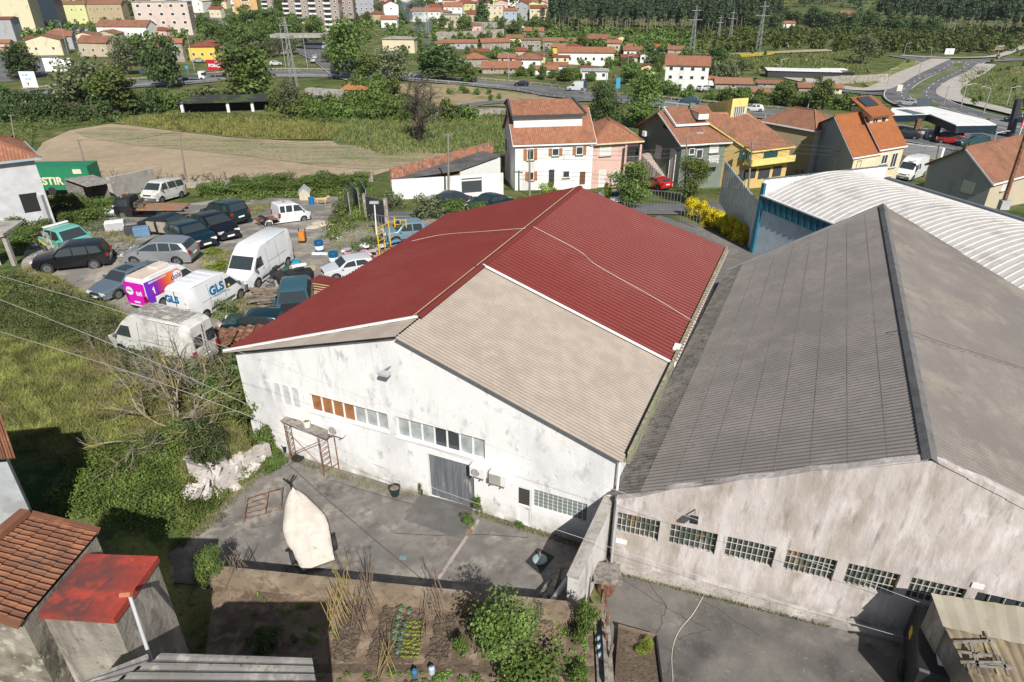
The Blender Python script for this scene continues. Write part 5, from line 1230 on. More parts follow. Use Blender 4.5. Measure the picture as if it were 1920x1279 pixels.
def win(mb_parent,org,d,out,u0,u1,z0,z1,style,lowd):
 """a window (frame > pane, sill) on a wall plane; org, d plan vectors"""
 org,d,out = Vector((org[0],org[1],0)),Vector((d[0],d[1],0)),Vector((out[0],out[1],0));c = org+d*((u0+u1)/2)+Vector((0,0,(z0+z1)/2));w,h = u1-u0,z1-z0;R = atan2(d.y,d.x);t = .07
 pm = {'w': M_glass,'s': M_shut,'d': M_doorb,'g': M_garage,'k': M_dark,'b': M_glass,'t': M_tealw,'v': M_glass,'y': M_glass}[style];fm = {'k': None,'t': M_tealw,'g': M_garage,'d': M_doorb,'y': W_yel}.get(style,M_white)
 nm = 'door' if style in 'd' else ('garage_door' if style == 'g' else 'window')
 if lowd or fm is None:
  if fm is None: g = MB();g.box(c+out*.0,(w,.04,h),rz=R);return g.build('opening',M_dark,mb_parent)
  g = MB();g.box(c+out*.02,(w,.06,h),rz=R);f = g.build(nm,fm,mb_parent);g = MB();g.box(c+out*.045,(w-2*t*1.3,.03,h-2*t*1.3),rz=R);g.build('pane',pm,f);return f
 g = MB()
 for a,b,cw,ch in ((-w/2+t/2,0,t,h),(w/2-t/2,0,t,h),(0,h/2-t/2,w-2*t,t),(0,-h/2+t/2,w-2*t,t)): g.box(c+d*a+Vector((0,0,b))+out*.03,(cw,.09,ch),rz=R)
 if style in 'wb' and w > .9: g.box(c+out*.03,(t*.8,.07,h-2*t),rz=R)
 f = g.build(nm,fm,mb_parent);g = MB();g.box(c+out*.02,(w-2*t,.03,h-2*t),rz=R);g.build('pane',pm,f)
 if style in 'wsb': g = MB();g.box(c+out*.08+Vector((0,0,-h/2-.04)),(w+.16,.22,.07),rz=R);g.build('sill',W_stone,f)
 if style == 'b':
  for s in (-1,1): g = MB();g.box(c+out*.06+d*s*(w/2+.2),(.38,.05,h),rz=R);g.build('shutter',M_brown,f)
 return f
def bld(label,Cc,z0,ze,roof,zr,wallm,roofm,name='house',cat='house',over=.35,wins=(),fascia=M_white,chim=(),lowd=False,base=1.2,ridge=None,group=None,th=.14):
 """Cc: plan corners front-left, front-right, back-right, back-left; wins: (edge, px rect or ('u', u0, u1, z0, z1), style)"""
 Cc = [Vector((c[0],c[1],0)) for c in Cc];ctr = sum(Cc,Vector())/4;t = thing(name,label,cat,(ctr.x,ctr.y,z0),0,group);Z = Vector((0,0,1))
 up = lambda c,z: Vector((c.x,c.y,z));mb = MB();n = 4
 mid = lambda a,b: (a+b)/2
 for i in range(4): a,b = Cc[i],Cc[(i+1) % 4];mb.poly([up(a,z0-base),up(b,z0-base),up(b,ze),up(a,ze)])
 e01 = (Cc[1]-Cc[0]).normalized();e03 = (Cc[3]-Cc[0]).normalized()
 O = [Cc[0]-e01*over-e03*over,Cc[1]+e01*over-e03*over,Cc[2]+e01*over+e03*over,Cc[3]-e01*over+e03*over];sl = (zr-ze)/((Cc[3]-Cc[0]).length/2);r = MB();f = MB()
 def eave(pts):
  for p,q in pts: f.bar(p-Z*.05,q-Z*.05,.1,.16)
 def qs(a,b,c,d):
  r.quv(a,b,c,d);nr = (b-a).cross(d-a).normalized();nr = nr if nr.z > 0 else -nr;lo = [v-nr*th for v in (a,b,c,d)];r.poly(lo[::-1])
  for x,y,X,Y in ((a,b,lo[0],lo[1]),(b,c,lo[1],lo[2]),(c,d,lo[2],lo[3]),(d,a,lo[3],lo[0])): r.poly([x,X,Y,y])
 if roof == 'gx':
  m0,m1 = mid(Cc[0],Cc[3]),mid(Cc[1],Cc[2]);mb.poly([up(Cc[3],ze),up(Cc[0],ze),up(m0,zr)]);mb.poly([up(Cc[1],ze),up(Cc[2],ze),up(m1,zr)])
  M0,M1 = mid(O[0],O[3]),mid(O[1],O[2]);dz = sl*over;zt = .1
  qs(up(O[0],ze-dz+zt),up(O[1],ze-dz+zt),up(M1,zr+zt),up(M0,zr+zt));qs(up(O[2],ze-dz+zt),up(O[3],ze-dz+zt),up(M0,zr+zt),up(M1,zr+zt));eave([(up(O[0],ze-dz),up(O[1],ze-dz)),(up(O[2],ze-dz),up(O[3],ze-dz)),(up(O[0],ze-dz),up(M0,zr)),(up(O[1],ze-dz),up(M1,zr))])
  rc = MB();rc.bar(up(M0,zr+zt+.04),up(M1,zr+zt+.04),.22,.12)
 elif roof == 'gy':
  sl = (zr-ze)/((Cc[1]-Cc[0]).length/2);m0,m1 = mid(Cc[0],Cc[1]),mid(Cc[3],Cc[2]);mb.poly([up(Cc[0],ze),up(Cc[1],ze),up(m0,zr)]);mb.poly([up(Cc[2],ze),up(Cc[3],ze),up(m1,zr)])
  M0,M1 = mid(O[0],O[1]),mid(O[3],O[2]);dz = sl*over;zt = .1
  qs(up(O[3],ze-dz+zt),up(O[0],ze-dz+zt),up(M0,zr+zt),up(M1,zr+zt));qs(up(O[1],ze-dz+zt),up(O[2],ze-dz+zt),up(M1,zr+zt),up(M0,zr+zt));eave([(up(O[0],ze-dz),up(O[3],ze-dz)),(up(O[1],ze-dz),up(O[2],ze-dz)),(up(O[0],ze-dz),up(M0,zr)),(up(O[1],ze-dz),up(M0,zr))])
  rc = MB();rc.bar(up(M0,zr+zt+.04),up(M1,zr+zt+.04),.22,.12)
 elif roof == 'hip':
  lx,ly = (O[1]-O[0]).length,(O[3]-O[0]).length;c0 = mid(O[0],O[2])
  if lx >= ly: k = min(.5,ly/2/lx);M0,M1 = mid(O[0],O[3]).lerp(mid(O[1],O[2]),k),mid(O[0],O[3]).lerp(mid(O[1],O[2]),1-k)
  else: k = min(.5,lx/2/ly);M0,M1 = mid(O[0],O[1]).lerp(mid(O[3],O[2]),k),mid(O[0],O[1]).lerp(mid(O[3],O[2]),1-k)
  z = ze+.05;o = [up(c,z) for c in O];a,b = up(M0,zr),up(M1,zr)
  if lx >= ly: qs(o[0],o[1],b,a);qs(o[2],o[3],a,b);r.quv(o[3],o[0],a,a+Vector((1e-4,0,0)));r.quv(o[1],o[2],b,b+Vector((1e-4,0,0)))
  else: r.quv(o[0],o[1],a,a+Vector((1e-4,0,0)));r.quv(o[2],o[3],b,b+Vector((1e-4,0,0)));qs(o[1],o[2],b,a);qs(o[3],o[0],a,b)
  r.poly([v-Z*.1 for v in o][::-1]);eave([(o[i],o[(i+1) % 4]) for i in range(4)]);rc = MB();rc.bar(a+Z*.03,b+Z*.03,.2,.12) if (a-b).length > .2 else None
  for q,w_ in ((o[0],a),(o[1],b if lx >= ly else a),(o[2],b),(o[3],a if lx >= ly else b)): rc.bar(q+Z*.04,w_+Z*.04,.18,.1)
 elif roof == 'shed':   # rises to the back
  for i,j in ((1,2),(3,0)): 
   hi,lo_ = (Cc[j],Cc[i]) if i == 1 else (Cc[i],Cc[j]);mb.poly([up(lo_,ze),up(hi,ze),up(hi,zr)])
  mb.poly([up(Cc[2],ze),up(Cc[3],ze),up(Cc[3],zr),up(Cc[2],zr)]);zt = .1;qs(up(O[0],ze+zt),up(O[1],ze+zt),up(O[2],zr+zt),up(O[3],zr+zt));eave([(up(O[0],ze),up(O[1],ze)),(up(O[0],ze),up(O[3],zr)),(up(O[1],ze),up(O[2],zr))]);rc = None
 else:
  r.slab([up(c,ze+.2) for c in O],.2);rc = None
 mb.build('wall',wallm,t);ro = r.build('roof',roofm,t)
 if fascia and f.v and not lowd: f.build('fascia',fascia,t)
 if rc and rc.v and not lowd: rc.build('ridge_tiles',roofm,ro)
 for cx in chim:
  u,v,s,hh = cx;p = (Cc[0].lerp(Cc[1],u)).lerp(Cc[3].lerp(Cc[2],u),v);g = MB();g.box(up(p,(ze+zr)/2+hh/2),(s,s,hh+zr-ze));g.box(up(p,zr+hh/2+(ze-zr)*0+.05-(zr-ze)*0),(s+.15,s+.15,.1)) ;g.build('chimney',wallm,ro)
 for wn in wins:
  e,rc_,st = wn;a,b = Cc[e],Cc[(e+1) % 4];d = (b-a).normalized();out = Vector((d.y,-d.x,0))
  if rc_[0] == 'u': u0,u1,q0,q1 = rc_[1]*(b-a).length,rc_[2]*(b-a).length,z0+rc_[3],z0+rc_[4]
  else:
   x0,y0,x1,y1 = rc_;p = PV(x0,(y0+y1)/2,a,d);q = PV(x1,(y0+y1)/2,a,d);u0,u1 = (p-a).dot(d),(q-a).dot(d);q0,q1 = PV((x0+x1)/2,y1,a,d).z,PV((x0+x1)/2,y0,a,d).z
  if u1 < u0: u0,u1 = u1,u0
  win(t,a,d,out,u0,u1,q0,q1,st,lowd)
 return t,Cc
def para(a,b,d): # plan corners from front-left, front-right and a back-left point
 a,b,d = Vector(a),Vector(b),Vector(d);return [a,b,b+(d-a),d]
# white three-storey house
a,b = P(966,268,1.6),P(1113,263,1.6);n = Vector((-(b-a).y,(b-a).x,0)).normalized()
gz = -4.3
wh,CW = bld('white three-storey house with tiled dormer storey and orange-brown shutters',[a,b,b+n*9,a+n*9],gz,1.55,'gx',4.5,W_white,T_or,over=.3,wins=[
 (0,(988,279,1001,300),'b'),(0,(1035,278,1048,292),'b'),(0,(1080,275,1093,290),'b'),(0,(991,322,1001,338),'b'),(0,(1029,318,1039,347),'g'),(0,(1055,320,1068,333),'w'),(0,(1087,322,1097,345),'d'),(3,('u',.1,.2,3.2,4.6),'k')])
d0 = (b-a).normalized();u1_ = .12;q0 = a+n*1.9+d0*.1;q1 = b+n*1.9-d0*1.0
mb = MB();Z = Vector((0,0,1))
mb.poly([q0+Z*.9,q1+Z*.9,q1+Z*2.75,q0+Z*2.75]);mb.poly([q0+Z*.9,q0+n*5+Z*.9,q0+n*5+Z*2.75,q0+Z*2.75]);mb.poly([q1+Z*.9,q1+n*5+Z*.9,q1+n*5+Z*2.75,q1+Z*2.75]);mb.build('dormer_wall',W_white,wh)
mb = MB();A1,B1 = q0-d0*.3-n*.4+Z*2.75,q1+d0*.3-n*.4+Z*2.75;A2,B2 = q0-d0*.3+n*2.9+Z*3.9,q1-d0*.6+n*2.9+Z*3.9;A3,B3 = q0-d0*.3+n*6+Z*2.9,q1+d0*.3+n*6+Z*2.9
mb.quv(A1,B1,B2,A2);mb.quv(B3,A3,A2,B2);mb.poly([A1,A2,A3]);mb.poly([B1,B3,B2]);mb.build('dormer_roof',T_or,wh)
mb = MB();mb.bar(A1-Z*.12,B1-Z*.12,.25,.22);mb.bar(A1+Z*.02,A2+Z*.1,.22,.16);mb.bar(B1+Z*.02,B2+Z*.1,.3,.16);mb.bar(A2+Z*.1,A3,.22,.16);mb.build('slate_verge',mat('slate_dark',(.05,.055,.065),rough=.7),wh)
for x0,x1 in ((995,1006),(1045,1056)):
 p = PV(x0,232,q0,d0);w_ = PV(x1,232,q0,d0);win(wh,q0,d0,-n,(p-q0).dot(d0),(w_-q0).dot(d0),1.35,2.35,'w',False)
p = PV(1020,232,q0,d0);w_ = PV(1036,232,q0,d0);win(wh,q0,d0,-n,(p-q0).dot(d0),(w_-q0).dot(d0),1.1,2.3,'d',False)
# pink house
a2 = b;b2 = P(1198,264,1.1);n2_ = n
pk,CP = bld('pink two-storey house with hipped tiled roof joined to the white house',[Vector((a2.x+.05,a2.y+.4,0)),Vector((b2.x,b2.y,0)),b2+n*7,a2+n*8+d0*.05],gz,1.1,'hip',3.0,W_pink,T_or,over=.5,wins=[(0,(1124,274,1145,292),'s'),(0,(1122,320,1135,350),'s'),(0,(1148,320,1160,345),'s'),(0,(1170,274,1196,303),'k'),(0,(1172,312,1194,345),'k')],fascia=mat('cream_fascia',(.62,.55,.36)))
mb = MB();e = b2-d0*1.8;mb.box((e+b2)/2-n*.5+Z*-2.6,((b2-e).length+.2,1.1,.2),rz=atan2(d0.y,d0.x));mb.build('balcony_floor',W_pink,pk)
mb = MB()
for i in range(12): mb.bar(e.lerp(b2,i/11)-n+Z*-2.5,e.lerp(b2,i/11)-n+Z*-1.6,.03)
mb.bar(e-n+Z*-1.6,b2-n+Z*-1.6,.06);mb.build('railing',M_steel,pk)
for k,q in enumerate((e-n*.9,b2-n*.9)): mb = MB();mb.box(q+Z*-2.9,(.24,.24,5.3));mb.build('column',W_pink,pk)
# green house: lit front to the right, shaded gable to the left
cf = P(1280,266,1.5);cr = P(1362,261,1.5);cf.z = cr.z = 0;cb_ = P(1163,240,1.5)
fd = (cr-cf).normalized();gd = Vector((-fd.y,fd.x,0));gd = (gd*.8+(cb_-cf).normalized()*.5).normalized();Lg = 9.2
gh,CG = bld('sage green house with shaded gable, outside stairs and split tiled roof',para(cf,cr,cf+gd*Lg),gz,1.5,'gx',4.0,W_green,T_br,over=.5,wins=[
 (0,(1292,278,1302,290),'w'),(0,(1305,280,1317,297),'w'),(0,(1330,272,1347,286),'s'),(0,(1328,292,1347,310),'s'),(3,('u',.56,.74,6.6,7.1),'k'),(3,('u',.45,.58,3.0,4.4),'s'),(3,('u',.78,.9,.3,4.6),'s')],chim=((.62,.45,.5,1.0),))
mb = MB();m_ = cf+gd*(Lg*.5);A = cf+gd*1.9+fd*.15;B = cr+gd*1.9+fd*.2;zA = 1.5+2.5*1.9/(Lg/2)+.45
mb.quv(A+Z*zA,B+Z*zA,m_+(cr-cf)+Z*4.35+fd*.2,m_+Z*4.35+fd*.15);r_ = mb.build('upper_roof',T_br,gh)
mb = MB();mb.bar(A+Z*(zA-.12),B+Z*(zA-.12),.18,.24);mb.bar(A+Z*(zA-.12),m_+Z*4.2+fd*.15,.1,.3);mb.build('white_flashing',M_white,gh)
mb = MB();q = A.lerp(B,.62)+gd*.9;mb.box(q+Z*(zA+.75),(1.3,2.2,.7),rz=atan2(fd.y,fd.x));mb.build('roof_dormer',M_alum,gh)
mb = MB();q = (A.lerp(B,.62)+gd*.9);mb.box(q+Z*(zA+1.15),(1.5,2.4,.08),rz=atan2(fd.y,fd.x));mb.build('dormer_roof',T_br,gh)
mb = MB();mb.box(cf+fd*3-gd*.5+Z*-1.3,(3.4,1.0,.16),rz=atan2(fd.y,fd.x));mb.build('balcony_floor',W_green,gh)
mb = MB();
for i in range(16): p = cf+fd*(1.35+3.3*i/15)-gd*1.0;mb.bar(p+Z*-1.2,p+Z*-.3,.025)
mb.bar(cf+fd*1.35-gd+Z*-.3,cf+fd*4.65-gd+Z*-.3,.05);mb.build('railing',M_steel,gh)
s0_,s1_ = G(1275,350)+Vector((-.6,-.3,0)),P(1206,288,-1.2)
mb = MB();ns = 16;sd_ = (s1_-s0_);
for i in range(ns): p = s0_+sd_*(i/ns);mb.box(Vector((p.x,p.y,(p.z+gz-.5)/2+.1)),(1.5,.55,p.z-gz+.7),rz=atan2(sd_.y,sd_.x)+pi/2)
mb.build('outside_stairs',mat('stair_stone',(.42,.37,.32),rough=.9),gh)
g = MB();p = P(1212,250,1.0);g.box(p,(1.0,.5,.6),rz=.6);g.build('air_conditioner',M_white,gh)
# yellow house with one long roof slope
ya,yb,yc,yd = P(1409,281,.6),P(1493,271,.6),P(1402,212,4.0),P(1310,212,4.0)
yh,CY = bld('yellow house with one long tiled slope and louvred roof tower',[ya,yb-(yb-ya)*.12,Vector((yc.x,yc.y,0)),Vector((yd.x,yd.y,0))],gz,.45,'shed',4.0,mat('wall_yellow_house',(.58,.42,.17),rough=.9,var=.06),T_br,over=.3,fascia=mat('yellow_trim',(.72,.58,.20)),wins=[
 (0,(1432,284,1457,297),'t'),(0,(1386,281,1392,299),'t'),(0,(1396,283,1405,300),'t'),(0,(1422,316,1442,334),'g'),(0,(1449,312,1464,330),'g'),(0,(1386,318,1416,335),'g')])
yf = (yb-ya).normalized();yn = Vector((-yf.y,yf.x,0))
M_yt = mat('yellow_trim',(.72,.58,.20));mb = MB();mb.box(ya+yf*2.6-yn*.55+Z*-1.55,(6.4,1.3,.15),rz=atan2(yf.y,yf.x));mb.box(ya+yf*2.6-yn*1.15+Z*-1.25,(6.4,.12,.75),rz=atan2(yf.y,yf.x));mb.box(ya-yf*.6-yn*.5+Z*-1.25,(.12,1.3,.75),rz=atan2(yf.y,yf.x));mb.build('balcony',M_yt,yh)
tw = P(1368,228,3.1);mb = MB();tx,ty = yf,yn
tA = tw;tB = P(1397,226,3.1);bk = Vector((-1.6,4.6,0));hi = 5.7
c_ = [tA+Z*-.9,tB+Z*-.9,tB+Z*(hi-3.1),tA+Z*(hi-3.1)];tip = (tA+bk)
mb.poly(c_);mb.poly([tA+Z*-.9,tA+Z*(hi-3.1),tip+Z*1.2,tip+Z*.2]);mb.poly([tB+Z*-.9,tB+Z*(hi-3.1),tB+bk+Z*1.2,tB+bk+Z*.2]);mb.poly([c_[3],c_[2],tB+bk+Z*1.2,tip+Z*1.2]);mb.build('roof_tower',M_yt,yh)
tf = (tB-tA).normalized();tn = Vector((tf.y,-tf.x,0));mb = MB();Lw = (tB-tA).length
for i in range(6): mb.box(tA+tf*(Lw*(.17+.132*i))+tn*.05+Z*.75,(.09,.12,1.75),rz=atan2(tf.y,tf.x)+.4)
mb.build('louvres',M_alum,yh);mb = MB();mb.box(tA+tf*(Lw*.5)+tn*.01+Z*.75,(Lw*.72,.03,1.8),rz=atan2(tf.y,tf.x));mb.build('louvre_opening',M_dark,yh)
# beige house
a,b,d = P(1532,247,1.2),P(1570,238,1.2),P(1428,232,1.2)
a = P(1530,246,1.2);b = P(1566,240,1.2);a.z = b.z = 0
fdir = (b-a).normalized()
bh,CB = bld('beige plastered house with white front and hipped brown roof',[a,b+fdir*1.0,b+fdir*1.0+(P(1430,228,1.2)-a)*.92,P(1430,228,1.2)],gz,1.2,'hip',3.2,W_tan,T_br,over=.3,wins=[(0,(1538,256,1544,268),'s'),(0,(1551,252,1559,272),'s')])
g = MB();g.box((a+b)/2+fdir*.5+Z*(-1.7)-Vector((-fdir.y,fdir.x,0))*.02,((b-a).length+.95,.05,5.8),rz=atan2(fdir.y,fdir.x));g.build('white_front',W_white,bh)
# orange roofed pair
a,b = P(1602,293,.8),P(1650,285,.8);a.z = b.z = 0;fdir = (b-a).normalized();bk = P(1522,238,.8)-a;bk = Vector((bk.x*.9,bk.y,0))
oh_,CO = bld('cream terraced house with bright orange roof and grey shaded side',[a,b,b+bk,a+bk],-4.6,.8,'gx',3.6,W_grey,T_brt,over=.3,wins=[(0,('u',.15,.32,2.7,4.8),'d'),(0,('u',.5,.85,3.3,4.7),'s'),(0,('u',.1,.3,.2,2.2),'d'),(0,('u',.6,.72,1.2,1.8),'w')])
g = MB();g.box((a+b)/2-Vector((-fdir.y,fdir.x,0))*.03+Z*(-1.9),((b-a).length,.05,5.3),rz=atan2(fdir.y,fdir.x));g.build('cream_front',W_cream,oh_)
g = MB();g.box((a*.6+b*.4)-Vector((-fdir.y,fdir.x,0))*.6+Z*(-1.6),(2.0,1.0,.9),rz=atan2(fdir.y,fdir.x));g.build('balcony',W_pink,oh_)
a3,b3 = P(1652,284,.9),P(1694,244,.9);a3 = b+fdir*.05;b3 = P(1697,246,1.6);b3 = a3+fdir*4.1
o2,C2 = bld('yellow-cream end house with bright orange roof and solar panel',[a3,b3,b3+bk*.75,a3+bk*.75],-4.6,1.2,'gx',3.4,W_cream,T_brt,over=.3,wins=[(0,('u',.12,.38,3.9,5.0),'w'),(0,('u',.55,.8,3.3,5.0),'w'),(0,('u',.45,.75,1.2,2.3),'w'),(0,('u',.1,.3,.6,2.0),'s')])
up_ = a3+bk*.3;mb = MB();w3 = (b3-a3);mb.poly([up_+Z*1.8,up_+w3*.8+Z*1.8,up_+w3*.8+Z*4.0,up_+Z*4.0]);mb.poly([up_+Z*1.8,up_+bk*.4+Z*1.8,up_+bk*.4+Z*4.0,up_+Z*4.0]);mb.poly([up_+w3*.8+Z*1.8,up_+w3*.8+bk*.4+Z*1.8,up_+w3*.8+bk*.4+Z*4.0,up_+w3*.8+Z*4.0]);mb.build('dormer_wall',W_cream,o2)
mb = MB();k0,k1 = up_-bk*.05-w3*.08+Z*3.95,up_-bk*.05+w3*.9+Z*3.95;k2,k3 = k1+bk*.5+Z*.9,k0+bk*.5+Z*.9;mb.quv(k0,k1,k2,k3);mb.slab([k0-Z*.02,k1-Z*.02,k2-Z*.02,k3-Z*.02],.12);mb.build('dormer_roof',T_brt,o2)
mb = MB();c4 = [k0.lerp(k1,.2).lerp(k3.lerp(k2,.2),.45),k0.lerp(k1,.75).lerp(k3.lerp(k2,.75),.45),k0.lerp(k1,.75).lerp(k3.lerp(k2,.75),.9),k0.lerp(k1,.2).lerp(k3.lerp(k2,.2),.9)];mb.slab([v+Z*.15 for v in c4],.08);mb.build('solar_panel',M_carglass,o2)
dd = -Vector((-fdir.y,fdir.x,0));wl_ = w3.length*.8
for u0,u1 in ((.12,.42),(.58,.85)): win(o2,up_,w3.normalized(),dd,wl_*u0,wl_*u1,2.4,3.6,'w',False)
# white-grey house right
a,b,d = P(1862,338,1.2),P(1960,312,1.2),P(1745,305,1.2);a.z = b.z = d.z = 0
rh,CR = bld('white and grey house with brown tiled gable roof at the right edge',[a,b+(b-a)*.5,b+(b-a)*.5+(d-a),d],-2.6,1.2,'gx',3.5,W_beige,T_br,over=.4,base=2,wins=[(3,('u',.60,.78,1.9,3.1),'s'),(0,(1878,342,1890,356),'s')])
rg = (d-a).normalized();o_ = Vector((rg.y,-rg.x,0));o_ = o_ if o_.x < 0 else -o_
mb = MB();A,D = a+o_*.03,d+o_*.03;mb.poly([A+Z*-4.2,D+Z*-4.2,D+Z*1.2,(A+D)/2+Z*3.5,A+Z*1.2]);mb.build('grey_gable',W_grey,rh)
# ---- far and small houses: (px, py base centre, width px, eave px, rot deg, depth ratio, roof, rise ratio, wall, tiles, label)
def fh(px,py,w,h,rot,dr,roof,rise,wallm,roofm,label,nx=3,nz=1,sx=2,name='house',cat='house',lowd=True,st='w',chim=()):
 p = G(px,py);s = ppm(p);W_ = w/s;Hh = h/s/.9;D_ = W_*dr;R = radians(rot);X = Vector((cos(R),sin(R),0));Y = Vector((-sin(R),cos(R),0));a = p-X*W_/2;ws = []
 for k in range(nz):
  for i in range(nx): u = (i+.5)/nx;fw = min(.55/W_,.3/nx);z = Hh*(k+.35)/nz;ws.append((0,('u',u-fw,u+fw,z,z+min(1.2,Hh/nz*.45)),st))
  for i in range(sx): u = (i+.5)/sx;fw = min(.5/D_,.3/max(1,sx));z = Hh*(k+.35)/nz;ws.append((1 if rot < 0 else 3,('u',u-fw,u+fw,z,z+min(1.2,Hh/nz*.45)),st))
 return bld(label,[a,a+X*W_,a+X*W_+Y*D_,a+Y*D_],p.z,p.z+Hh,roof,p.z+Hh+W_*rise,wallm,roofm,name=name,cat=cat,over=.45,wins=ws,lowd=lowd,base=3,chim=chim)
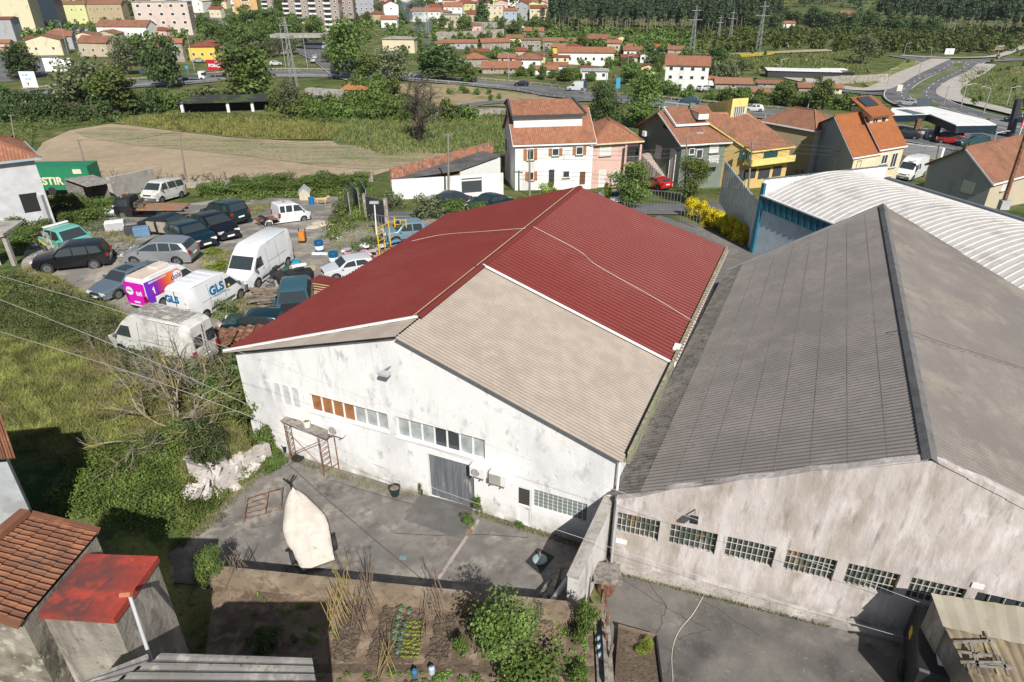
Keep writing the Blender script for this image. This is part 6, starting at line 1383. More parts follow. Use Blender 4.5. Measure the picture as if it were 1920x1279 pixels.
for a in [
 (1284,170,78,40,-12,.8,'gx',.16,W_white,T_or,'white three-storey house with outside stairs beyond the highway',4,3,3),
 (1098,122,104,20,-3,.35,'gx',.07,W_white,T_or,'long white two-storey row with one tiled roof',7,1,2),
 (990,128,46,14,-6,.8,'hip',.2,W_white,T_br,'white cottage with brown pyramid roof',2,1,1),
 (940,138,72,9,0,.6,'gx',.13,W_stone,T_or,'long low orange tiled barn beside the highway lamp post',2,1,1),
 (1022,140,46,9,-5,.4,'gx',.1,W_white,T_or,'low tiled outbuilding left of the ivy wall',2,1,1),
 (893,126,44,13,14,.9,'hip',.2,W_stone,T_or,'small square stone house with pointed orange roof',2,1,2),
 (1045,138,36,13,-4,.6,'gx',.12,W_white,T_br,'small white cottage below the long white row',3,1,1),
 (1115,150,48,14,-4,.6,'flat',.1,W_white,W_grey,'small white flat-roofed house by the highway sign',3,1,1),
 (1048,102,24,12,-8,.7,'gx',.2,W_yel,T_or,'tiny bright yellow house',1,1,1),
 (995,96,36,18,-3,.5,'gx',.05,W_stone,T_pale,'roofless looking stone house with pale walls',4,1,1),
 (930,96,54,14,12,.5,'gx',.1,W_stone,T_or,'long barn with sagging orange roof',1,1,1),
 (860,92,70,10,4,.35,'gx',.06,W_grey,T_or,'long low shed with orange tiles',1,1,1),
 (828,92,22,9,8,.8,'gx',.12,W_lemon,T_br,'small pale yellow outhouse',1,1,1),
 (1120,88,64,12,-10,.5,'hip',.12,W_stone,T_br,'wide farmhouse with low hipped brown roof',3,1,1),
 (1048,92,60,12,-6,.5,'gx',.08,W_stone,T_pale,'grey stone house with broken roof',3,1,1),
 (1000,68,36,8,-12,.6,'gx',.15,W_stone,T_or,'ruined stone barn on the slope',1,1,1),
 (978,54,18,6,-5,.6,'gx',.1,W_white,T_rd,'small white shed at the slope top',1,1,1),
 (1186,106,34,10,-6,.7,'gx',.14,W_white,T_br,'white cottage beside the narrow cypress',2,1,1),
 (1192,94,40,6,-3,.5,'gx',.1,W_stone,T_or,'brown farm building behind the white cottage',1,1,1),
 (1238,96,36,6,-8,.7,'gx',.12,W_stone,T_brt,'low building with bright orange roof',1,1,1),
 (1266,102,28,8,-14,.7,'gx',.18,W_stone,T_br,'open barn with brown gable roof',1,1,1),
 (1190,136,34,6,-3,.5,'shed',.05,W_stone,T_rd,'low red tiled shed among bushes',2,1,1),
 (1238,130,22,16,-20,.8,'gy',.2,W_lemon,T_rd,'pale yellow gabled house',1,1,1),
 (1374,168,64,10,-8,.5,'gx',.12,W_stone,T_pale,'long stone barn with pale tiled roof',1,1,1),
 (1445,165,48,7,-4,.4,'shed',.06,W_stone,T_pale,'low ruined shed with pale roof',2,1,1),
 (1424,186,32,12,-4,.6,'gx',.12,W_white,T_or,'cluster of tumbledown white sheds',2,1,1),
 (1408,178,40,8,-6,.5,'shed',.08,W_grey,M_woodg,'collapsed grey tin shed',1,1,1),
 (1520,172,44,7,-8,.6,'gx',.14,W_stone,T_br,'small low house with dark brown roof',1,1,1),
 (1535,186,44,7,-4,.5,'shed',.05,W_stone,T_pale,'low stone outbuilding beside the big leafy tree',1,1,1),
 (1615,196,60,6,-6,.4,'shed',.03,W_white,T_br,'low white building with rusty roof by the avenue',2,1,1),
 (1438,50,28,6,-3,.4,'gx',.12,W_white,T_or,'white farmhouse left of the forest clearing',3,1,1),
 (1472,52,34,7,-6,.4,'gx',.1,W_white,T_or,'long farmhouse with orange roof on the hillside',3,1,1),
 (1525,46,36,9,-3,.4,'gx',.12,W_pink,T_br,'pink farmhouse with arched porch',4,1,1),
 (1590,42,30,12,-8,.6,'gx',.18,W_stone,T_br,'stone farmhouse at the foot of the hill',2,2,1),
 (1573,48,26,5,-5,.5,'shed',.05,W_pink,T_or,'low farm annex with orange roof',1,1,1),
 # hillside town
 (800,42,54,17,-4,.5,'gx',.1,W_white,T_or,'long white hillside house with red tiles',5,2,2),
 (735,38,28,24,22,.7,'gy',.2,W_white,T_rd,'tall narrow white gabled house',1,2,0),
 (707,40,28,11,4,.8,'hip',.2,W_tan,T_rd,'ochre cottage with pointed dark roof',2,1,1),
 (742,12,46,12,6,.5,'gx',.14,W_white,T_or,'white house at the top of the slope',3,1,1),
 (780,22,42,10,6,.5,'gx',.1,W_beige,T_or,'long house with several orange roofs',3,1,1),
 (850,32,34,16,-6,.7,'gx',.2,W_white,T_or,'white house with two roof levels',3,2,1),
 (872,26,38,16,-8,.6,'hip',.14,W_lemon,T_rd,'pale yellow villa above the others',4,2,1),
 (858,6,30,10,-4,.7,'hip',.16,W_white,T_rd,'white villa at the very top edge',2,1,1),
 (845,52,34,20,-4,.6,'flat',.1,W_beige,W_stone,'roofless concrete house shell',3,2,1),
 (928,40,30,24,-6,.6,'flat',.1,W_cream,W_white,'cream block with balconies beside the conifer',3,3,1),
 (912,30,20,14,-3,.7,'gx',.15,W_white,T_or,'white house behind the cream balconied block',2,2,1),
 (957,42,24,18,-4,.7,'gx',.14,W_blue,T_or,'pale blue house on the slope',2,2,1),
 (978,38,24,24,-6,.8,'gy',.22,W_grey,T_rd,'grey gabled house with arched window',2,2,1),
 (1008,40,30,20,-5,.7,'gx',.16,W_cream,T_rd,'cream and orange house next to the wood',3,2,1),
 (998,14,22,9,-4,.7,'hip',.2,W_white,T_or,'small white villa above the cream and orange one',2,1,1),
 (1018,22,20,12,-5,.8,'gy',.2,W_cream,T_or,'orange-cream gabled house at the wood edge',1,1,1),
 (748,100,60,22,-4,.5,'hip',.06,W_cream,W_stone,'cream building in front of the burning heap'),
 # top left
 (142,45,48,30,10,.7,'gx',.1,W_lemon,T_br,'yellow block with small paired windows',3,2,0),
 (202,42,62,28,6,.5,'gx',.1,W_tan,T_br,'old ochre house with many windows',5,2,2),
 (30,60,70,52,16,.8,'flat',.1,W_cream,W_cream,'big cream commercial hall at the left edge',0,1,0),
 (85,52,58,48,4,.5,'flat',.1,mat('wall_black_glass',(.03,.045,.06),rough=.2),W_grey,'black glass block beside the cream hall',0,1,0),
 (10,78,40,34,10,.9,'gx',.08,W_grey,T_rd,'grey hall at the left edge',0,1,0),
 (88,104,58,24,14,.7,'gy',.14,W_cream,T_br,'cream gabled house with green trim above the billboard',2,1,0),
 (120,92,36,20,14,.8,'gx',.2,W_grey,T_br,'grey sided house behind the green trimmed gable',2,1,0),
 (160,84,50,14,14,.6,'gy',.12,W_cream,T_br,'cream house with long brown roof',1,1,1),
 (178,106,62,22,-12,.6,'gx',.16,W_beige,T_br,'plain cream house with brown roof behind the big olive tree',3,1,1),
 (200,78,40,12,-6,.7,'gy',.14,W_beige,T_br,'tan gabled house by the parked cars',1,1,1),
 (232,74,96,20,-4,.4,'gx',.1,W_white,T_br,'long white house with brown hipped roof',4,1,1),
 (284,96,30,10,2,.6,'hip',.15,W_white,T_rd,'little white house with red roof',1,1,1),
 (332,116,30,30,4,.5,'gx',.2,W_stone,T_or,'worn plaster house left of the bright yellow house',1,2,1),
 (382,114,48,22,3,.6,'hip',.14,W_yel,T_rd,'bright yellow house with brown pyramid roof',3,1,1),
 (422,104,30,10,-3,.6,'gx',.1,W_stone,T_pale,'grey shed right of the bright yellow house',1,1,1),
 (432,80,30,8,3,.5,'flat',.1,W_stone,W_grey,'open concrete shelter below the curved road',2,1,1),
 (362,24,44,18,-8,.6,'gy',.2,W_white,W_cream,'white gabled house beside the curved road',3,2,1),
 (430,8,30,10,2,.6,'gx',.12,W_white,T_or,'white house behind the road bend',2,1,1),
 (663,185,46,14,-4,.8,'hip',.28,W_stone,tiles('ochre_tiles',(.40,.19,.06),(.34,.15,.05)),'square hut with pointed ochre roof in the bushes',2,1,0),
 (6,268,22,8,4,.7,'gx',.12,W_grey,T_rd,'small tiled house corner left of the ploughed field',0,1,0),
]: fh(*a)
# apartment blocks
def block(px,py,w,h,rot,dr,wallm,label,cols,floors,balc,top=None,roof='flat',rise=.1):
 p = G(px,py);s = ppm(p);W_ = w/s;Hh = h/s/.93;D_ = W_*dr;R = radians(rot);X = Vector((cos(R),sin(R),0));Y = Vector((-sin(R),cos(R),0));a = p-X*W_/2
 t,Cc = bld(label,[a,a+X*W_,a+X*W_+Y*D_,a+Y*D_],p.z,p.z+Hh,roof,p.z+Hh+W_*rise,wallm,top or W_grey,name='apartment_block',cat='building',lowd=True,base=4)
 fhh = Hh/floors;Zv = Vector((0,0,1))
 for f in range(floors):
  for c in range(cols):
   u = W_*(c+.5)/cols;q = a+X*u-Y*.03+Zv*(fhh*(f+.55));big = balc and c % 2 == 0
   ww = W_/cols*(.8 if big else .35);g = MB();g.box(q,(ww,.08,fhh*.45),rz=R);wn = g.build('window',M_dark if big else M_white,t)
   g = MB();g.box(q-Y*.06,(ww*.8,.05,fhh*.32),rz=R);g.build('pane',M_glass,wn)
   if big: g = MB();g.box(q-Y*.7-Zv*fhh*.38,(ww*1.15,1.4,fhh*.34),rz=R);g.build('balcony',M_white,t)
 for c in range(4): g = MB();g.box(a+X*W_+X*.03+Y*(D_*(c+.5)/4)+Zv*Hh*.5,(.05,D_*.12,Hh*.7),rz=R);g.build('window',M_glass,t)
 return t
block(463,26,42,42,8,.6,wm('orange',(.60,.38,.17)),'ochre windowless end block of flats above the trees',1,5,False)
block(512,34,34,42,0,.5,wm('taupe',(.34,.28,.24)),'flats with white balconies and bright orange roof, left one',3,6,True,T_brt)
block(558,44,46,52,0,.5,wm('taupe',(.34,.28,.24)),'flats with white balconies and bright orange roof, middle one',4,7,True,T_brt)
block(612,57,56,74,-2,.5,wm('taupe',(.34,.28,.24)),'tall flats with wide white balconies right of the bridge end',4,9,True)
block(654,50,24,66,-4,.8,wm('taupe',(.34,.28,.24)),'brown tower with tiny windows',2,8,False)
block(684,30,38,44,-6,.6,W_grey,'white and grey flats beside the brown tower',4,6,False)
t = block(312,66,98,52,6,.3,W_blush,'cream apartment block with stepped front beside the road curve',5,4,False)
# ruined arcade and garden walls
def longwall(label,px0,px1,hpx,m,name='wall',th=.5,cat='wall',n=6):
 a,b = G(*px0),G(*px1);hm = hpx/ppm((a+b)/2)/.9;t = thing(name,label,cat,tuple((a+b)/2));mb = MB()
 for i in range(n):
  p,q = a.lerp(b,i/n),a.lerp(b,(i+1)/n);p.z,q.z = T(p.x,p.y),T(q.x,q.y);d = (q-p).normalized();nn = Vector((-d.y,d.x,0)).normalized()*th/2;Zv = Vector((0,0,1));P4 = [p-nn,q-nn,q+nn,p+nn]
  mb.poly([v+Zv*hm for v in P4])
  for k in range(4): j = (k+1) % 4;mb.poly([P4[k]-Zv,P4[j]-Zv,P4[j]+Zv*hm,P4[k]+Zv*hm])
 mb.build('wall',m,t);return t,a,b,hm
t,a,b,hm = longwall('ruined arcade with a row of tall openings on the terrace',(885,60),(955,60),15,W_stone,'ruin',5,'ruin',1)
for i in range(9): g = MB();q = a.lerp(b,(i+.6)/9.2);g.box(q+Vector((0,-2.6,hm*.5)),((b-a).length/9*.5,.15,hm*.7));g.build('opening',M_dark,t)
longwall('long pale terrace wall under the ruined arcade',(818,76),(945,70),13,W_stone)
longwall('old field wall behind the pink bank, below the highway',(800,218),(948,216),11,W_stone)
longwall('concrete wall below the small trees left of the bridge',(430,108),(550,100),8,W_stone)
longwall('white parapet wall behind the green and yellow houses',(1243,210),(1430,238),10,W_white)
longwall('grey garden wall beside the black and yellow sheds',(1540,158),(1662,152),12,W_stone)
longwall('white wall of the filling station forecourt',(1640,288),(1762,306),24,W_white)
longwall('sandy retaining wall beside the orange end house',(1690,305),(1800,322),14,W_tan)
longwall('grey low wall in front of the orange end house',(1635,312),(1692,322),8,W_grey)
longwall('rough stone wall between the vines and the car lot',(345,352),(700,340),9,W_stone,n=10)
# black and yellow works, open black shed
fh(1505,148,128,12,-10,.25,'flat',.02,mat('wall_black',(.035,.035,.04),rough=.6),W_white,'long black walled workshop with pale roof',0,1,0,name='workshop',cat='building')
fh(1563,142,40,9,-6,.4,'flat',.02,W_yel,W_white,'yellow end of the black workshop',1,1,1,name='workshop',cat='building',st='g')
fh(1585,148,26,8,-6,.5,'shed',.04,W_stone,M_black,'small black roofed shed beside the yellow one',1,1,1,name='shed',cat='shed')
t = thing('open_shed','long open shed with black roof, white posts and dark interior','shed',tuple(G(430,214)));a,b = G(338,214),G(530,207);Z = Vector((0,0,1));n_ = Vector((0,6,0))
hs_ = 2.4;mb = MB();mb.slab([a+Z*hs_-Vector((.5,.8,0)),b+Z*hs_+Vector((.5,-.8,0)),b+n_+Z*(hs_+.5),a+n_+Z*(hs_+.5)],.15);mb.build('roof',mat('mossy_black',(.03,.032,.03),[((.06,.09,.02),.3,.5,.6)],rough=.95),t)
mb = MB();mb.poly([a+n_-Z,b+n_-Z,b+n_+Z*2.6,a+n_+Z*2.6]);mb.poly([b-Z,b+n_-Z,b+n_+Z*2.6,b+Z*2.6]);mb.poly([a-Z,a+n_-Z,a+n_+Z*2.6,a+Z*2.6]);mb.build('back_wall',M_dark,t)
for u in (.03,.46,.70,.93): mb = MB();mb.box(a.lerp(b,u)+Z*1.1,(.6 if u != .93 else .2,.4,2.6));mb.build('post',W_white if u != .93 else M_wood,t)
# ---------------- left slope: grass, brambles, bare tree, rubble ----------------
Z = Vector((0,0,1))
def tufts(name,label,polys,n,hgt,wd,m,seed,lean=.5,z=None):
 rs = np.random.RandomState(seed);pts = []
 for poly in polys:
  q = [(G(*p) if z is None else P(*p,z)) for p in poly];xs = [p.x for p in q];ys = [p.y for p in q];k = 0
  while k < n//len(polys):
   x = rs.uniform(min(xs),max(xs));y = rs.uniform(min(ys),max(ys))
   if inpoly(x,y,[(p.x,p.y) for p in q]): pts.append((x,y));k += 1
 A = np.array(pts);N_ = len(A);zz = T0(A[:,0],A[:,1]) if z is None else np.full(N_,z);c = np.stack([A[:,0],A[:,1],zz-.03],1)
 ph = rs.uniform(0,2*pi,N_);h = hgt*rs.uniform(.5,1.3,N_);b = np.stack([np.cos(ph),np.sin(ph),0*ph],1)*wd*.5;tp = c+np.stack([rs.normal(size=N_)*lean*h,rs.normal(size=N_)*lean*h,h],1)
 V = np.stack([c-b,c+b,tp+b*.2,tp-b*.2],1).reshape(-1,3);me = cloudmesh(name,[(V,np.arange(4*N_).reshape(N_,4))],m);o = bpy.data.objects.new(name,me);C.objects.link(o);return tag(o,label,'ground cover',kind='stuff')
L_grass = leafmat('grass_blades',(.19,.21,.06),(.30,.30,.10),.3,dry=((.27,.22,.11),.35,.5,.68));L_bram = leafmat('bramble_leaf',(.11,.17,.04),(.19,.25,.06),.3)
L_bramd = leafmat('bramble_dark',(.075,.11,.035),(.13,.16,.055),.2,dry=((.18,.14,.08),.5,.58,.7))
tufts('grass','long rough half-dry grass on the slope left of the warehouse',[[(-30,640),(200,640),(330,700),(300,850),(150,880),(60,850),(-40,860)],[(-30,540),(100,520),(260,600),(420,690),(440,800),(330,830),(200,700),(-30,700)]],64000,.27,.038,L_grass,1,.8)
tufts('weeds','low weeds growing through the car lot',[[(380,480),(440,470),(480,510),(420,540),(370,520)],[(410,560),(480,560),(500,600),(430,610),(400,600)],[(60,500),(120,530),(60,560),(20,520)],[(430,390),(520,380),(470,410)],[(640,420),(760,415),(720,470),(600,480)],[(160,440),(260,430),(250,470),(170,480)]],9000,.28,.05,L_grass,2)
def blanket(name,label,polys,n,hgt,size,m,seed,z=None,r=.8):
 rs = np.random.RandomState(seed);bl = []
 for poly in polys:
  q = [(G(*p) if z is None else P(*p,z)) for p in poly];xs = [p.x for p in q];ys = [p.y for p in q];k = 0;pl = [(p.x,p.y) for p in q];m_ = max(6,int(n/len(polys)/55))
  while k < m_:
   x = rs.uniform(min(xs),max(xs));y = rs.uniform(min(ys),max(ys))
   if inpoly(x,y,pl): zz = float(T0(x,y)) if z is None else z;s = rs.uniform(.5,1.2)*r;bl.append((x,y,zz+hgt*rs.uniform(.1,.5),s,s,hgt*rs.uniform(.4,1)));k += 1
 me = cloudmesh(name,[leafcloud(seed,bl,n,size)],m);o = bpy.data.objects.new(name,me);C.objects.link(o);return tag(o,label,'ground cover',kind='stuff')
blanket('brambles','dark bramble thicket in front of the dirty white van',[[(-20,580),(60,560),(180,580),(230,610),(330,655),(420,675),(440,760),(330,740),(180,660),(60,640),(-20,640)]],40000,.95,.085,L_bramd,3)
blanket('brambles','bright green bramble bank above the courtyard',[[(100,930),(180,850),(290,830),(335,850),(320,900),(345,960),(330,1000),(240,985),(110,950)]],30000,.55,.085,L_bram,4)
blanket('brambles','leafy green climbers against the left end of the white warehouse',[[(380,720),(440,700),(500,760),(512,830),(470,810),(400,790)]],22000,1.3,.09,L_bram,5,r=.7)
blanket('brambles','green scrub bank between the sheds and grey house',[[(0,420),(200,405),(240,420),(180,440),(60,470),(0,470)],[(0,520),(110,540),(210,575),(100,590),(-10,560)]],12000,.6,.14,L_bramd,6)
blanket('brambles','bramble bank at the far edge of the car lot',[[(380,375),(470,362),(590,355),(700,350),(690,368),(560,372),(420,384)],[(640,375),(700,372),(690,420),(640,440),(600,470),(640,400)]],14000,.8,.2,L_bram,7)
plant('dark_garden_tree',398,868,84,100,'dense dark green shrub above the white rubble')
plant('olive_bush',300,850,60,40,'grey-green shrub at the foot of the bare tree')
for x,y,w_,h_,k,l in ((468,735,90,60,'bush','leafy green shrub at the left corner of the white warehouse'),(452,800,120,95,'bush','large leafy shrub below the bare tree at the wall corner'),(498,852,46,62,'bush','leafy climber at the foot of the warehouse left corner'),(415,765,95,60,'bush','leafy shrub just left of the large wall corner shrub'),(372,728,100,50,'olive_bush','dull green shrub under the bare tree crown'),(300,700,90,45,'olive_bush','dull green shrub left of the bare tree'),(425,700,80,40,'dark_bush','dark shrub between the dirty van and wall corner'),(345,690,80,40,'dark_bush','dark shrub in front of the dirty van'),(350,830,80,50,'bush','green shrub left of the dense dark one')): plant(k,x,y,w_,h_,l)
def bare(label,base,h,spread,seed,m,r=.13,lv=5,name='bare_tree',nb=5,loc=None):
 q = random.Random(seed);p0 = G(*base) if loc is None else loc;t = thing(name,label,'tree',tuple(p0));tb = MB();cb = MB()
 def grow(p,d,L,rr,l,mb):
  pts = [p];
  for i in range(3): d = (d+Vector((q.gauss(0,.22),q.gauss(0,.22),q.gauss(.03,.14)))).normalized();pts.append(pts[-1]+d*L/3)
  mb.path(pts,rr,5 if l < 2 else 3,r2=rr*.6)
  if l >= lv: return
  for i in range(3 if l < lv-1 else 4):
   s = pts[q.choice((1,2,3))];nd = (d+Vector((q.gauss(0,.6),q.gauss(0,.6),q.gauss(.05,.35)))).normalized();grow(s,nd,L*q.uniform(.55,.8),rr*.55,l+1,cb)
 for i in range(nb):
  a = 2*pi*i/nb+q.uniform(-.4,.4);grow(Vector((cos(a)*.15,sin(a)*.15,-.1)),Vector((cos(a)*spread,sin(a)*spread,1)).normalized(),h*q.uniform(.35,.5),r,1,tb)
 tb.build('trunk',m,t,world=False);cb.build('branches',m,t,world=False);return t
M_lich = mat('lichen_bark',(.27,.23,.17),[((.33,.28,.05),1.2,.52,.6),((.12,.10,.075),3,.5,.65)],rough=.95);M_twig = mat('pale_twigs',(.27,.235,.19),[((.15,.125,.10),2,.45,.6)],rough=.95)
bare('large bare spreading tree with yellow lichen in front of the white warehouse corner',(330,800),4.6,1.3,3,M_lich,.07,5,nb=9)
bare('smaller bare twiggy tree between the dirty van and warehouse',(375,735),3.4,.9,8,M_twig,.07,5,nb=6)
bare('low bare thorn bush beside the dark brambles',(190,655),1.7,1.5,9,M_twig,.04,4,nb=6,name='bare_bush')
bare('big dark bare tree standing alone in the green field',(785,262),10.5,.35,12,mat('dark_bark',(.10,.08,.06),rough=1),.5,6,nb=4)
# rubble bank
def rocks(name,label,pts,size,m,seed,cat='rubble',flat=.6,sub=2,jag=(.8,1.15)):
 q = random.Random(seed)
 for i,(x,y) in enumerate(pts):
  p = G(x,y);s = size*q.uniform(.6,1.3);mb = MB();bm = bmesh.new();bmesh.ops.create_icosphere(bm,subdivisions=sub,radius=1)
  for v in bm.verts: v.co *= q.uniform(*jag)
  a = q.uniform(0,6)
  for f in bm.faces: mb.poly([Vector((rotz((v.co.x*s,v.co.y*s*.7,v.co.z*s*flat),a)))+p for v in f.verts])
  lab = label+(', '+nth(i,len(pts)) if nth(i,len(pts)) else '');tag(mb.build(name,m,origin=p),lab,cat,label)
M_rock = mat('white_rubble',(.50,.465,.44),[((.38,.33,.30),1.8,.48,.62),((.2,.17,.14),5,.58,.7)],rough=.95,bump=.9,bscale=3)
rocks('boulder','pale broken masonry on the bank above the courtyard',[(352,862),(366,880),(378,905),(392,900),(402,925),(412,905),(425,890),(438,912),(448,890),(455,868),(468,884),(478,870),(492,858),(500,866),(415,868),(360,925),(385,925),(396,886),(436,878),(444,865),(460,895),(484,862)],.42,M_rock,4,flat=1.0,sub=1,jag=(.55,1.35))
for i,(x0,y0,x1,y1,h_) in enumerate(((352,880,400,905,1.0),(405,915,450,885,.9),(455,880,505,858,1.1))):
 a,b = G(x0,y0),G(x1,y1);wall_thing('broken_wall','broken pale retaining wall on the bank, '+('left','middle','right')[i]+' piece','wall',a,b,.45,h_*.5,h_*.8,m=M_rock,n=3)
rocks('dirt_heap','pale earth heap on the car lot',[(605,422),(622,430),(585,428)],1.0,mat('sandy_heap',(.52,.45,.36),rough=1,bump=.6),6,'heap',.25)
blanket('brambles','tangled half-dry scrub around the bare trees',[[(230,650),(330,660),(440,690),(470,760),(400,800),(300,790),(240,730)],[(420,650),(470,690),(500,760),(440,740)]],26000,.8,.075,L_bramd,25,r=.6)
bare('second bare thorny bush in the scrub near the dirty van',(280,720),2.4,1.4,31,M_twig,.04,5,nb=9,name='bare_bush')
blanket('brambles','creeping green plants between the broken masonry',[[(345,930),(350,900),(400,915),(430,925),(395,960),(340,1000)],[(440,850),(520,840),(525,862),(470,895),(430,900)]],9000,.3,.09,L_bram,15,r=.4)
tufts('weeds','dry grass on the broken bank above the courtyard',[[(335,850),(490,825),(520,862),(430,926),(340,1010)]],7000,.22,.035,L_grass,16)
# ---------------- courtyard things ----------------
def boat():
 bow = P(549,918,.6);st = P(597,1057,.4);d = Vector((st.x-bow.x,st.y-bow.y,0));L = d.length;R = atan2(-d.y,-d.x);t = thing('boat','boat under a cream tarpaulin on a trailer in the courtyard','boat',((bow.x+st.x)/2,(bow.y+st.y)/2,.02),R)
 q = random.Random(2);mb = MB();nx,ny = 30,16
 def W_(u): return .84*min(1,1.5*(1-u)**.56)*(.72+.28*min(1,u/.4))
 V = []
 for i in range(nx+1):
  u = i/nx;x = -L/2+L*u;w = max(.03,W_(u));ridge = .64+.06*u
  for j in range(ny+1):
   s = -1+2*j/ny;z = ridge-.18*abs(s)**2.2+.035*sin(9*s+7*u)*sin(6*u+2*s)+q.uniform(-.008,.008);y = s*w
   if abs(s) > .86: z -= .26*(abs(s)-.86)/.14;y = np.sign(s)*w*.985
   V.append((x,y,z))
 mb.v = V
 for i in range(nx):
  for j in range(ny): a = i*(ny+1)+j;mb.f.append((a,a+ny+1,a+ny+2,a+1));mb.m.append(0);mb.uv.append(None)
 mb.poly([V[j] for j in range(ny+1)]+[(-L/2,.6,.3),(-L/2,-.6,.3)])
 mb.build('tarpaulin',mat('cream_tarp',(.74,.68,.60),[((.64,.57,.48),.9,.5,.66),((.46,.39,.31),3,.64,.77)],rough=.85,bump=.7,bscale=3,bstretch=(.4,2.5,1)),t,world=False,smooth=True)
 hb = MB();k = 14;sec = []
 for i in range(k+1): u = i/k;x = -L/2+.1+(L-.2)*u;w = max(.02,W_(u))*.93;sec.append([(x,-w,.4),(x,-w*.6,.2),(x,0,.14+.2*u),(x,w*.6,.2),(x,w,.4)])
 for a,b in zip(sec,sec[1:]):
  for j in range(4): hb.poly([a[j],b[j],b[j+1],a[j+1]])
 hb.poly(sec[0]);hb.build('hull',mat('dark_hull',(.03,.04,.05),rough=.4),t,world=False)
 tr = MB();tr.bar((L*.05,.0,.3),(L/2+.75,.0,.42),.08,.08);tr.bar((-L*.4,.7,.3),(L*.1,.1,.3),.07);tr.bar((-L*.4,-.7,.3),(L*.1,-.1,.3),.07);tr.bar((-L*.2,-.95,.3),(-L*.2,.95,.3),.08);tr.bar((L/2+.55,.0,.42),(L/2+.35,.25,1.0),.06);tr.bar((L/2+.7,0,.42),(L/2+.5,-.2,.9),.06);tr.build('trailer',M_black,t,world=False)
 for s in (-1,1): g = MB();g.lathe((-L*.3,s*.8,.28),[(.12,-.08),(.27,-.07),(.28,0),(.27,.07),(.12,.08)],16,ax=(Vector((1,0,0)),Vector((0,0,1)),Vector((0,-1,0))));g.build('wheel',M_rubber,t,world=False)
boat()
def frame_ladder(name,label,cat,feet,w,h,m,rz=0,rungs=5,lean=None,r=.025,mid=True,group=None):
 t = thing(name,label,cat,tuple(feet),rz,group);mb = MB();ln = Vector(lean or (0,0,0));tp = Vector((0,0,h))+ln
 for s in (-w/2,w/2): mb.tube((s,0,0),Vector((s,0,0))+tp,r)
 if mid: mb.tube((w*.1,0,0)+0*Vector() if False else Vector((w*.08,0,h*.12)),Vector((w*.08,0,0))+tp*.94,r*.8)
 for i in range(rungs): k = .1+.84*i/(rungs-1);mb.tube(Vector((-w/2,0,0))+tp*k,Vector((w/2 if i in (0,rungs-1) or not mid else w*.08,0,0))+tp*k,r*.8)
 mb.build('frame',m,t,world=False);return t
# scaffold with plank against the wall
a1,a2,b1,b2 = P(547,868,.02),P(563,850,.02),P(608,893,.02),P(636,880,.02)
t = thing('scaffold','rusty scaffold with a grey plank platform against the white wall','scaffold',tuple((a1+b2)/2));hh = 2.15
for p,q in ((a1,a2),(b1,b2)):
 mb = MB()
 for s in (p,q): mb.tube(s,s+Z*(hh+(.35 if s in (a2,b2) else .02)),.028)
 for i in range(7): z = .25+i*.29;mb.tube(p.lerp(q,.0)+Z*z,p.lerp(q,.55 if i not in (0,6) else 1)+Z*(z+.1),.018)
 mb.tube(p.lerp(q,.55)+Z*.3,p.lerp(q,.55)+Z*(hh),.02);mb.build('end_frame',M_rust,t)
mb = MB();mb.tube(a1+Z*.5,b1+Z*1.9,.018);mb.tube(a1+Z*1.9,b1+Z*.5,.018);mb.tube(a2+Z*.5,b2+Z*1.9,.018);mb.build('braces',M_rust,t)
mb = MB();pa = (a1+a2)/2;pb_ = (b1+b2)/2;dd = (pb_-pa).normalized();mb.bar(pa-dd*.25+Z*hh,pb_+dd*.25+Z*hh,.5,.05);mb.build('plank',M_woodg,t)
bk_ = pa.lerp(pb_,.52)+Z*(hh+.025)
def bucket(name,label,cat,p,r0,r1,h,m,fill=None):
 t = thing(name,label,cat,tuple(p));mb = MB();mb.lathe((0,0,0),[(r0*.9,0),(r0,.01),(r1,h),(r1*1.08,h),(r1*1.08,h+.02),(r1*.93,h+.02),(r1*.9,h*.85)],18);mb.build('body',m,t,world=False,smooth=False)
 if fill: mb = MB();mb.lathe((0,0,h*.86),[(r1*.9,0),(r1*.5,.03)],14);mb.build('filling',fill,t,world=False)
 return t
bucket('bucket','white bucket standing on the scaffold plank','bucket',bk_,.13,.17,.3,M_white,M_yell)
bucket('planter','dark green plant pot with dry soil on the courtyard','pot',P(741,928,.02),.17,.24,.42,mat('pot_green',(.012,.035,.035),rough=.5),M_soil)
bucket('basin','black flat rubber basin under the scaffold','basin',P(559,862,.02),.22,.27,.1,M_rubber,M_dark)
bucket('plant_pot','dark blue pot beside the scaffold left leg','pot',P(538,845,.02),.15,.2,.35,mat('pot_blue',(.01,.03,.045),rough=.5),M_dark)
frame_ladder('rusty_ladder','rusty ladder-like frame lying beside the boat','frame',P(493,968,.05),1.45,.5,M_rust,rz=.45,rungs=5,lean=(.25,.9,0))
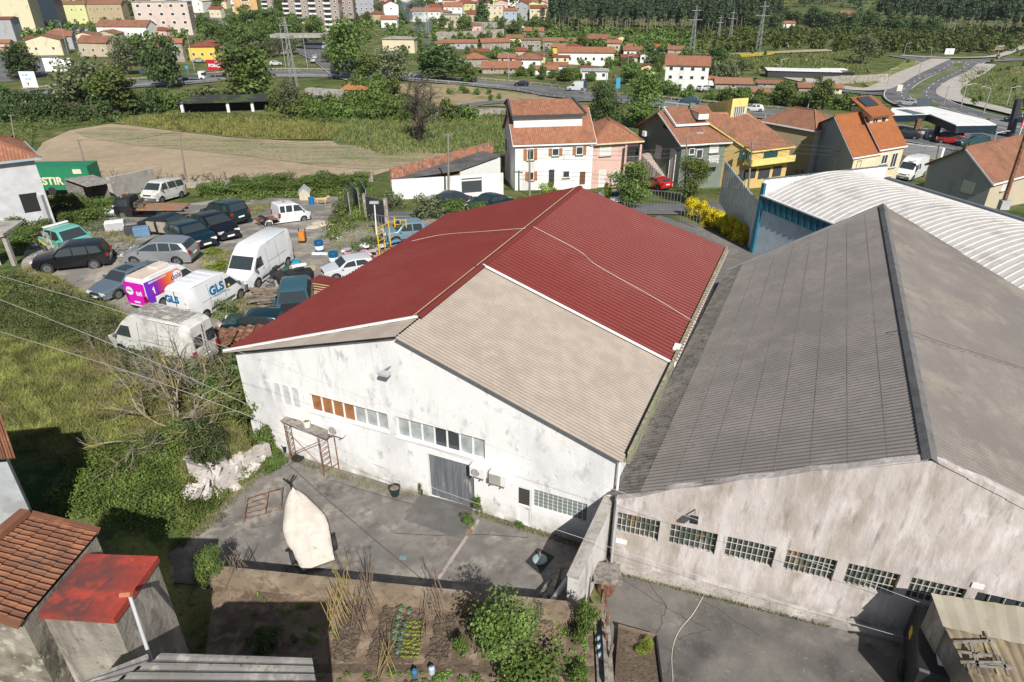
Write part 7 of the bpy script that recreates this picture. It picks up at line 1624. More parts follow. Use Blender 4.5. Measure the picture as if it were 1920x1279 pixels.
# parasol base, planks, pipe, drain, gutter strip
p = P(1012,1050,.03);t = thing('parasol_base','round pale parasol base with a short tube on a black mat','parasol base',tuple(p));mb = MB();mb.lathe((0,0,0),[(.27,0),(.28,.05),(.2,.1),(.06,.12)],28);mb.build('base',mat('teal_concrete',(.30,.40,.40),rough=.8),t,world=False);mb = MB();mb.tube((0,0,.1),(0,0,.42),.03,n=10);mb.build('tube',M_steel,t,world=False)
mb = MB();mb.prism([xy(P(985,1054,0)),xy(P(1008,1028,0)),xy(P(1040,1045,0)),xy(P(1012,1078,0))],.02,.032);tag(mb.build('rubber_mat',M_rubber,origin=p),'black diamond shaped mat under the parasol base','mat')
for (x0,y0,x1,y1,w,lab) in ((1048,1062,1030,1118,.2,'long grey plank leaning in the shaded corner'),(1034,1082,1012,1118,.12,'short grey plank beside the longer one'),(1042,1088,1020,1124,.2,'dark short board between planks and pipe')):
 mb = MB();mb.bar(P(x0,y0,.08),P(x1,y1,.5),w,.05);tag(mb.build('plank',M_woodg,origin=P(x1,y1,0)),lab,'plank')
mb = MB();mb.tube(P(1062,1088,.35),P(1030,1134,1.35),.09,n=12);tag(mb.build('pipe',M_pipe,origin=P(1030,1134,1)),'thick pale grey pipe leaning on the retaining wall','pipe')
mb = MB();pa,pb_ = P(897,975,.03),P(822,1085,.03);mb.bar(pa,pb_,.13,.05);tag(mb.build('drain_rail',mat('rail_rust',(.35,.31,.28),[((.22,.09,.05),1.5,.5,.6)],rough=.9),origin=pa),'rusty pale metal strip across the courtyard floor','drain')
mb = MB();mb.box(P(756,1046,.035),(.28,.2,.02),rz=-.1);tag(mb.build('drain_cover',mat('drain_teal',(.16,.22,.22),rough=.7),origin=P(756,1046,.03)),'small greenish drain cover in the courtyard','drain cover')
# air conditioners and lamps on the walls
def ac(x0,y0,x1,y1,label,gr=False):
 a = PV(x0,(y0+y1)/2,FL,V1);b = PV(x1,(y0+y1)/2,FL,V1);w = (b-a).length*1.0;c = (a+b)/2-U*.22;h = w*.72;t = thing('air_conditioner',label,'air conditioner',tuple(c-Z*h/2),atan2(V1.y,V1.x),'air conditioners on the white wall');mb = MB();mb.box((0,0,h/2),(w,.34,h));mb.build('casing',M_alum,t,world=False,bevel=.02)
 mb = MB();ax = (Vector((1,0,0)),Vector((0,0,1)),Vector((0,-1,0)))
 if gr: mb.box((-w*.14,-.18,h/2),(w*.6,.03,h*.8));mb.build('grille',mat('grille_beige',(.38,.35,.31),rough=.8),t,world=False)
 else: mb.lathe((-w*.12,-.17,h/2),[(h*.36,0),(h*.36,.03),(h*.1,.03)],20,ax=ax);mb.build('fan_grille',mat('grille_grey',(.40,.38,.36),[((.2,.19,.18),8,.5,.6)],rough=.8),t,world=False)
 for s in (-.3,.3): mb = MB();mb.box((w*s,.0,-.04),(.05,.4,.05));mb.build('bracket',M_steel,t,world=False)
ac(625,792,650,806,'dirty air conditioner under the orange window boards');ac(889,868,917,884,'air conditioner with round fan at the gate corner');ac(925,880,957,898,'larger air conditioner with square beige grille',True)
for (px,py,org,dv_,n_,lab) in ((733,692,FL,V1,-U,'grey floodlight high on the white gable'),(1303,960,A_,V2,n2,'small dark floodlight on the stained gable')):
 p = PV(px,py,org,dv_);t = thing('wall_lamp',lab,'lamp',tuple(p),atan2(dv_.y,dv_.x));mb = MB();mb.bar((0,0,.12),(0,-.4,.2),.04);mb.build('arm',M_steel,t,world=False);mb = MB();mb.box((0,-.45,.05),(.42 if px < 1000 else .28,.3,.1));mb.build('lamp_head',M_pipe if px < 1000 else M_black,t,world=False)
g = MB();p = PV(1165,1014,A_,V2)+n2*.03;g.box(p,(.42,.03,.2),rz=atan2(V2.y,V2.x));g.build('white_board',M_white,GW);g = MB();p = PV(1833,1098,A_,V2)+n2*.03;g.box(p,(.34,.03,.2),rz=atan2(V2.y,V2.x));g.build('number_plate',M_white,GW)
for x,y,w_,h_,l in ((895,960,22,36,'tall weed at the gate corner'),(975,990,18,16,'small weed under the white door'),(790,925,14,24,'weed between gate and plant pot'),(520,878,50,20,'weeds at the rubble foot by the scaffold'),(877,985,26,30,'reddish weeds at the top of the metal strip')): plant('bush',0,0,w_,h_,l,loc=P(x,y,.03))
for x,y,l in ((665,880,'dry twiggy weed against the white wall'),(742,905,'dry twig standing in the plant pot')): bare(l,None,.9,.3,int(x),M_twig,.012,3,'dry_weed',3,P(x,y,.3 if x > 700 else .02))
# ---------------- garden ----------------
def cane(name,label,px,py,n,h,sp,m,seed,z=1.2,ln=.0):
 q = random.Random(seed);c = P(px,py,z);t = thing(name,label,'bean poles',tuple(c));
 for i in range(n):
  k = (i+.5)/n-.5;s = q.choice((-1,1));b = Vector((k*.25+q.uniform(-.1,.1)+s*.25,k*sp,0));e = Vector((k*.15-s*.12+q.uniform(-.2,.2),k*sp*.85+q.uniform(-.15,.15)+ln,h*q.uniform(.75,1.15)));mb = MB();mb.tube(b,e,.012,.008,5);mb.build('cane',m,t,world=False)
M_cy = mat('yellow_cane',(.42,.33,.12),[((.30,.22,.08),3,.5,.6)],rough=.7);M_cb = mat('brown_cane',(.21,.155,.11),rough=.9)
cane('bean_poles','row of yellow bean canes tied together',640,1160,24,1.9,2.0,M_cy,1);cane('bean_poles','row of brown bean canes right of the yellow ones',692,1155,22,2.0,2.2,M_cb,2)
cane('bean_poles','sparse brown canes near the dark crate',815,1165,14,1.7,2.0,M_cb,3);cane('bean_poles','dry sticks at the left end of the garden wall',450,1090,14,1.3,.9,M_cb,4);cane('bean_poles','few canes beside the grey board at the photo bottom',730,1262,8,1.5,.7,M_cy,5)
for i,(x0,y0,x1,y1,w) in enumerate(((668,1135,640,1240,.75),(735,1140,705,1235,.55),(765,1150,735,1240,1.3),(838,1155,818,1240,.6),(1000,1160,1010,1230,1.6))):
 a,b = P(x0,y0,1.21),P(x1,y1,1.21);m = (M_soild,M_soild,M_soild,M_soild,M_soil)[i];d = (b-a).normalized();n = Vector((-d.y,d.x,0))*w/2;mb = MB();q = random.Random(i)
 mb.poly([v+Z*.01 for v in (a-n,b-n,b+n,a+n)]) if True else 0
 for k in range(260): c = a.lerp(b,q.random())+n*q.uniform(-1,1);s = q.uniform(.05,.16);A3 = Vector((q.gauss(0,1),q.gauss(0,1),q.gauss(0,1))).normalized();B3 = A3.orthogonal().normalized();mb.box(c+Z*.01,(s,s*.8,s*.6),ax=(A3,B3,A3.cross(B3)))
 mb.build('soil_bed',m)['kind'] = 'structure'
sheet('garden_path',[xy(P(560,1245,1.2)),xy(P(1130,1250,1.2)),xy(P(1130,1262,1.2)),xy(P(560,1262,1.2))],1.215,M_soild,.02)
q = random.Random(3);leafb = leafcloud(5,[(0,0,.07,.1,.1,.06)],26,.11);me_c = cloudmesh('seedling',[leafb],leafmat('seedling_blue',(.12,.20,.13),(.18,.26,.17)));me_l = cloudmesh('seedling',[leafcloud(6,[(0,0,.04,.06,.06,.04)],14,.07)],L_lime)
k = 0
cab = [(752,1142),(768,1148),(748,1158),(746,1172),(760,1172),(741,1185),(756,1185),(740,1197),(751,1200),(749,1211),(747,1222)]
for x,y in cab: o = bpy.data.objects.new('cabbage_plant',me_c);C.objects.link(o);o.location = P(x,y,1.26);tag(o,'young blue-green cabbage plant in the seedling bed, '+('upper' if y < 1165 else ('middle' if y < 1190 else 'lower'))+' part','seedling','cabbages in the seedling bed');o.scale = (1.05,)*3
for r_ in range(9):
 for c_ in range(6):
  o = bpy.data.objects.new('lettuce_seedling',me_l);C.objects.link(o);o.location = P(764+c_*6+q.uniform(-2,2)-r_*1.5,1168+r_*8+q.uniform(-2,2),1.26);tag(o,'tiny yellow-green lettuce seedling in the bed','seedling','lettuce seedlings')
def crate(label,p,w,d,h,rz,m):
 t = thing('crate',label,'crate',tuple(p),rz);mb = MB();mb.box((0,0,.015),(w,d,.03));mb.build('bottom',m,t,world=False)
 for s in (-1,1):
  for hz in (.35,.9): mb = MB();mb.box((0,s*(d/2-.01),h*hz),(w,.02,h*.35));mb.build('side_slat',m,t,world=False);mb = MB();mb.box((s*(w/2-.01),0,h*hz),(.02,d-.04,h*.35));mb.build('side_slat',m,t,world=False)
crate('dark plastic crate standing by the sparse canes',P(822,1134,1.2),.6,.4,.3,-.1,mat('crate_dark',(.05,.055,.065),rough=.6));crate('grey-blue tray with a bowl on the garden wall side',P(736,1124,1.22),.42,.34,.14,-.1,mat('crate_blue',(.17,.20,.25),rough=.6))
M_bot = mat('clear_plastic',(.45,.52,.58),rough=.15,var=.1,spec=.8);M_botb = mat('blue_plastic',(.05,.15,.26),rough=.25)
for i,(x,y) in enumerate([(604,1104),(613,1102),(622,1110),(668,1112),(682,1112),(700,1118),(715,1118),(998,1155),(1048,1152),(1124,1205),(1124,1220),(1126,1236),(778,1268),(810,1262)]):
 p = P(x,y,1.21);blue = x in (998,622,778);t = thing('bottle',('blue' if blue else 'clear')+' plastic water bottle, '+(ORD[i]+' along the garden wall' if i < 9 else ('beside the fence post row, number '+'one two three'.split()[i-9] if i < 12 else ('at the bottom edge, left' if i == 12 else 'at the bottom edge, right'))),'bottle',tuple(p),group='water bottles in the garden');mb = MB();mb.lathe((0,0,0),[(.09,0),(.1,.04),(.1,.24),(.03,.31)],10);mb.build('body',M_botb if blue else M_bot,t,world=False);mb = MB();mb.lathe((0,0,.31),[(.035,0),(.035,.03)],8);mb.build('cap',M_botb,t,world=False)
plant('leafy_tree',0,0,140,190,'bushy small fruit tree in the garden with long leaves',loc=P(945,1262,1.2))
plant('bush',0,0,52,95,'round leafy shrub next to the fence of junk',loc=P(1100,1200,1.2));plant('bush',0,0,160,60,'leafy green shrub cut by the bottom edge',loc=P(1010,1292,1.2));plant('bush',0,0,60,40,'green shrub at the bottom edge right of the garden shrub',loc=P(1080,1285,1.2))
plant('olive_bush',0,0,34,42,'thin grey-green plant on the retaining wall',loc=P(1012,1160,1.2));plant('bush',0,0,34,50,'leafy plant left of the fruit tree',loc=P(862,1228,1.2));plant('leafy_tree',0,0,78,76,'bright young conifer-like bush at the wall end',loc=P(398,1095,1.2));plant('dark_bush',0,0,60,60,'dark shrub in the deep shade of the garden',loc=P(495,1215,1.2));plant('lime_bush',0,0,46,14,'small yellow-flowering plant in the raised bed',loc=P(1213,1213,.3))
# raised bed, fence of junk, cable drum
bp = [P(1158,1185,.0),P(1228,1205,.0),P(1240,1300,.0),P(1150,1300,.0)];t = thing('raised_bed','raised soil bed with dark board edging in the yard','raised bed',tuple(bp[0]));mb = MB();mb.prism([xy(p) for p in bp],0,.25);mb.build('soil',M_soild,t);
for i,j in ((0,1),(1,2)): mb = MB();mb.bar(bp[i]+Z*.18,bp[j]+Z*.18,.06,.4);mb.build('edging_board',M_black if i else M_wood,t)
q = random.Random(8)
for i in range(7): p = P(1128+i*1.5,1140+i*20,.6);mb = MB();mb.bar(p,p+Z*1.3+Vector((q.uniform(-.1,.1),0,0)),.08);tag(mb.build('fence_post',M_rust if i % 2 else M_wood,origin=p),'weathered post in the fence of junk, '+(ORD[i].replace('from left','from the top').replace('leftmost','topmost')),'post','posts of the junk fence')
mb = MB();a,b = P(1128,1150,1.3),P(1136,1290,1.3);mb.bar(a,b,.5,.05);mb.bar(a+Z*.25,b+Z*.2,.1,.3);tag(mb.build('fence_boards',M_woodg,origin=a),'old boards lying along the junk fence','boards')
p = P(1135,1108,.0);t = thing('cable_drum','weathered wooden table top on a rusty drum beside the divider wall','table',tuple(p));mb = MB();mb.lathe((0,0,0),[(.3,0),(.3,.85)],16);mb.build('drum',M_rust,t,world=False)
for i in range(5): mb = MB();mb.box((0,-.4+i*.2,.9),(1.0,.185,.05),rz=-.12);mb.build('board',M_woodg,t,world=False)
# ---------------- bottom-left buildings ----------------
T_old = tiles('old_roman_tiles',(.30,.125,.062),(.17,.07,.04),pitch=.17,row=.6,mosslo=.5,moss=(.12,.09,.06),stain=(.46,.21,.09),bump=1)
M_oldw = mat('old_grey_render',(.30,.275,.235),[((.17,.155,.13),1.1,.45,.62,(1,1,.3)),((.42,.39,.34),1.8,.52,.66,(1,1,.3)),((.09,.085,.07),4,.6,.72)],rough=.95,bump=.7,bscale=6)
def rooftiles(a,b,c,d,m,parent,pitch=.27,rows=8,name='roof',amp=.045):
 """rows of clay tiles: a->b along the eave, a->d up the slope"""
 mb = MB();a,b,c,d = map(Vector,(a,b,c,d));L = (b-a).length;n = max(3,int(L/pitch));nr = (b-a).cross(d-a).normalized();nr = nr if nr.z > 0 else -nr;q = random.Random(4)
 for r in range(rows):
  v0,v1 = r/rows,min(1,(r+1.12)/rows)
  for i in range(n):
   u0,u1 = (i+.0)/n,(i+1.0)/n;j = q.uniform(-.012,.012);P4 = [a.lerp(b,u).lerp(d.lerp(c,u),v) for u,v in ((u0,v0),(u1,v0),(u1,v1),(u0,v1))];e = P4[1]-P4[0];k = 5
   lo = [P4[0]+e*(s/k)+nr*(amp*sin(pi*s/k)+.03+j) for s in range(k+1)];hi = [P4[3]+(P4[2]-P4[3])*(s/k)+nr*(amp*.8*sin(pi*s/k)+.0) for s in range(k+1)]
   for s in range(k):
    w = [(i*pitch+s*.05,r*.42),(i*pitch+s*.05+.05,r*.42),(i*pitch+s*.05+.05,r*.42+.4),(i*pitch+s*.05,r*.42+.4)];mb.poly([lo[s],lo[s+1],hi[s+1],hi[s]],uv=w)
   mb.poly([lo[0]-nr*.03,lo[-1]-nr*.03]+lo[::-1])
 return mb.build(name,m,parent)
zt = 5.0;ra,rb_,rc_,rd_ = P(35,1165,4.1),P(-60,1140,4.1),P(-60,950,5.0),P(-60,950,5.0)
# roof: lower edge (68,1165)->(-60,...), upper edge (185,995)->(10,960)
t = thing('stone_house','old stone house with mossy clay tile roof at the bottom left','house',tuple(P(60,1180,0)))
e0,e1,e2,e3 = P(45,1165,4.2),P(183,998,4.2),P(60,962,5.2),P(-140,1130,5.2)
e0,e1 = P(38,1168,5.9),P(186,996,5.9);up2 = P(-130,1110,6.9);up1 = P(50,962,6.9)
rooftiles(e0,e1,up1,up2,T_old,t,rows=6,pitch=.17,amp=.035)
mb = MB();mb.bar(up1+Z*.06,up2+Z*.06,.3,.16);mb.bar(e1,up1,.16,.14);mb.bar(e0-Z*.06,e0.lerp(up2,1)-Z*.06,.2,.12);mb.build('ridge_tiles',T_old,t)
o_in = lambda v,z: Vector((v.x,v.y,z));cc = (e0+e1+up1+up2)/4
w_ = [o_in(v.lerp(cc,.06),0) for v in (e0,e1,up1,up2)];mb = MB();tp_ = [5.8,5.8,6.7,6.7]
for i in range(4): j = (i+1) % 4;mb.poly([w_[i],w_[j],w_[j]+Z*tp_[j],w_[i]+Z*tp_[i]])
mb.build('wall',mat('mossy_stone_wall',(.27,.24,.20),[((.12,.11,.085),1.0,.45,.6),((.13,.15,.06),.7,.58,.68),((.42,.38,.32),3,.55,.66)],rough=1,bump=1,bscale=4),t)
s_ = [P(297,1043,5.8),P(213,1160,5.8),P(70,1150,5.8),P(160,1038,5.8)]
t = thing('concrete_shed','grey concrete outhouse with flat faded red roof','shed',tuple(P(200,1180,0)));mb = MB();mb.slab(s_,.2);mb.build('roof',mat('faded_red',(.33,.045,.028),[((.13,.045,.04),.55,.45,.62),((.42,.06,.035),1.5,.5,.66),((.35,.28,.2),5,.7,.76),((.07,.05,.045),3,.6,.7)],rough=.8,bump=.2),t)
cc = sum(s_,Vector())/4;w_ = [o_in(v.lerp(cc,.05),0) for v in s_];mb = MB()
for i in range(4): j = (i+1) % 4;mb.poly([w_[i],w_[j],w_[j]+Z*5.65,w_[i]+Z*5.65])
mb.build('wall',M_oldw,t)
pp = P(243,1116,6.6);t = thing('pole','leaning grey pipe pole with a small orange cap beside the red roofed outhouse','pole',tuple(P(290,1262,5.0)));mb = MB();mb.tube(P(291,1262,5.0),pp,.045,n=10);mb.build('pipe',M_pipe,t);mb = MB();mb.tube(pp-Vector((.22,0,0)),pp+Vector((.05,0,.03)),.07,n=8);mb.build('cap',mat('salmon_cap',(.5,.16,.08),rough=.7),t);mb = MB();mb.tube(P(275,1222,5.4),P(245,1285,4.6),.008);mb.build('cord',M_white,t)
def roofsheet(name,label,a,b,c,d,pitch,amp,m,wallm,z0=0,cat='shed'):
 t = thing(name,label,cat,(a.x,a.y,z0));mb = MB();mb.corr(a,b,c,d,pitch,amp,rows=3);mb.build('roof',m,t);cc = (a+b+c+d)/4;w = [v.lerp(cc,.05) for v in (a,b,c,d)];mb = MB()
 for i in range(4): j = (i+1) % 4;mb.poly([o_in(w[i],z0),o_in(w[j],z0),w[j]-Z*.12,w[i]-Z*.12])
 mb.build('wall',wallm,t);return t
M_asb = mat('asbestos_sheet',(.19,.18,.17),[((.16,.15,.14),1.3,.45,.62),((.32,.30,.27),3,.5,.66),((.07,.07,.06),8,.6,.72)],rough=.98,bump=.4,bscale=15)
roofsheet('shed','low shed with grey wavy sheet roof at the bottom edge',P(600,1330,6.8),P(585,1232,6.8),P(310,1222,6.5),P(120,1340,6.5),.2,.04,M_asb,M_oldw)
sh = P(275,1225,3.0);roofsheet('shed','narrow grey sheet roof beside the leaning pole',P(270,1330,6.2),P(278,1228,6.2),P(160,1275,5.9),P(100,1330,5.9),.2,.04,M_asb,M_oldw)
t = thing('house','corner of a grey rendered house with tiled eave at the left edge','house',tuple(P(0,950,1.4)));c1 = P(33,850,6.4);c0 = c1+Vector((-6,-1.2,0));bk = Vector((-2.6,2.9,0));mb = MB();w0 = P(14,868,6.2);z_ = 1.0
for a,b in ((c0,w0),(w0,w0+bk)): mb.poly([o_in(a,z_),o_in(b,z_),o_in(b,6.25),o_in(a,6.25)])
mb.poly([o_in(c0+bk,z_),o_in(w0+bk,z_),o_in(w0+bk,6.25),o_in(c0+bk,6.25)]);mb.build('wall',mat('blue_grey_render',(.36,.38,.40),[((.28,.29,.30),.8,.5,.6)],rough=.9,bump=.5,bscale=3),t)
rooftiles(c0-Vector((0,.25,0)),c1-Vector((-.1,.25,0)),c1+bk*.55+Z*.5,c0+bk*.55+Z*.5,T_old,t,rows=3,pitch=.17,amp=.035)
# ---------------- bottom-right sheds ----------------
M_tan = mat('tan_sheet',(.31,.28,.22),[((.28,.25,.18),.8,.5,.64),((.20,.17,.12),5,.6,.72)],rough=.8)
M_bws = mat('brown_sheet',(.25,.20,.13),[((.14,.11,.075),1,.45,.6),((.33,.28,.16),2.5,.55,.66)],rough=.9)
roofsheet('shed','lean-to shed with smooth tan sheet roof against the grey warehouse',P(1768,1175,2.9),P(2060,1240,2.9),P(2060,1160,3.2),P(1745,1112,3.2),.5,.02,M_tan,M_oldw)
roofsheet('shed','lower shed with ribbed brown roof and loose battens on it',P(1850,1330,2.6),P(2090,1370,2.6),P(2050,1215,2.85),P(1768,1172,2.85),.22,.03,M_bws,M_oldw)
q = random.Random(6)
for i in range(9): x,y = 1820+q.uniform(0,80),1200+q.uniform(0,60);p = P(x,y,2.98);a = q.choice((.2,1.5))+q.uniform(-.2,.2);mb = MB();mb.box(p,(q.uniform(.6,1.3),.06,.05),rz=a-.3);tag(mb.build('batten',M_woodg,origin=p),'loose wooden batten on the ribbed brown shed roof','batten','battens on the shed roof')
# black trailer bottom right
p = P(1745,1275,0);t = thing('trailer','black covered trailer with two white stripes at the bottom edge','trailer',tuple(p),-.45);mb = MB();mb.box((0,0,1.0),(1.7,2.6,1.4));mb.build('body',M_black,t,world=False,bevel=.06)
for s in (-.3,.12): mb = MB();mb.box((s,.1,1.715),(.18,2.0,.02),rz=.1);mb.build('white_stripe',M_white,t,world=False)
mb = MB();mb.box((-.08,.4,1.74),(.1,2.2,.05),rz=.1);mb.build('lath',M_wood,t,world=False);mb = MB();mb.box((-.86,.5,1.2),(.02,.3,.35));mb.build('yellow_label',mat('label_yellow',(.75,.5,.02),rough=.6),t,world=False)
for s in (-1,1): mb = MB();mb.lathe((s*.9,-.2,.3),[(.12,-.08),(.29,-.07),(.3,0),(.29,.07),(.12,.08)],14,ax=(Vector((0,1,0)),Vector((0,0,1)),Vector((1,0,0))));mb.build('wheel',M_rubber,t,world=False)
# overhead wires
def wire(label,pts,sag=.0,r=.008,name='wire',m=None):
 mb = MB();q = catmull(pts,10);mb.path(q,r,4);return tag(mb.build(name,m or M_wire,origin=pts[0]),label,'wire')
M_wire = mat('wire_grey',(.33,.33,.33),rough=.6)
wire('topmost overhead wire crossing the car lot and white gable',[PY(-60,500,21),PY(250,592,20),PY(560,700,18.6),PY(907,831,17),PY(1157,920,16),PY(1700,1120,14.5),PY(1980,1230,14)])
wire('middle overhead wire passing over the bare tree',[PY(-60,538,20),PY(250,662,19),PY(500,775,18),PY(760,895,17),PY(1110,1015,15.8),PY(1530,1148,14.5),PY(1980,1275,14)])
wire('lowest overhead wire over the grassy slope',[PY(-60,604,19),PY(250,700,18.2),PY(520,800,17.4),PY(760,893,16.9)])
# ---------------- left side: grey house, container, sheds, vines ----------------
def C4(a,b,dep,sk=0):
 a,b = Vector((a.x,a.y,0)),Vector((b.x,b.y,0));d = (b-a).normalized();n = Vector((-d.y,d.x,0));return [a,b,b+n*dep+d*sk,a+n*dep+d*sk]
a,b = P(-70,309,6.4),P(62,294,6.4);gz_ = T(b.x,b.y-1)
lh,CL = bld('grey two-storey house with open corner porch at the left edge',C4(a,b,6.5,-1),gz_,6.3,'hip',7.8,mat('wall_lightgrey',(.50,.50,.52),[((.42,.42,.44),.6,.5,.7)],rough=.9),T_or,over=.45,wins=[(0,(40,362,74,398),'k')],fascia=mat('blue_fascia',(.30,.38,.45)))
g = MB();p = Vector((CL[1].x,CL[1].y,gz_+1.3));g.box(p+Vector((-.3,-.3,0)),(.35,.35,3.2));g.build('porch_column',M_pipe,lh)
a = G(90,366);t = thing('container','green truck trailer box with pale lettering behind the grey house','trailer',tuple(a),radians(4));M_gt = mat('green_tarp',(.02,.20,.10),rough=.5)
mb = MB();mb.box((1.7,1.3,1.85),(6.8,2.5,2.6));mb.build('body',M_gt,t,world=False);mb = MB();mb.text('ESTIR',(-.7,-.0,1.2),(1,0,0),(0,0,1),1.15,bold=.04);mb.build('lettering',mat('cream_letter',(.7,.62,.45),rough=.5),t,world=False)
mb = MB();mb.box((3.9,0.03,2.6),(.9,.04,.5));mb.build('cream_label',mat('cream_letter',(.7,.62,.45)),t,world=False)
for x in (-.5,.6,4.6): mb = MB();mb.lathe((x,.1,.45),[(.2,-.15),(.45,-.13),(.45,.13),(.2,.15)],12,ax=(Vector((1,0,0)),Vector((0,0,1)),Vector((0,-1,0))));mb.build('wheel',M_rubber,t,world=False)
a,b = G(168,392),G(212,384);h_ = 2.3;d = (b-a).normalized();n = Vector((-d.y,d.x,0));t = thing('shed','open garden shed with wavy grey roof beside the container','shed',tuple(a));mb = MB();mb.corr(a-n*.4+Z*h_,b-n*.4+Z*h_+d*.6,b+n*2.6+Z*(h_+.5)+d*.6,a+n*2.6+Z*(h_+.5),.3,.04);mb.build('roof',M_asb,t)
mb = MB();mb.poly([a+n*2.5,b+n*2.5,b+n*2.5+Z*2.6,a+n*2.5+Z*2.6]);mb.poly([b,b+n*2.5,b+n*2.5+Z*2.6,b+Z*2.2]);mb.poly([a,a+n*2.5,a+n*2.5+Z*2.6,a+Z*2.2]);mb.build('wall',M_woodg,t)
q = random.Random(3)
for i in range(10): p = a.lerp(b,q.random())+n*q.uniform(-.7,.6);mb = MB();mb.box(p+Z*.3,(q.uniform(.2,.5),)*2+(q.uniform(.3,.9),),rz=q.uniform(0,3));tag(mb.build('garden_clutter',(M_wood,M_white,M_rust,mat('terracotta',(.38,.15,.07)))[i % 4],origin=p),'piece of stored clutter under the open garden shed','clutter','clutter in the garden shed')
longwall('low pale concrete wall with dark coping behind the flatbed truck',(212,372),(293,352),34,mat('pale_wall',(.46,.42,.38),[((.34,.31,.28),.8,.5,.66)],rough=.95))
rocks('tarpaulin_heap','white tarpaulin heap beside the flatbed truck',[(206,398)],1.1,M_white,3,'tarpaulin',.6)
def vine(i,x,y,s,z0=None):
 return bare('gnarled bare vine on wires along the field edge'+(', '+nth(i,24) if nth(i,24) else ''),None,1.9*s,1.5,40+i,mat('vine_bark',(.10,.08,.06),rough=1),.06,3,'vine',3,G(x,y))
for i in range(24): o = vine(i,165+i*23.5,338-i*.1+(3 if i % 2 else 0),1);o['group'] = 'bare vines along the field edge'
def post(name,label,cat,base,top,r,m,r2=None,arm=None,extra=None,group=None):
 p = G(*base);e = PV(top[0],top[1],p,(1,0));t = thing(name,label,cat,tuple(p),0,group);mb = MB();L = (e-p);mb.tube((0,0,-.4),L,r,r2 or r*.7,8);mb.build('pole',m,t,world=False)
 if arm:
  mb = MB();mb.tube(L,L+Vector((arm,0,.35)),r*.5,r*.4,6);mb.build('arm',m,t,world=False);mb = MB();mb.box(L+Vector((arm*1.2,0,.38)),(abs(arm)*.5+.2,.22,.1));mb.build('lamp_head',M_pipe,t,world=False)
 if extra:
  mb = MB();mb.box(L-Z*.15,(1.0,.08,.08));mb.build('crossarm',m,t,world=False)
 return t,p+L
M_pole = mat('wood_pole',(.25,.22,.185),[((.15,.13,.11),2,.5,.66,(1,1,.3))],rough=.95)
tops = []
for b_,t_,lab,k in [((168,338),(146,262),'wooden pole leaning at the left end of the field edge',1),((351,352),(335,246),'tall wooden pole beside the old white minibus',1),((841,376),(840,250),'slim pale pole in front of the long white wall',1),((993,366),(993,280),'weathered wooden pole right in front of the white house',1),
 ((1403,356),(1411,262),'dark wooden pole in front of the yellow house',1),((1566,328),(1578,250),'wooden pole before the grey orange-roofed house',1),((1748,345),(1762,268),'dark pole near the filling station wall',1),((28,268),(20,215),'metal pole with crossbars at the left field corner',1)]:
 t,e = post('utility_pole',lab,'pole',b_,t_,.13,M_pole,extra=k);tops.append(e)
t,e_ = post('street_lamp','street lamp on a wooden pole in front of the green house','street lamp',(1284,370),(1288,256),.11,M_pole,arm=1.1)
t,e_ = post('yard_pole','white pole with floodlights at the lot entrance','pole',(706,442),(702,382),.07,M_white);mb = MB();mb.box(e_+Z*.1,(.7,.3,.15));mb.build('floodlights',M_pipe,t)
a_ = P(1880,392,1.0);e_ = PV(1925,250,a_,(1,0));t = thing('utility_pole','rusty leaning pole with insulators at the right edge','pole',tuple(a_));mb = MB();mb.tube(a_-Z*3,e_,.2,.16,8);mb.build('pole',M_rust,t);mb = MB();mb.box(a_+Z*.4,(.8,.5,.8));mb.build('transformer',M_pipe,t)
M_wd = mat('wire_dark',(.08,.08,.08),rough=.6)
wire('thin wire along the field between two wooden poles',[tops[0],(tops[0]+tops[1])/2-Z*.5,tops[1]],m=M_wd,r=.02);wire('thin wire from the field pole to the pole at the white wall',[tops[1],(tops[1]+tops[2])/2-Z*1.2,tops[2]],m=M_wd,r=.02)
for dz in (0,-.5,-1.0): wire('street wires from the white house pole to the yellow house pole',[tops[3]+Z*dz,(tops[3]+tops[4])/2-Z*(.7-dz),tops[4]+Z*dz],m=M_wd,r=.016)['group'] = 'street wires';wire('street wires from the yellow house pole to the filling station pole',[tops[4]+Z*dz,(tops[4]+tops[6])/2-Z*(.7-dz),tops[6]+Z*dz],m=M_wd,r=.016)['group'] = 'street wires right'
# low white building with flat dark roof, brick wall behind
a,b = G(737,374),G(944,366);ln = (b-a);d = ln.normalized();n = Vector((-d.y,d.x,0));zb_ = a.z;zt_ = PV(737,338,a,d).z
t = thing('garage_wall','long white street wall with dark garage opening','wall',tuple(a));mb = MB();u0,u1 = .615*ln.length,.80*ln.length;hh = zt_-zb_
facade(a,d,ln.length,[(0,zt_),(ln.length,zt_-.1)],[(u0,u1,zb_+.05,zb_+hh*.82)],.25,zb=zb_-1,mb=mb,out=n);q0 = [a+n*.25,b+n*.25];mb.poly([o_in(q0[0],zb_-1),o_in(q0[1],zb_-1),o_in(q0[1],zt_-.1),o_in(q0[0],zt_)]);mb.poly([o_in(a,zt_),o_in(b,zt_-.1),o_in(q0[1],zt_-.1),o_in(q0[0],zt_)]);mb.build('wall',W_white,t)
mb = MB();mb.box(a+d*((u0+u1)/2)+n*.15+Z*(hh*.42),(u1-u0,.05,hh*.8),rz=atan2(d.y,d.x));mb.build('garage_door',M_garage,t)
t = thing('flat_roof_building','low building with weathered dark flat roof and white walls','building',tuple(a+n*3));r_ = [P(737,336,zt_+.1),P(905,300,zt_+.1),P(940,292,zt_+.1),P(925,276,zt_+.1),P(905,286,zt_+.1)]
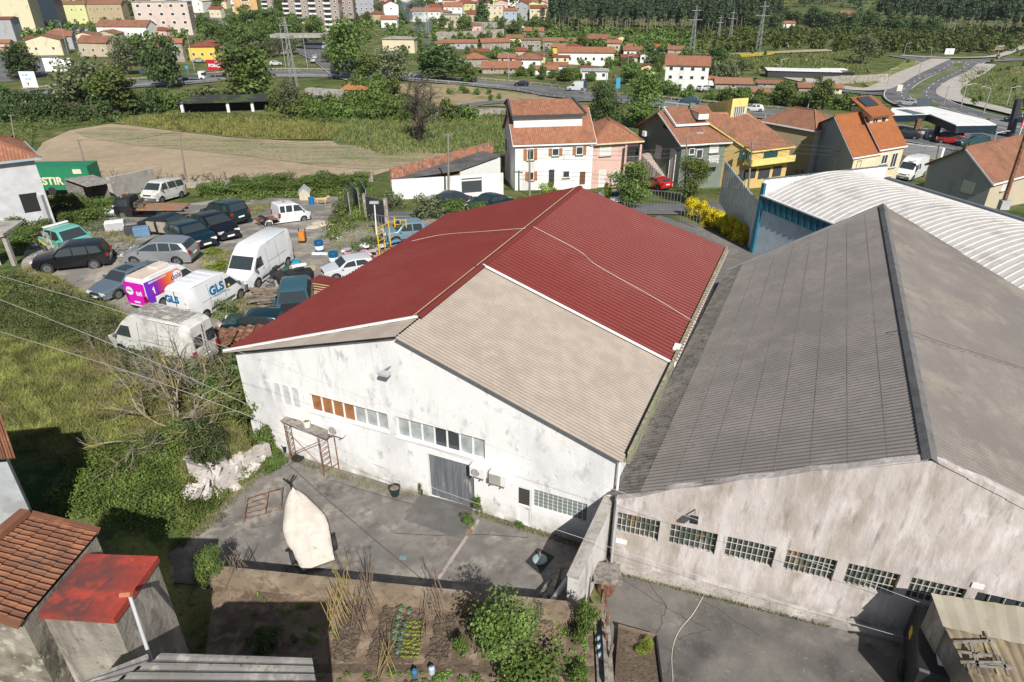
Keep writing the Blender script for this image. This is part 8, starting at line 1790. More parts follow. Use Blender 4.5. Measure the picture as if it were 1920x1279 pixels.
mb = MB();mb.slab([P(742,335,zt_),P(862,318,zt_),P(938,291,zt_),P(905,283,zt_)],.15);mb.build('roof',mat('dark_flat_roof',(.11,.105,.105),[((.07,.07,.07),.3,.5,.62),((.16,.15,.15),.8,.5,.66)],rough=.9),t)
w_ = [P(862,320,zt_),P(938,293,zt_),P(905,285,zt_)];mb = MB();mb.poly([o_in(w_[0],zb_-1),o_in(w_[1],zb_-1),w_[1]-Z*.15,w_[0]-Z*.15]);mb.poly([o_in(w_[1],zb_-1),o_in(w_[2],zb_-1),w_[2]-Z*.15,w_[1]-Z*.15]);mb.build('wall',W_white,t)
a2_,b2_ = P(733,330,zt_),P(922,277,zt_);a2_.z = b2_.z = zt_-1.5;wall_thing('brick_wall','rough reddish brick party wall behind the dark flat roof','wall',a2_,b2_,.4,2.3,2.2,m=mat('red_brick_rubble',(.40,.17,.10),[((.22,.13,.09),1.2,.48,.6),((.50,.34,.26),2.5,.55,.66)],rough=.95,bump=.8,bscale=6),n=3)
t = thing('yellow_fence','yellow slatted screen beside the white house','fence',tuple(G(925,330)));p0,p1 = G(912,330),G(950,328)
for i in range(9): mb = MB();mb.box(p0.lerp(p1,i/8)+Z*1.4,(.14,.08,1.6));mb.build('slat',W_yel,t)
mb = MB();c = PV(932,318,p0,(1,0));mb.box(c+Z*.9+Vector((0,.8,0)),(2.4,.1,1.4));mb.build('screen_back',M_wood,t)
# entrance of the lot
t = thing('gate','black sheet metal gate at the lot entrance','gate',tuple(G(712,420)));a,b = G(688,412),G(727,424);mb = MB();mb.bar(a+Z*1.2,b+Z*1.2,.08,1.9);mb.build('sheet',M_garage,t)
for p in (a,b): mb = MB();mb.box(p+Z*1.2,(.3,.3,2.4));mb.build('pillar',W_stone,t)
for i,(x0,y0,x1,y1) in enumerate(((650,372,658,402),(660,360,676,398),(676,352,690,392))):
 a,b = G(x0,y0+22),G(x1,y1+8);mb = MB();mb.bar(a+Z*1.3,b+Z*1.3,.06,2.1);tag(mb.build('sheet_fence',M_steel,origin=a),'slanting corrugated sheet in the overgrown fence, '+ORD[i],'fence','sheets of the overgrown fence')
def mesh_gate(label,x0,y0,x1,y1,h):
 a,b = G(x0,y0),G(x1,y1);t = thing('railing',label,'railing',tuple(a));mb = MB();n_ = int((b-a).length/.35)
 for i in range(n_+1): mb.bar(a.lerp(b,i/n_),a.lerp(b,i/n_)+Z*h,.03)
 mb.bar(a+Z*h,b+Z*h,.05);mb.bar(a+Z*.3,b+Z*.3,.04);mb.build('bars',M_steel,t)
mesh_gate('thin grey railing beside the lot entrance pole',700,425,740,432,1.1);mesh_gate('black railing by the yellow hedge',1275,418,1310,430,1.5);mesh_gate('railing on the street behind the red roof',1170,398,1210,405,1.0);mesh_gate('light mesh fence in front of the red car',1215,378,1275,385,1.3)
# corrugated fence near the barrel hall
a,b = G(1345,398),Vector((19.3,51.4,0));t = thing('sheet_fence','tall grey corrugated sheet fence behind the yellow hedge','fence',tuple(a));mb = MB();d = (b-a).normalized();n_ = 34
for i in range(n_): c = a.lerp(b,(i+.5)/n_)+Vector((d.y,-d.x,0))*(.06 if i % 2 else 0);mb.box(Vector((c.x,c.y,1.4)),((b-a).length/n_,.04,4.0),rz=atan2(d.y,d.x))
mb.build('sheets',mat('galvanised_sheet',(.58,.62,.66),rough=.6),t)
# scaffolding frames, barrels and things on the lot
def yf_(label,x0,y0,x1,y1,xt,yt):
 a,b = G(x0,y0),G(x1,y1);e = PV(xt,yt,a,(b-a).normalized());h = e.z-a.z;t = thing('yellow_scaffold',label,'scaffold frame',tuple(a),0,'yellow scaffold frames');My = mat('yellow_tube',(.75,.48,.03),rough=.5)
 for s in (a,b): mb = MB();mb.tube(s,s+Z*h,.045);mb.build('upright',My,t)
 m_ = a.lerp(b,.5);mb = MB();mb.tube(m_+Z*.3,m_+Z*h*.93,.03);mb.build('upright',My,t)
 for i in range(5): z = h*(.06+.22*i);mb = MB();mb.tube(a+Z*z,(b if i in (0,4) else m_)+Z*z,.03);mb.build('rung',My,t)
yf_('yellow scaffold frame at the red roof edge, the nearer one',712,480,733,468,707,424);yf_('yellow scaffold frame standing behind the other, farther right',743,452,764,455,738,408)
for (x,y,lab) in ((600,474,'blue drum with white band on a white board'),(627,496,'blue drum with white band, the nearer one by the debris')):
 p = G(x,y);t = thing('barrel',lab,'barrel',tuple(p),0,'blue drums');Mb = mat('drum_blue',(.005,.10,.26),rough=.4)
 for nm,z0_,z1_,m in (('lower_part',0,.3,Mb),('white_band',.3,.58,M_white),('upper_part',.58,.9,Mb)): mb = MB();mb.lathe((0,0,z0_),[(.31,0),(.32,.02),(.32,z1_-z0_-.02),(.31,z1_-z0_)],20);mb.build(nm,m,t,world=False)
for (x,y,w_,r_,lab,m) in ((600,478,1.1,.0,'white foam board under the blue drum',M_white),(632,447,.8,-.1,'white foam strip lying on the track',M_white),(561,500,.95,.5,'white foam strip near the large van wheel',M_white),(556,493,.5,0,'bright blue plastic basin behind the large van',mat('bright_blue',(.01,.30,.42),rough=.4)),(533,505,.6,.2,'dark green box under the large van side',mat('dgreen_box',(.01,.10,.05))),(578,506,.9,.3,'tan cardboard sheet on the scrap heap',mat('cardboard',(.42,.33,.2))),(632,515,.5,.1,'grey plastic tub beside the white car',M_bump)):
 p = G(x,y);mb = MB();mb.box(p+Z*.1,(w_,.22 if 'foam' in lab else w_*.7,.12),rz=r_);tag(mb.build('board' if 'board' in lab or 'strip' in lab or 'sheet' in lab else 'box',m,origin=p),lab,'board' if 'board' in lab or 'strip' in lab or 'sheet' in lab else 'box')
p = G(568,455);t = thing('hand_truck','orange and black machine trolley on the lot track','trolley',tuple(p));mb = MB();mb.box((0,0,.55),(.4,.3,.7));mb.build('body',mat('orange_plastic',(.65,.22,.02)),t,world=False);mb = MB();mb.bar((-.25,0,0),(-.25,.2,1.1),.06);mb.bar((.25,0,0),(.25,.2,1.1),.06);mb.box((0,-.1,.12),(.5,.4,.15));mb.build('frame',M_black,t,world=False)
p = G(573,374);t = thing('dog_house','small pale wooden kennel with pointed roof','kennel',tuple(p),.2);mb = MB();mb.box((0,0,.5),(1.1,1.2,1.0));mb.poly([(-.55,-.6,1),(.55,-.6,1),(0,-.6,1.5)]);mb.build('walls',mat('pale_wood',(.50,.46,.34)),t,world=False);mb = MB();mb.slab([(-.65,-.7,.92),(-.65,.7,.92),(0,.7,1.52),(0,-.7,1.52)],.05);mb.slab([(.65,-.7,.92),(.65,.7,.92),(0,.7,1.52),(0,-.7,1.52)],.05);mb.build('roof',M_pipe,t,world=False)
bucket('barrel','bright blue plastic bin beside the kennel','bin',G(585,384),.25,.3,.75,mat('bin_blue',(.005,.16,.42),rough=.5));bucket('barrel','pale green barrel behind the black-green car','barrel',G(433,398),.28,.3,.8,mat('bin_green',(.22,.36,.28),rough=.6))
# tan dog
p = G(606,384);t = thing('dog','large sandy coloured dog standing beside the blue bin','dog',tuple(p),.1);V = [(-.55,0,.62),(-.2,0,.60),(.25,0,.62),(.45,0,.72),(.62,0,.88),(.82,0,.84)];E_ = [(i,i+1) for i in range(5)];R_ = [.13,.14,.17,.12,.11,.06]
for (bx,par) in ((-.5,0),(.28,2)):
 for s in (-1,1): i0 = len(V);V += [(bx,s*.1,.4),(bx-.06,s*.11,.2),(bx,s*.11,.02)];R_ += [.075,.045,.04];E_ += [(par,i0),(i0,i0+1),(i0+1,i0+2)]
i0 = len(V);V += [(-.78,0,.72),(-.92,0,.85)];R_ += [.035,.02];E_ += [(0,i0),(i0,i0+1)]
for s in (-1,1): i0 = len(V);V.append((.58,s*.08,1.0));R_.append(.025);E_.append((4,i0))
me = bpy.data.meshes.new('body');me.from_pydata(V,E_,[]);me.materials.append(mat('dog_fur',(.48,.34,.17),rough=1));o = bpy.data.objects.new('body',me);C.objects.link(o);o.parent = t;md = o.modifiers.new('s','SKIN');me.skin_vertices or 0
for i,r_ in enumerate(R_): me.skin_vertices[0].data[i].radius = (r_,r_)
me.skin_vertices[0].data[0].use_root = True;o.modifiers.new('u','SUBSURF').levels = 1
# heaps
q = random.Random(9)
def heap(nm,label,cat,c,n,rr,items,group):
 for i in range(n):
  p = G(c[0]+q.uniform(-rr[0],rr[0]),c[1]+q.uniform(-rr[1],rr[1]));L,w,h,m = q.choice(items);a3 = q.uniform(-.5,.9) if L > 1.2 else q.uniform(0,3);z = q.uniform(.05,.55);mb = MB();X = Vector((cos(a3),sin(a3),q.uniform(-.25,.25))).normalized();Y = Z.cross(X).normalized();L *= q.uniform(.6,1.1);mb.box(p+Z*z,(L,w,h),ax=(X,Y,X.cross(Y)));tag(mb.build(nm,m,origin=p),label,cat,group)
heap('timber','old timber in the pile between the vans and blue car','timber',(505,565),26,(18,14),[(2.6,.12,.1,M_wood),(2.2,.18,.06,M_woodg),(1.8,.1,.1,M_wood)],'timber pile')
heap('scrap_part','black car parts on the scrap heap','scrap',(545,528),40,(38,12),[(.7,.5,.25,M_black),(.9,.3,.2,M_bump),(.5,.5,.35,M_rubber),(.6,.2,.1,M_steel),(1.1,.4,.08,M_black)],'scrap heap')
heap('debris','pink, white and grey rubbish by the scaffold frames','debris',(682,476),34,(36,8),[(.5,.4,.1,M_white),(.4,.3,.15,mat('pink_rag',(.6,.25,.32))),(.5,.3,.1,M_pipe),(.4,.3,.2,M_woodg)],'rubbish by the scaffold')
heap('slab','stacked grey slabs behind the silver people carrier','slabs',(228,474),26,(16,8),[(1.2,.4,.08,M_woodg),(1.0,.4,.1,M_wallc)],'slab stack')
heap('scrap_part','metal and blue boards beside the yellow frames','scrap',(752,470),12,(24,8),[(2.0,.4,.05,mat('blue_board',(.12,.26,.38))),(2.0,.1,.1,M_rust)],'boards beside the yellow frames')
for i in range(4): p = G(612,545);mb = MB();mb.box(p+Z*(.2+.17*i),(1.5,1.0,.1),rz=-.35,m=0);mb.box(p+Z*(.12+.17*i),(1.52,1.02,.05),rz=-.35,m=1);tag(mb.build('sandwich_panel',[M_red,mat('foam_yellow',(.60,.50,.28))],origin=p),'red roofing panel in the stack at the roof edge, '+('bottom','second','third','top')[i]+' layer','panel','stack of roofing panels')
for (x,y,s,m,lab) in ((218,432,1.1,M_white,'old white fridge lying on the weeds'),(250,442,.8,M_garage,'dark appliance beside the blue one'),(268,443,.9,mat('blue_cab',(.12,.22,.34)),'blue-grey appliance in front of the wrecked saloon')): p = G(x,y);t = thing('fridge',lab,'appliance',tuple(p),.4);mb = MB();mb.box((0,0,.4),(s*1.3,s*.75,.8));mb.build('body',m,t,world=False,bevel=.04);mb = MB();mb.box((0,-s*.39,.45),(s*1.2,.03,.6));mb.build('door',M_pipe if m is M_white else m,t,world=False)
for i,(x0,y0,w_) in enumerate(((420,648,1.7),(392,658,1.5),(448,640,1.4))):
 p = G(x0,y0);mb = MB();mb.corr(p+Vector((-w_,-.6,.35)),p+Vector((w_,-.6,.7)),p+Vector((w_,.7,.9)),p+Vector((-w_,.7,.5)),.5,.06);tag(mb.build('rusty_sheet',M_rust,origin=p),'rust-orange metal sheet beside the roof corner, '+('middle','leftmost','rightmost')[i],'metal sheet','rusty sheets')
t = thing('lean_to','small concrete lean-to with flat slab roof at the left edge','shed',tuple(G(15,500)));a,b = G(-40,500),G(28,497);mb = MB();mb.slab([a+Z*2.3+Vector((0,-.3,0)),b+Z*2.3+Vector((.2,-.3,0)),b+Vector((0,2.2,2.4)),a+Vector((0,2.2,2.4))],.18);mb.build('roof',M_wallc,t);mb = MB();mb.box(b+Z*1.1,(.25,.25,2.3));mb.build('post',M_wallc,t);mb = MB();mb.poly([a,b-Vector((.9,0,0)),b+Z*2.1-Vector((.9,0,0)),a+Z*2.1]);mb.build('wall',W_beige,t)
# ---------------- filling station ----------------
t = thing('fuel_canopy','long angular filling station canopy with white top and navy edge','canopy',tuple(G(1750,268)));zc = PV(1750,232,G(1750,272),(1,0)).z
cp = [P(1665,216,zc),P(1742,214,zc),P(1793,235,zc),P(1868,234,zc),P(1852,226,zc),P(1745,200,zc),P(1672,203,zc)]
mb = MB();mb.prism([xy(p) for p in cp],zc-.1,zc+.06);mb.build('white_top',W_white,t);mb = MB();cx = sum(cp,Vector())/7;mb.prism([xy(p+(p-cx).normalized()*.25) for p in cp],zc-1.25,zc-.12);mb.build('navy_edge',mat('navy_edge',(.012,.025,.04),rough=.4),t)
mb = MB();k_ = [P(1680,205,zc+.1),P(1700,205,zc+.1),P(1735,213,zc+.1),P(1712,214,zc+.1)];mb.prism([xy(p) for p in k_],zc+.07,zc+.1);mb.build('roof_window',mat('slate_panel',(.10,.15,.18)),t)
for x,y,m in ((1714,258,M_rust),(1752,262,M_garage),(1795,272,M_garage)): mb = MB();p = G(x,y);mb.box(p+Z*((zc-p.z-.6)/2),(.8,.6,zc-p.z-1.0));mb.build('pillar',m,t)
for i,(x,y) in enumerate(((1724,262),(1738,262),(1772,266))): p = G(x,y);t2 = thing('fuel_pump','fuel pump under the canopy, '+ORD[i],'fuel pump',tuple(p),0,'fuel pumps');mb = MB();mb.box((0,0,.9),(1.1,.6,1.8));mb.build('casing',(M_garage,M_white,M_garage)[i],t2,world=False);mb = MB();mb.box((0,-.32,1.3),(.7,.04,.5));mb.build('display',M_pipe,t2,world=False)
t,e_ = post('totem_sign','dark leaning price pylon at the right edge','sign',(1893,258),(1910,186),.7,mat('dark_totem',(.04,.045,.055),rough=.5),r2=.6)
t = thing('sign','red and white service station banner at the right edge','sign',tuple(G(1906,262)));p = G(1908,262);e_ = PV(1912,212,p,(1,0));hb_ = e_.z-p.z;mb = MB();mb.tube(p,p+Z*hb_*.9,.08);mb.build('pole',M_white,t);mb = MB();mb.box(p+Vector((.6,0,hb_*.75)),(1.7,.1,hb_*.55));mb.build('banner',mat('banner_red',(.55,.02,.04)),t);mb = MB();mb.text('P',p+Vector((.25,-.08,hb_*.72)),(1,0,0),(0,0,1),1.5,bold=.05);mb.build('lettering',M_white,t)
def board(nm,label,x0,y0,x1,y1,base,m,cat='billboard',txt=(),tilt=0,legs=2):
 p = G((x0+x1)/2,base);d = Vector((cos(tilt),sin(tilt),0));a = PV(x0,(y0+y1)/2,p,d);b = PV(x1,(y0+y1)/2,p,d);zt = PV((x0+x1)/2,y0,p,d).z;zb = PV((x0+x1)/2,y1,p,d).z;w = (b-a).length;t = thing(nm,label,cat,tuple(p));R = atan2((b-a).y,(b-a).x);c = (a+b)/2;c.z = (zt+zb)/2;mb = MB();mb.box(c,(w,.2,zt-zb),rz=R);mb.build('panel',m,t);out = Vector((d.y,-d.x,0))
 for i in range(legs): q_ = a.lerp(b,(i+.5)/legs);mb = MB();mb.box(Vector((q_.x,q_.y,(zb+p.z)/2-.2))-out*.15,(.2,.15,zb-p.z+.6));mb.build('leg',M_steel,t)
 for s,u,v,sz_,mm in txt: g = MB();g.text(s,Vector((a.x,a.y,zb))+d*(w*u)+Z*((zt-zb)*v)+out*.12,d,Z,sz_*(zt-zb),bold=.012*(zt-zb)*sz_*3);g.build('lettering',mm,t)
 return t
M_bred = mat('billboard_red',(.42,.012,.03),rough=.5);M_ltb = mat('sign_blue',(.05,.30,.50),rough=.5);M_lgrey = mat('pale_grey_ink',(.45,.45,.48))
board('billboard','red billboard with white slogan half behind the big bushy tree',388,112,433,132,148,M_bred,txt=(('FORÇA DE A',.06,.32,.42,M_white),('TODOS COM',.35,.75,.14,M_white)))
board('billboard','white billboard with faint grey writing beside the round dark tree',82,109,135,134,148,M_white,txt=(('Tentúgal',.3,.6,.2,M_lgrey),('Mecânico',.3,.32,.22,M_lgrey)))
board('road_sign','white road sign with blue panels and a black route line',39,134,68,164,176,M_white,'road sign',txt=(('A 20',.2,.72,.18,M_ltb),('A 43',.35,.48,.18,M_ltb),('Y',.3,.1,.3,M_black)))
board('road_sign','grey backed road sign near the bridge',483,53,495,63,70,M_steel,'road sign');board('road_sign','white roadside sign at the roundabout',1772,91,1789,102,106,M_white,'road sign',txt=(('2',.4,.25,.5,mat('banner_red',(.5,.1,.1))),))
board('road_sign','pale road sign beside the avenue',1682,159,1692,171,180,mat('sign_cream',(.6,.58,.5)),'road sign',legs=1);board('billboard','dark screen on posts behind the canopy',1720,184,1746,199,206,mat('screen',(.08,.10,.12),rough=.3));board('road_sign','dark gantry sign on the highway edge',1094,151,1101,165,178,mat('sign_navy',(.02,.04,.08)),'road sign',legs=1)
t = board('advertising_sign','oval blue and white advertising sign above the dark tree',1155,146,1163,166,178,M_ltb,'sign',legs=1);g = MB();o_ = t.children[0];
board('road_sign','round blue arrow sign near the small lorry',347,123,353,129,140,M_ltb,'road sign',legs=1)
# lamp posts and pylons
M_lp = mat('lamp_post_grey',(.40,.41,.42),rough=.5,metal=.3)
LP = [(251,125,237,60),(153,112,140,62),(128,102,112,40),(117,50,106,25),(15,72,0,22),(365,132,350,62),(437,57,434,28),(465,58,462,38),(478,58,475,38),(536,128,524,45),(577,128,568,70),(704,128,703,92),(954,154,953,100),(1020,120,1020,92),(1137,166,1137,130),(1177,140,1178,105),(1325,190,1330,146),(1462,134,1466,112),(1513,208,1527,152),(1694,105,1700,82),(1768,200,1780,160),(1801,205,1812,160),(1843,216,1858,166),(1886,200,1897,165),(1722,150,1727,118),(1664,160,1670,130),(1745,108,1748,90),(1870,108,1874,88),(1783,262,1788,248),(1860,280,1868,250)]
for i,(x0,y0,x1,y1) in enumerate(LP): post('street_lamp','tall grey street lamp, '+('in the top left town' if x0 < 300 else 'beside the curved road' if x0 < 600 else 'along the highway' if x0 < 1600 else 'along the avenue'),'street lamp',(x0,y0),(x1,y1),.13,M_lp,arm=1.4 if i % 2 else -1.4,group='street lamps '+('top left' if x0 < 300 else 'curved road' if x0 < 600 else 'highway' if x0 < 1600 else 'avenue'))
def pylon(label,base,top):
 p = G(*base);e = PV(top[0],top[1],p,(1,0));h = e.z-p.z;t = thing('pylon',label,'pylon',tuple(p));mb = MB();w0 = h*.07;w1 = h*.012;r_ = .07+h*.0012
 for a in range(4):
  s = (cos(a*pi/2+pi/4),sin(a*pi/2+pi/4));s2 = (cos(a*pi/2+3*pi/4),sin(a*pi/2+3*pi/4));mb.tube((s[0]*w0,s[1]*w0,0),(s[0]*w1,s[1]*w1,h),r_,r_*.6,4)
  for k in range(9): z0_,z1_ = h*k/9,h*(k+1)/9;q0,q1 = w0+(w1-w0)*k/9,w0+(w1-w0)*(k+1)/9;mb.tube((s[0]*q0,s[1]*q0,z0_),(s2[0]*q1,s2[1]*q1,z1_),r_*.5,n=3)
 mb.build('lattice',M_lp,t,world=False)
 for k,ww in ((.9,.10),(.72,.15)): mb = MB();mb.bar((-h*ww,0,h*k),(h*ww,0,h*k),r_*1.6);mb.build('crossarm',M_lp,t,world=False)
for lab,b_,t_ in (('steel lattice pylon in front of the bridge',(552,163),(542,34)),('lattice mast among the hillside houses',(803,72),(801,5)),('tall pylon beside the dark wood, leftmost of four',(1296,104),(1302,10)),('short pylon second from left at the wood',(1346,78),(1352,28)),('slim pylon third from left at the wood',(1368,78),(1374,18)),('tall pylon before the farmhouses',(1420,98),(1432,2)),('pylon in front of the right wood',(1786,66),(1790,36)),('pylon at the right wood, rightmost',(1818,68),(1822,40))): pylon(lab,b_,t_)
# bridge and rails
t = thing('bridge','concrete road bridge over the curved highway','bridge',tuple(G(600,88)));a,b = G(516,92),G(610,92);zz = PV(560,68,a,(1,0)).z;mb = MB();mb.box(Vector(((a.x+b.x)/2,a.y+4,zz)),((b-a).length,9,1.3));mb.build('deck',M_wallc,t)
for u in (.32,.56): mb = MB();c = a.lerp(b,u);mb.box(Vector((c.x,c.y+4,(zz+c.z)/2)),(1.2,6,zz-c.z));mb.build('pier',M_wallc,t)
mb = MB();c = b;mb.poly([(c.x,c.y,zz+.6),(c.x+9,c.y,c.z-1),(c.x-1,c.y,c.z-1)]);mb.poly([(c.x,c.y+8,zz+.6),(c.x+9,c.y+8,c.z-1),(c.x-1,c.y+8,c.z-1)]);mb.poly([(c.x,c.y,zz+.6),(c.x,c.y+8,zz+.6),(c.x+9,c.y+8,c.z-1),(c.x+9,c.y,c.z-1)]);mb.build('abutment',W_stone,t)
t,a,b,hm = longwall('concrete underpass portal near the steel pylon',(580,195),(645,200),26,M_wallc,'underpass',2,'underpass');g = MB();g.box(a.lerp(b,.45)+Vector((0,-1.05,hm*.35)),((b-a).length*.4,.1,hm*.6));g.build('opening',M_dark,t)
def rail(label,pxs,off,posts=4.0,h=.75,m=None):
 pts = catmull([Vector((G(*p).x,G(*p).y,0)) for p in pxs],8);t = thing('guard_rail',label,'guard rail',tuple(G(*pxs[0])));mb = MB();acc = 0
 L3 = []
 for i,p in enumerate(pts):
  d = (pts[min(i+1,len(pts)-1)]-pts[max(i-1,0)]).normalized();q_ = p+Vector((d.y,-d.x,0))*off;q_.z = T(q_.x,q_.y)+.25;L3.append(q_)
 for p,q_ in zip(L3,L3[1:]):
  mb.bar(p+Z*h,q_+Z*h,.08,.32);L = (q_-p).length;s = -acc
  while s < L:
   if s >= 0: c = p.lerp(q_,s/L);mb.box(c+Z*(h*.5),(.12,.12,h))
   s += posts
  acc = (L+acc) % posts
 mb.build('rail',m or M_rail,t)
HWP = [(60,177),(160,166),(300,156),(440,144),(560,140),(680,143),(800,150),(900,158),(1000,168),(1100,183),(1240,196),(1400,212),(1520,225)]
rail('guard rail on the near side of the highway',HWP,7.3);rail('dark hedge-lined barrier on the far side of the highway',HWP,-7.3,m=W_stone);rail('guard rail of the curved road under the bridge',[(655,135),(620,112),(585,98),(540,90)],7.8);rail('inner guard rail of the curved road',[(655,135),(620,112),(585,98),(540,90)],-7.8)
rail('rail of the upper curved road',[(520,78),(465,66),(420,56),(398,44)],7);rail('outer rail of the upper curved road',[(520,78),(465,66),(420,56),(398,44)],-7)
rail('white fence posts beside the highway behind the yellow house',[(1243,206),(1330,216),(1430,229),(1520,240)],2,4.5,1.8,M_pipe)
# traffic
VC = [('sedan',(.45,.47,.5),'silver'),('hatch',(.02,.03,.04),'black'),('hatch',(.7,.7,.7),'white'),('mpv',(.03,.09,.11),'dark teal'),('estate',(.05,.10,.2),'blue'),('van_mid',(.74,.74,.74),'white'),('hatch',(.4,.03,.03),'red')]
PV_ = {}
for k,c,n_ in VC: PV_[n_+k] = vehicle(k,'car','x','van' if k == 'van_mid' else 'car',paint('far_'+n_,c),low=True)[0]
US = {}
def car(key,x,y,hd,label,sc=1.0,group=None):
 o = PV_[key];p = G(x,y)
 if key in US: o = dup(o,label,None,None,None)
 else: US[key] = 1;KIDS[o.name] = kids(o)
 o['label'] = label;o.location = (p.x,p.y,p.z+.3);o.rotation_euler = (0,0,radians(hd));o.scale = (sc*1.1,)*3
 if group: o['group'] = group
S,B,Wh,TE,BL,VA,RD = 'silversedan','blackhatch','whitehatch','dark tealmpv','blueestate','whitevan_mid','redhatch'
for a in [(B,704,142,175,'dark car on the highway left of the bare tree'),(B,716,144,175,'second dark car close behind the first by the poplar'),(S,745,142,175,'silver car half hidden by twigs on the highway'),(S,782,146,172,'silver car on the highway beside a blue one'),(BL,786,151,172,'blue car just in front of the silver one'),(S,825,149,172,'silver saloon alone on the highway'),(TE,880,154,172,'dark teal car on the highway before the barn'),(B,978,163,170,'black car on the highway below the barn'),(VA,1081,172,170,'white small van on the highway by the signs'),
 (TE,1291,197,170,'teal car behind the white fence posts'),(Wh,1412,211,170,'white car behind the yellow house tower'),(B,1905,232,165,'dark car at the far right of the avenue'),(Wh,396,46,60,'white car on the curved road, upper one'),(Wh,403,51,60,'white car on the curved road, lower one'),(Wh,591,112,100,'white car on the bend below the bridge, upper one'),(S,588,118,100,'silver car on the bend below the bridge, lower one'),(Wh,518,124,10,'white car at the roundabout edge'),(S,374,118,10,'silver car parked by the bright yellow house'),(BL,279,140,10,'blue car behind the olive trees'),(TE,1821,277,185,'teal estate car on the filling station forecourt'),(B,1768,268,150,'dark car at the fuel pumps'),(RD,1780,272,150,'red car behind the fuel pump pillar'),(B,1697,262,150,'dark car at the left of the canopy'),(Wh,1318,172,40,'white car parked beside the three-storey house'),(S,1700,200,150,'silver car approaching on the avenue')]: car(*a)
q = random.Random(12)
for i in range(8): car([S,B,Wh,BL][i % 4],82+i*8,58-i*.3,100+q.uniform(-8,8),'car in the upper parking row behind the cream gabled house',group='upper parking row')
for i in range(7): car([BL,S,TE,Wh][i % 4],142+i*7.5,60,100+q.uniform(-8,8),'car in the parking row left of the long white house',group='parking row by the long white house')
# lorry, bus
def lorry(label,x,y,hd,col,bus=False):
 p = G(x,y)+Z*.3;t = thing('bus' if bus else 'lorry',label,'bus' if bus else 'lorry',tuple(p),radians(hd));mb = MB()
 if bus: mb.box((0,0,1.7),(11,2.5,2.7));mb.build('body',paint('bus',(.5,.55,.6)),t,world=False,bevel=.15);mb = MB();mb.box((0,0,2.2),(10.4,2.56,.9));mb.build('windows',M_carglass,t,world=False)
 else: mb.box((2.6,0,1.6),(1.9,2.2,2.2));mb.build('cab',M_pw,t,world=False,bevel=.12);mb = MB();mb.box((3.2,0,1.95),(.9,2.26,.8));mb.build('cab_window',M_carglass,t,world=False);mb = MB();mb.box((-1.6,0,1.0),(6.2,2.2,.25));mb.box((-1.6,0,1.35),(6.2,2.2,.5));mb.build('load_bed',mat('lorry_load',col),t,world=False)
 for s in (-1,1):
  for xx in ((-3.4,3.2) if bus else (-3,2.6)): mb = MB();mb.lathe((xx,s*1.1,.5),[(.2,-.15),(.48,-.12),(.48,.12),(.2,.15)],10,ax=(Vector((1,0,0)),Vector((0,0,1)),Vector((0,-1,0))));mb.build('wheel',M_rubber,t,world=False)
lorry('small lorry with white cab and flat bed on the highway',366,152,2,(.06,.10,.09));lorry('bus passing under the bridge',592,93,175,(.5,.5,.5),True)
# smoke
me = bpy.data.meshes.new('smoke');bm = bmesh.new();p0 = G(790,100)
bmesh.ops.create_uvsphere(bm,u_segments=20,v_segments=14,radius=1);
for v in bm.verts: z = v.co.z;v.co.x = v.co.x*(5+3*z)-6*z;v.co.y *= 4;v.co.z = z*13+12
bm.to_mesh(me);bm.free();o = bpy.data.objects.new('smoke',me);C.objects.link(o);o.location = p0;tag(o,'thin blue-grey smoke rising from a fire among the trees','smoke',kind='stuff')
m = bpy.data.materials.new('smoke');m.use_nodes = True;n_ = m.node_tree;n_.nodes.remove(n_.nodes['Principled BSDF']);pv = n_.nodes.new('ShaderNodeVolumePrincipled');pv.inputs['Color'].default_value = (.55,.65,.75,1);tx = n_.nodes.new('ShaderNodeTexNoise');tx.inputs['Scale'].default_value = .22;tx.inputs['Detail'].default_value = 4;tcn = n_.nodes.new('ShaderNodeTexCoord');mrn = n_.nodes.new('ShaderNodeMapRange');mrn.inputs[1].default_value = .45;mrn.inputs[2].default_value = .7;mrn.inputs[4].default_value = .22;n_.links.new(tcn.outputs['Object'],tx.inputs[0]);n_.links.new(tx.outputs[0],mrn.inputs[0]);n_.links.new(mrn.outputs[0],pv.inputs['Density']);n_.links.new(pv.outputs[0],n_.nodes['Material Output'].inputs['Volume']);me.materials.append(m)
# more hillside houses, scrub
q = random.Random(21);WS = [(W_white,'white'),(W_cream,'cream'),(W_beige,'beige'),(W_lemon,'pale yellow'),(W_pink,'pink')];RS = [(T_or,'orange'),(T_rd,'dark red'),(T_br,'brown')]
SP = [(700,22),(722,14),(764,8),(805,12),(822,24),(842,18),(892,14),(940,22),(962,12),(1030,8),(890,44),(648,8),(620,4),(412,16),(380,8),(350,6),(300,12),(270,22),(245,8),(210,6),(150,10),(110,14),(330,96),(300,70),(268,60),(975,110),(1150,98),(1165,84),(1210,118),(1255,118),(1100,142),(1010,118),(812,30),(1000,26),(1075,104),(1135,108),(1215,140),(1330,160),(1475,188),(1560,176),(965,84),(900,108),(35,22),(60,88),(185,92),(318,34),(395,96),(345,44),(730,52),(775,40),(690,12),(890,62),(8,96),(112,78),(255,92),(405,34),(375,20),(448,22),(545,22),(590,14),(815,12),(828,36),(868,10),(905,16),(935,8),(985,22),(1052,120),(1130,122),(1180,120),(950,120)]
PL = ['left end','left part','middle','right part','right end']
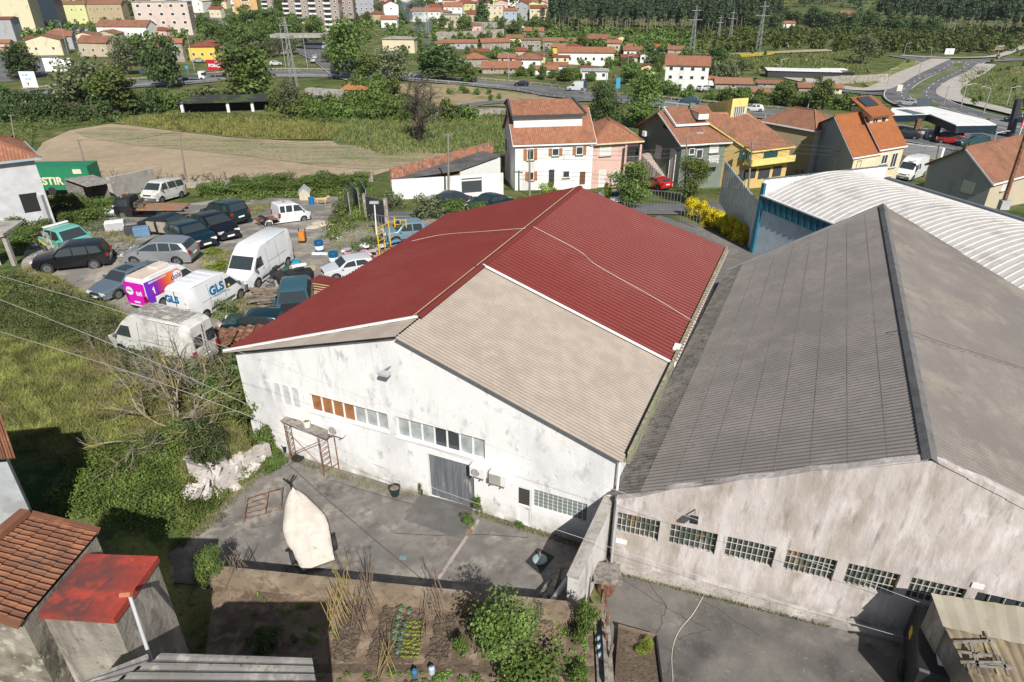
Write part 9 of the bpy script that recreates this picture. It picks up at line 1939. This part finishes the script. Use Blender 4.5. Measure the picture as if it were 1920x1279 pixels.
for i,(x,y) in enumerate(SP):
 w_,r_ = q.choice(WS),q.choice(RS);fh(x,y,q.uniform(20,34),q.uniform(9,15),q.uniform(-14,10),q.uniform(.5,.8),q.choice(['gx','gx','hip','gy']),q.uniform(.12,.2),w_[0],r_[0],w_[1]+' house with '+r_[1]+' roof '+('high on the hillside' if y < 20 else 'among far trees')+', '+('%s of town' % PL[min(4,int(x/256))]),2,1,1)
forest('scrub','low green scrub between the far houses and gardens',(-170,260,150,470),900,1.1,L_mid,16,2.6,cond=lambda a,b: (b > 300 or (a > 25 and b > 255)) and not (490 < px_of(a,b) < 720) and px_of(a,b) < 1420)
forest('scrub','green scrub on the slopes around the upper town',(-330,60,380,620),420,1.8,L_mid,17,4.5,cond=lambda a,b: not (385 < px_of(a,b) < 520))
blanket('brambles','bushy green growth in front of the open black shed and field edge',[[(0,235),(60,222),(200,214),(300,212),(230,232),(100,240),(60,262),(0,270)],[(300,222),(420,218),(640,226),(640,236),(420,226),(300,230)],[(640,210),(800,205),(950,212),(950,222),(800,222),(660,226)]],12000,1.2,.4,L_mid,18,r=1.6)
tufts('meadow_grass','tall uneven grass in the green field',[[(610,222),(950,222),(955,285),(720,292),(620,262)],[(0,235),(60,250),(50,300),(0,260)]],16000,.7,.22,leafmat('meadow_blades',(.13,.19,.05),(.24,.26,.09),.3),19)
tufts('yellow_grass','tall yellow-green grass strip above the ploughed field',[[(215,230),(330,216),(560,228),(640,240),(620,262),(480,260),(330,246)]],14000,.8,.22,leafmat('yellow_blades',(.19,.21,.06),(.30,.28,.09),.3),20)
tufts('crop_plants','rows of young green plants on the ploughed field',[[(160,248),(330,252),(560,274),(760,278),(860,285),(700,318),(600,310),(430,288),(250,268)]],3500,.22,.22,leafmat('crop_blades',(.12,.15,.05),(.18,.21,.07),.2),21)
forest('scrub','mixed scrub on the right hand meadow and roadside',(60,420,140,330),260,.9,L_mid,22,1.6,cond=lambda a,b: px_of(a,b) > 1400 and not (b > 150 and 1540 < px_of(a,b) < 1800 and b < 290))
forest('scrub','dry brownish shrubs scattered over the far slopes',(-300,420,230,520),240,1.1,L_dry,23,1.5,cond=lambda a,b: not (490 < px_of(a,b) < 720 and b < 400) and not (1640 < px_of(a,b) < 1800))
tufts('meadow_grass','rough grass around the roads on the right',[[(1250,100),(1640,100),(1620,160),(1450,130),(1300,130)],[(1800,130),(1960,125),(1990,215),(1860,200),(1800,185)]],9000,.8,.4,leafmat('meadow_blades',(.13,.19,.05),(.24,.26,.09),.3),24)
tufts('weeds','small weeds and moss along the courtyard edges and cracks',[[(500,868),(520,868),(420,960),(395,955)],[(395,955),(430,965),(340,1030),(325,1022)],[(560,862),(700,905),(790,930),(790,936),(690,914),(555,870)],[(900,962),(1090,1020),(1085,1028),(898,970)]],2600,.14,.03,L_grass,27,z=.03)
tufts('weeds','weeds along the foot of the grey warehouse wall',[[(1145,1066),(1560,1168),(1556,1178),(1140,1074)]],900,.12,.03,L_grass,28,z=.05)
hz = MB();hz.box((0,850,75),(4200,1840,206));m = bpy.data.materials.new('haze');m.use_nodes = True;n_ = m.node_tree;n_.nodes.remove(n_.nodes['Principled BSDF']);pv = n_.nodes.new('ShaderNodeVolumePrincipled');pv.inputs['Color'].default_value = (.80,.87,.95,1);pv.inputs['Density'].default_value = .00009;pv.inputs['Anisotropy'].default_value = .2;n_.links.new(pv.outputs[0],n_.nodes['Material Output'].inputs['Volume']);tag(hz.build('haze',m),'thin pale air over the whole valley','haze',kind='stuff')
blanket('weeds','low green weeds scattered over the garden beds',[[(470,1110),(620,1130),(640,1240),(560,1240),(440,1200)],[(990,1160),(1090,1170),(1110,1250),(1000,1240)],[(560,1262),(900,1262),(900,1285),(560,1285)]],5000,.12,.07,L_bram,33,z=1.2,r=.12)
wire('dark cable lying over the ridge of the grey roof',[P(1535,640,5.6),P(1640,628,6.6),P(1700,620,7.45),P(1760,640,6.95),P(1850,668,6.1),P(1925,692,5.4)],m=M_wd,r=.012)
# labels: look-alikes told apart by their order across the view
bpy.context.view_layer.update()
LB = {}
for o in C.objects:
 if o.parent is None and 'label' in o and 'kind' not in o: LB.setdefault(o['label'],[]).append(o)
def scr(o):
 v = Vector(o.matrix_world.translation)
 if v.length < 1e-3 and o.type == 'MESH' and len(o.data.vertices): v = o.data.vertices[0].co
 return v.x/max(.1,v.y*cos(PITCH)+(H-v.z)*sin(PITCH))
for lab,os_ in LB.items():
 if 1 < len(os_) <= 20 and not any(k in lab for k in ('lettuce','wires')):
  os_.sort(key=scr)
  for i,o in enumerate(os_):
   q_ = nth(i,len(os_));o['label'] = lab+', '+q_
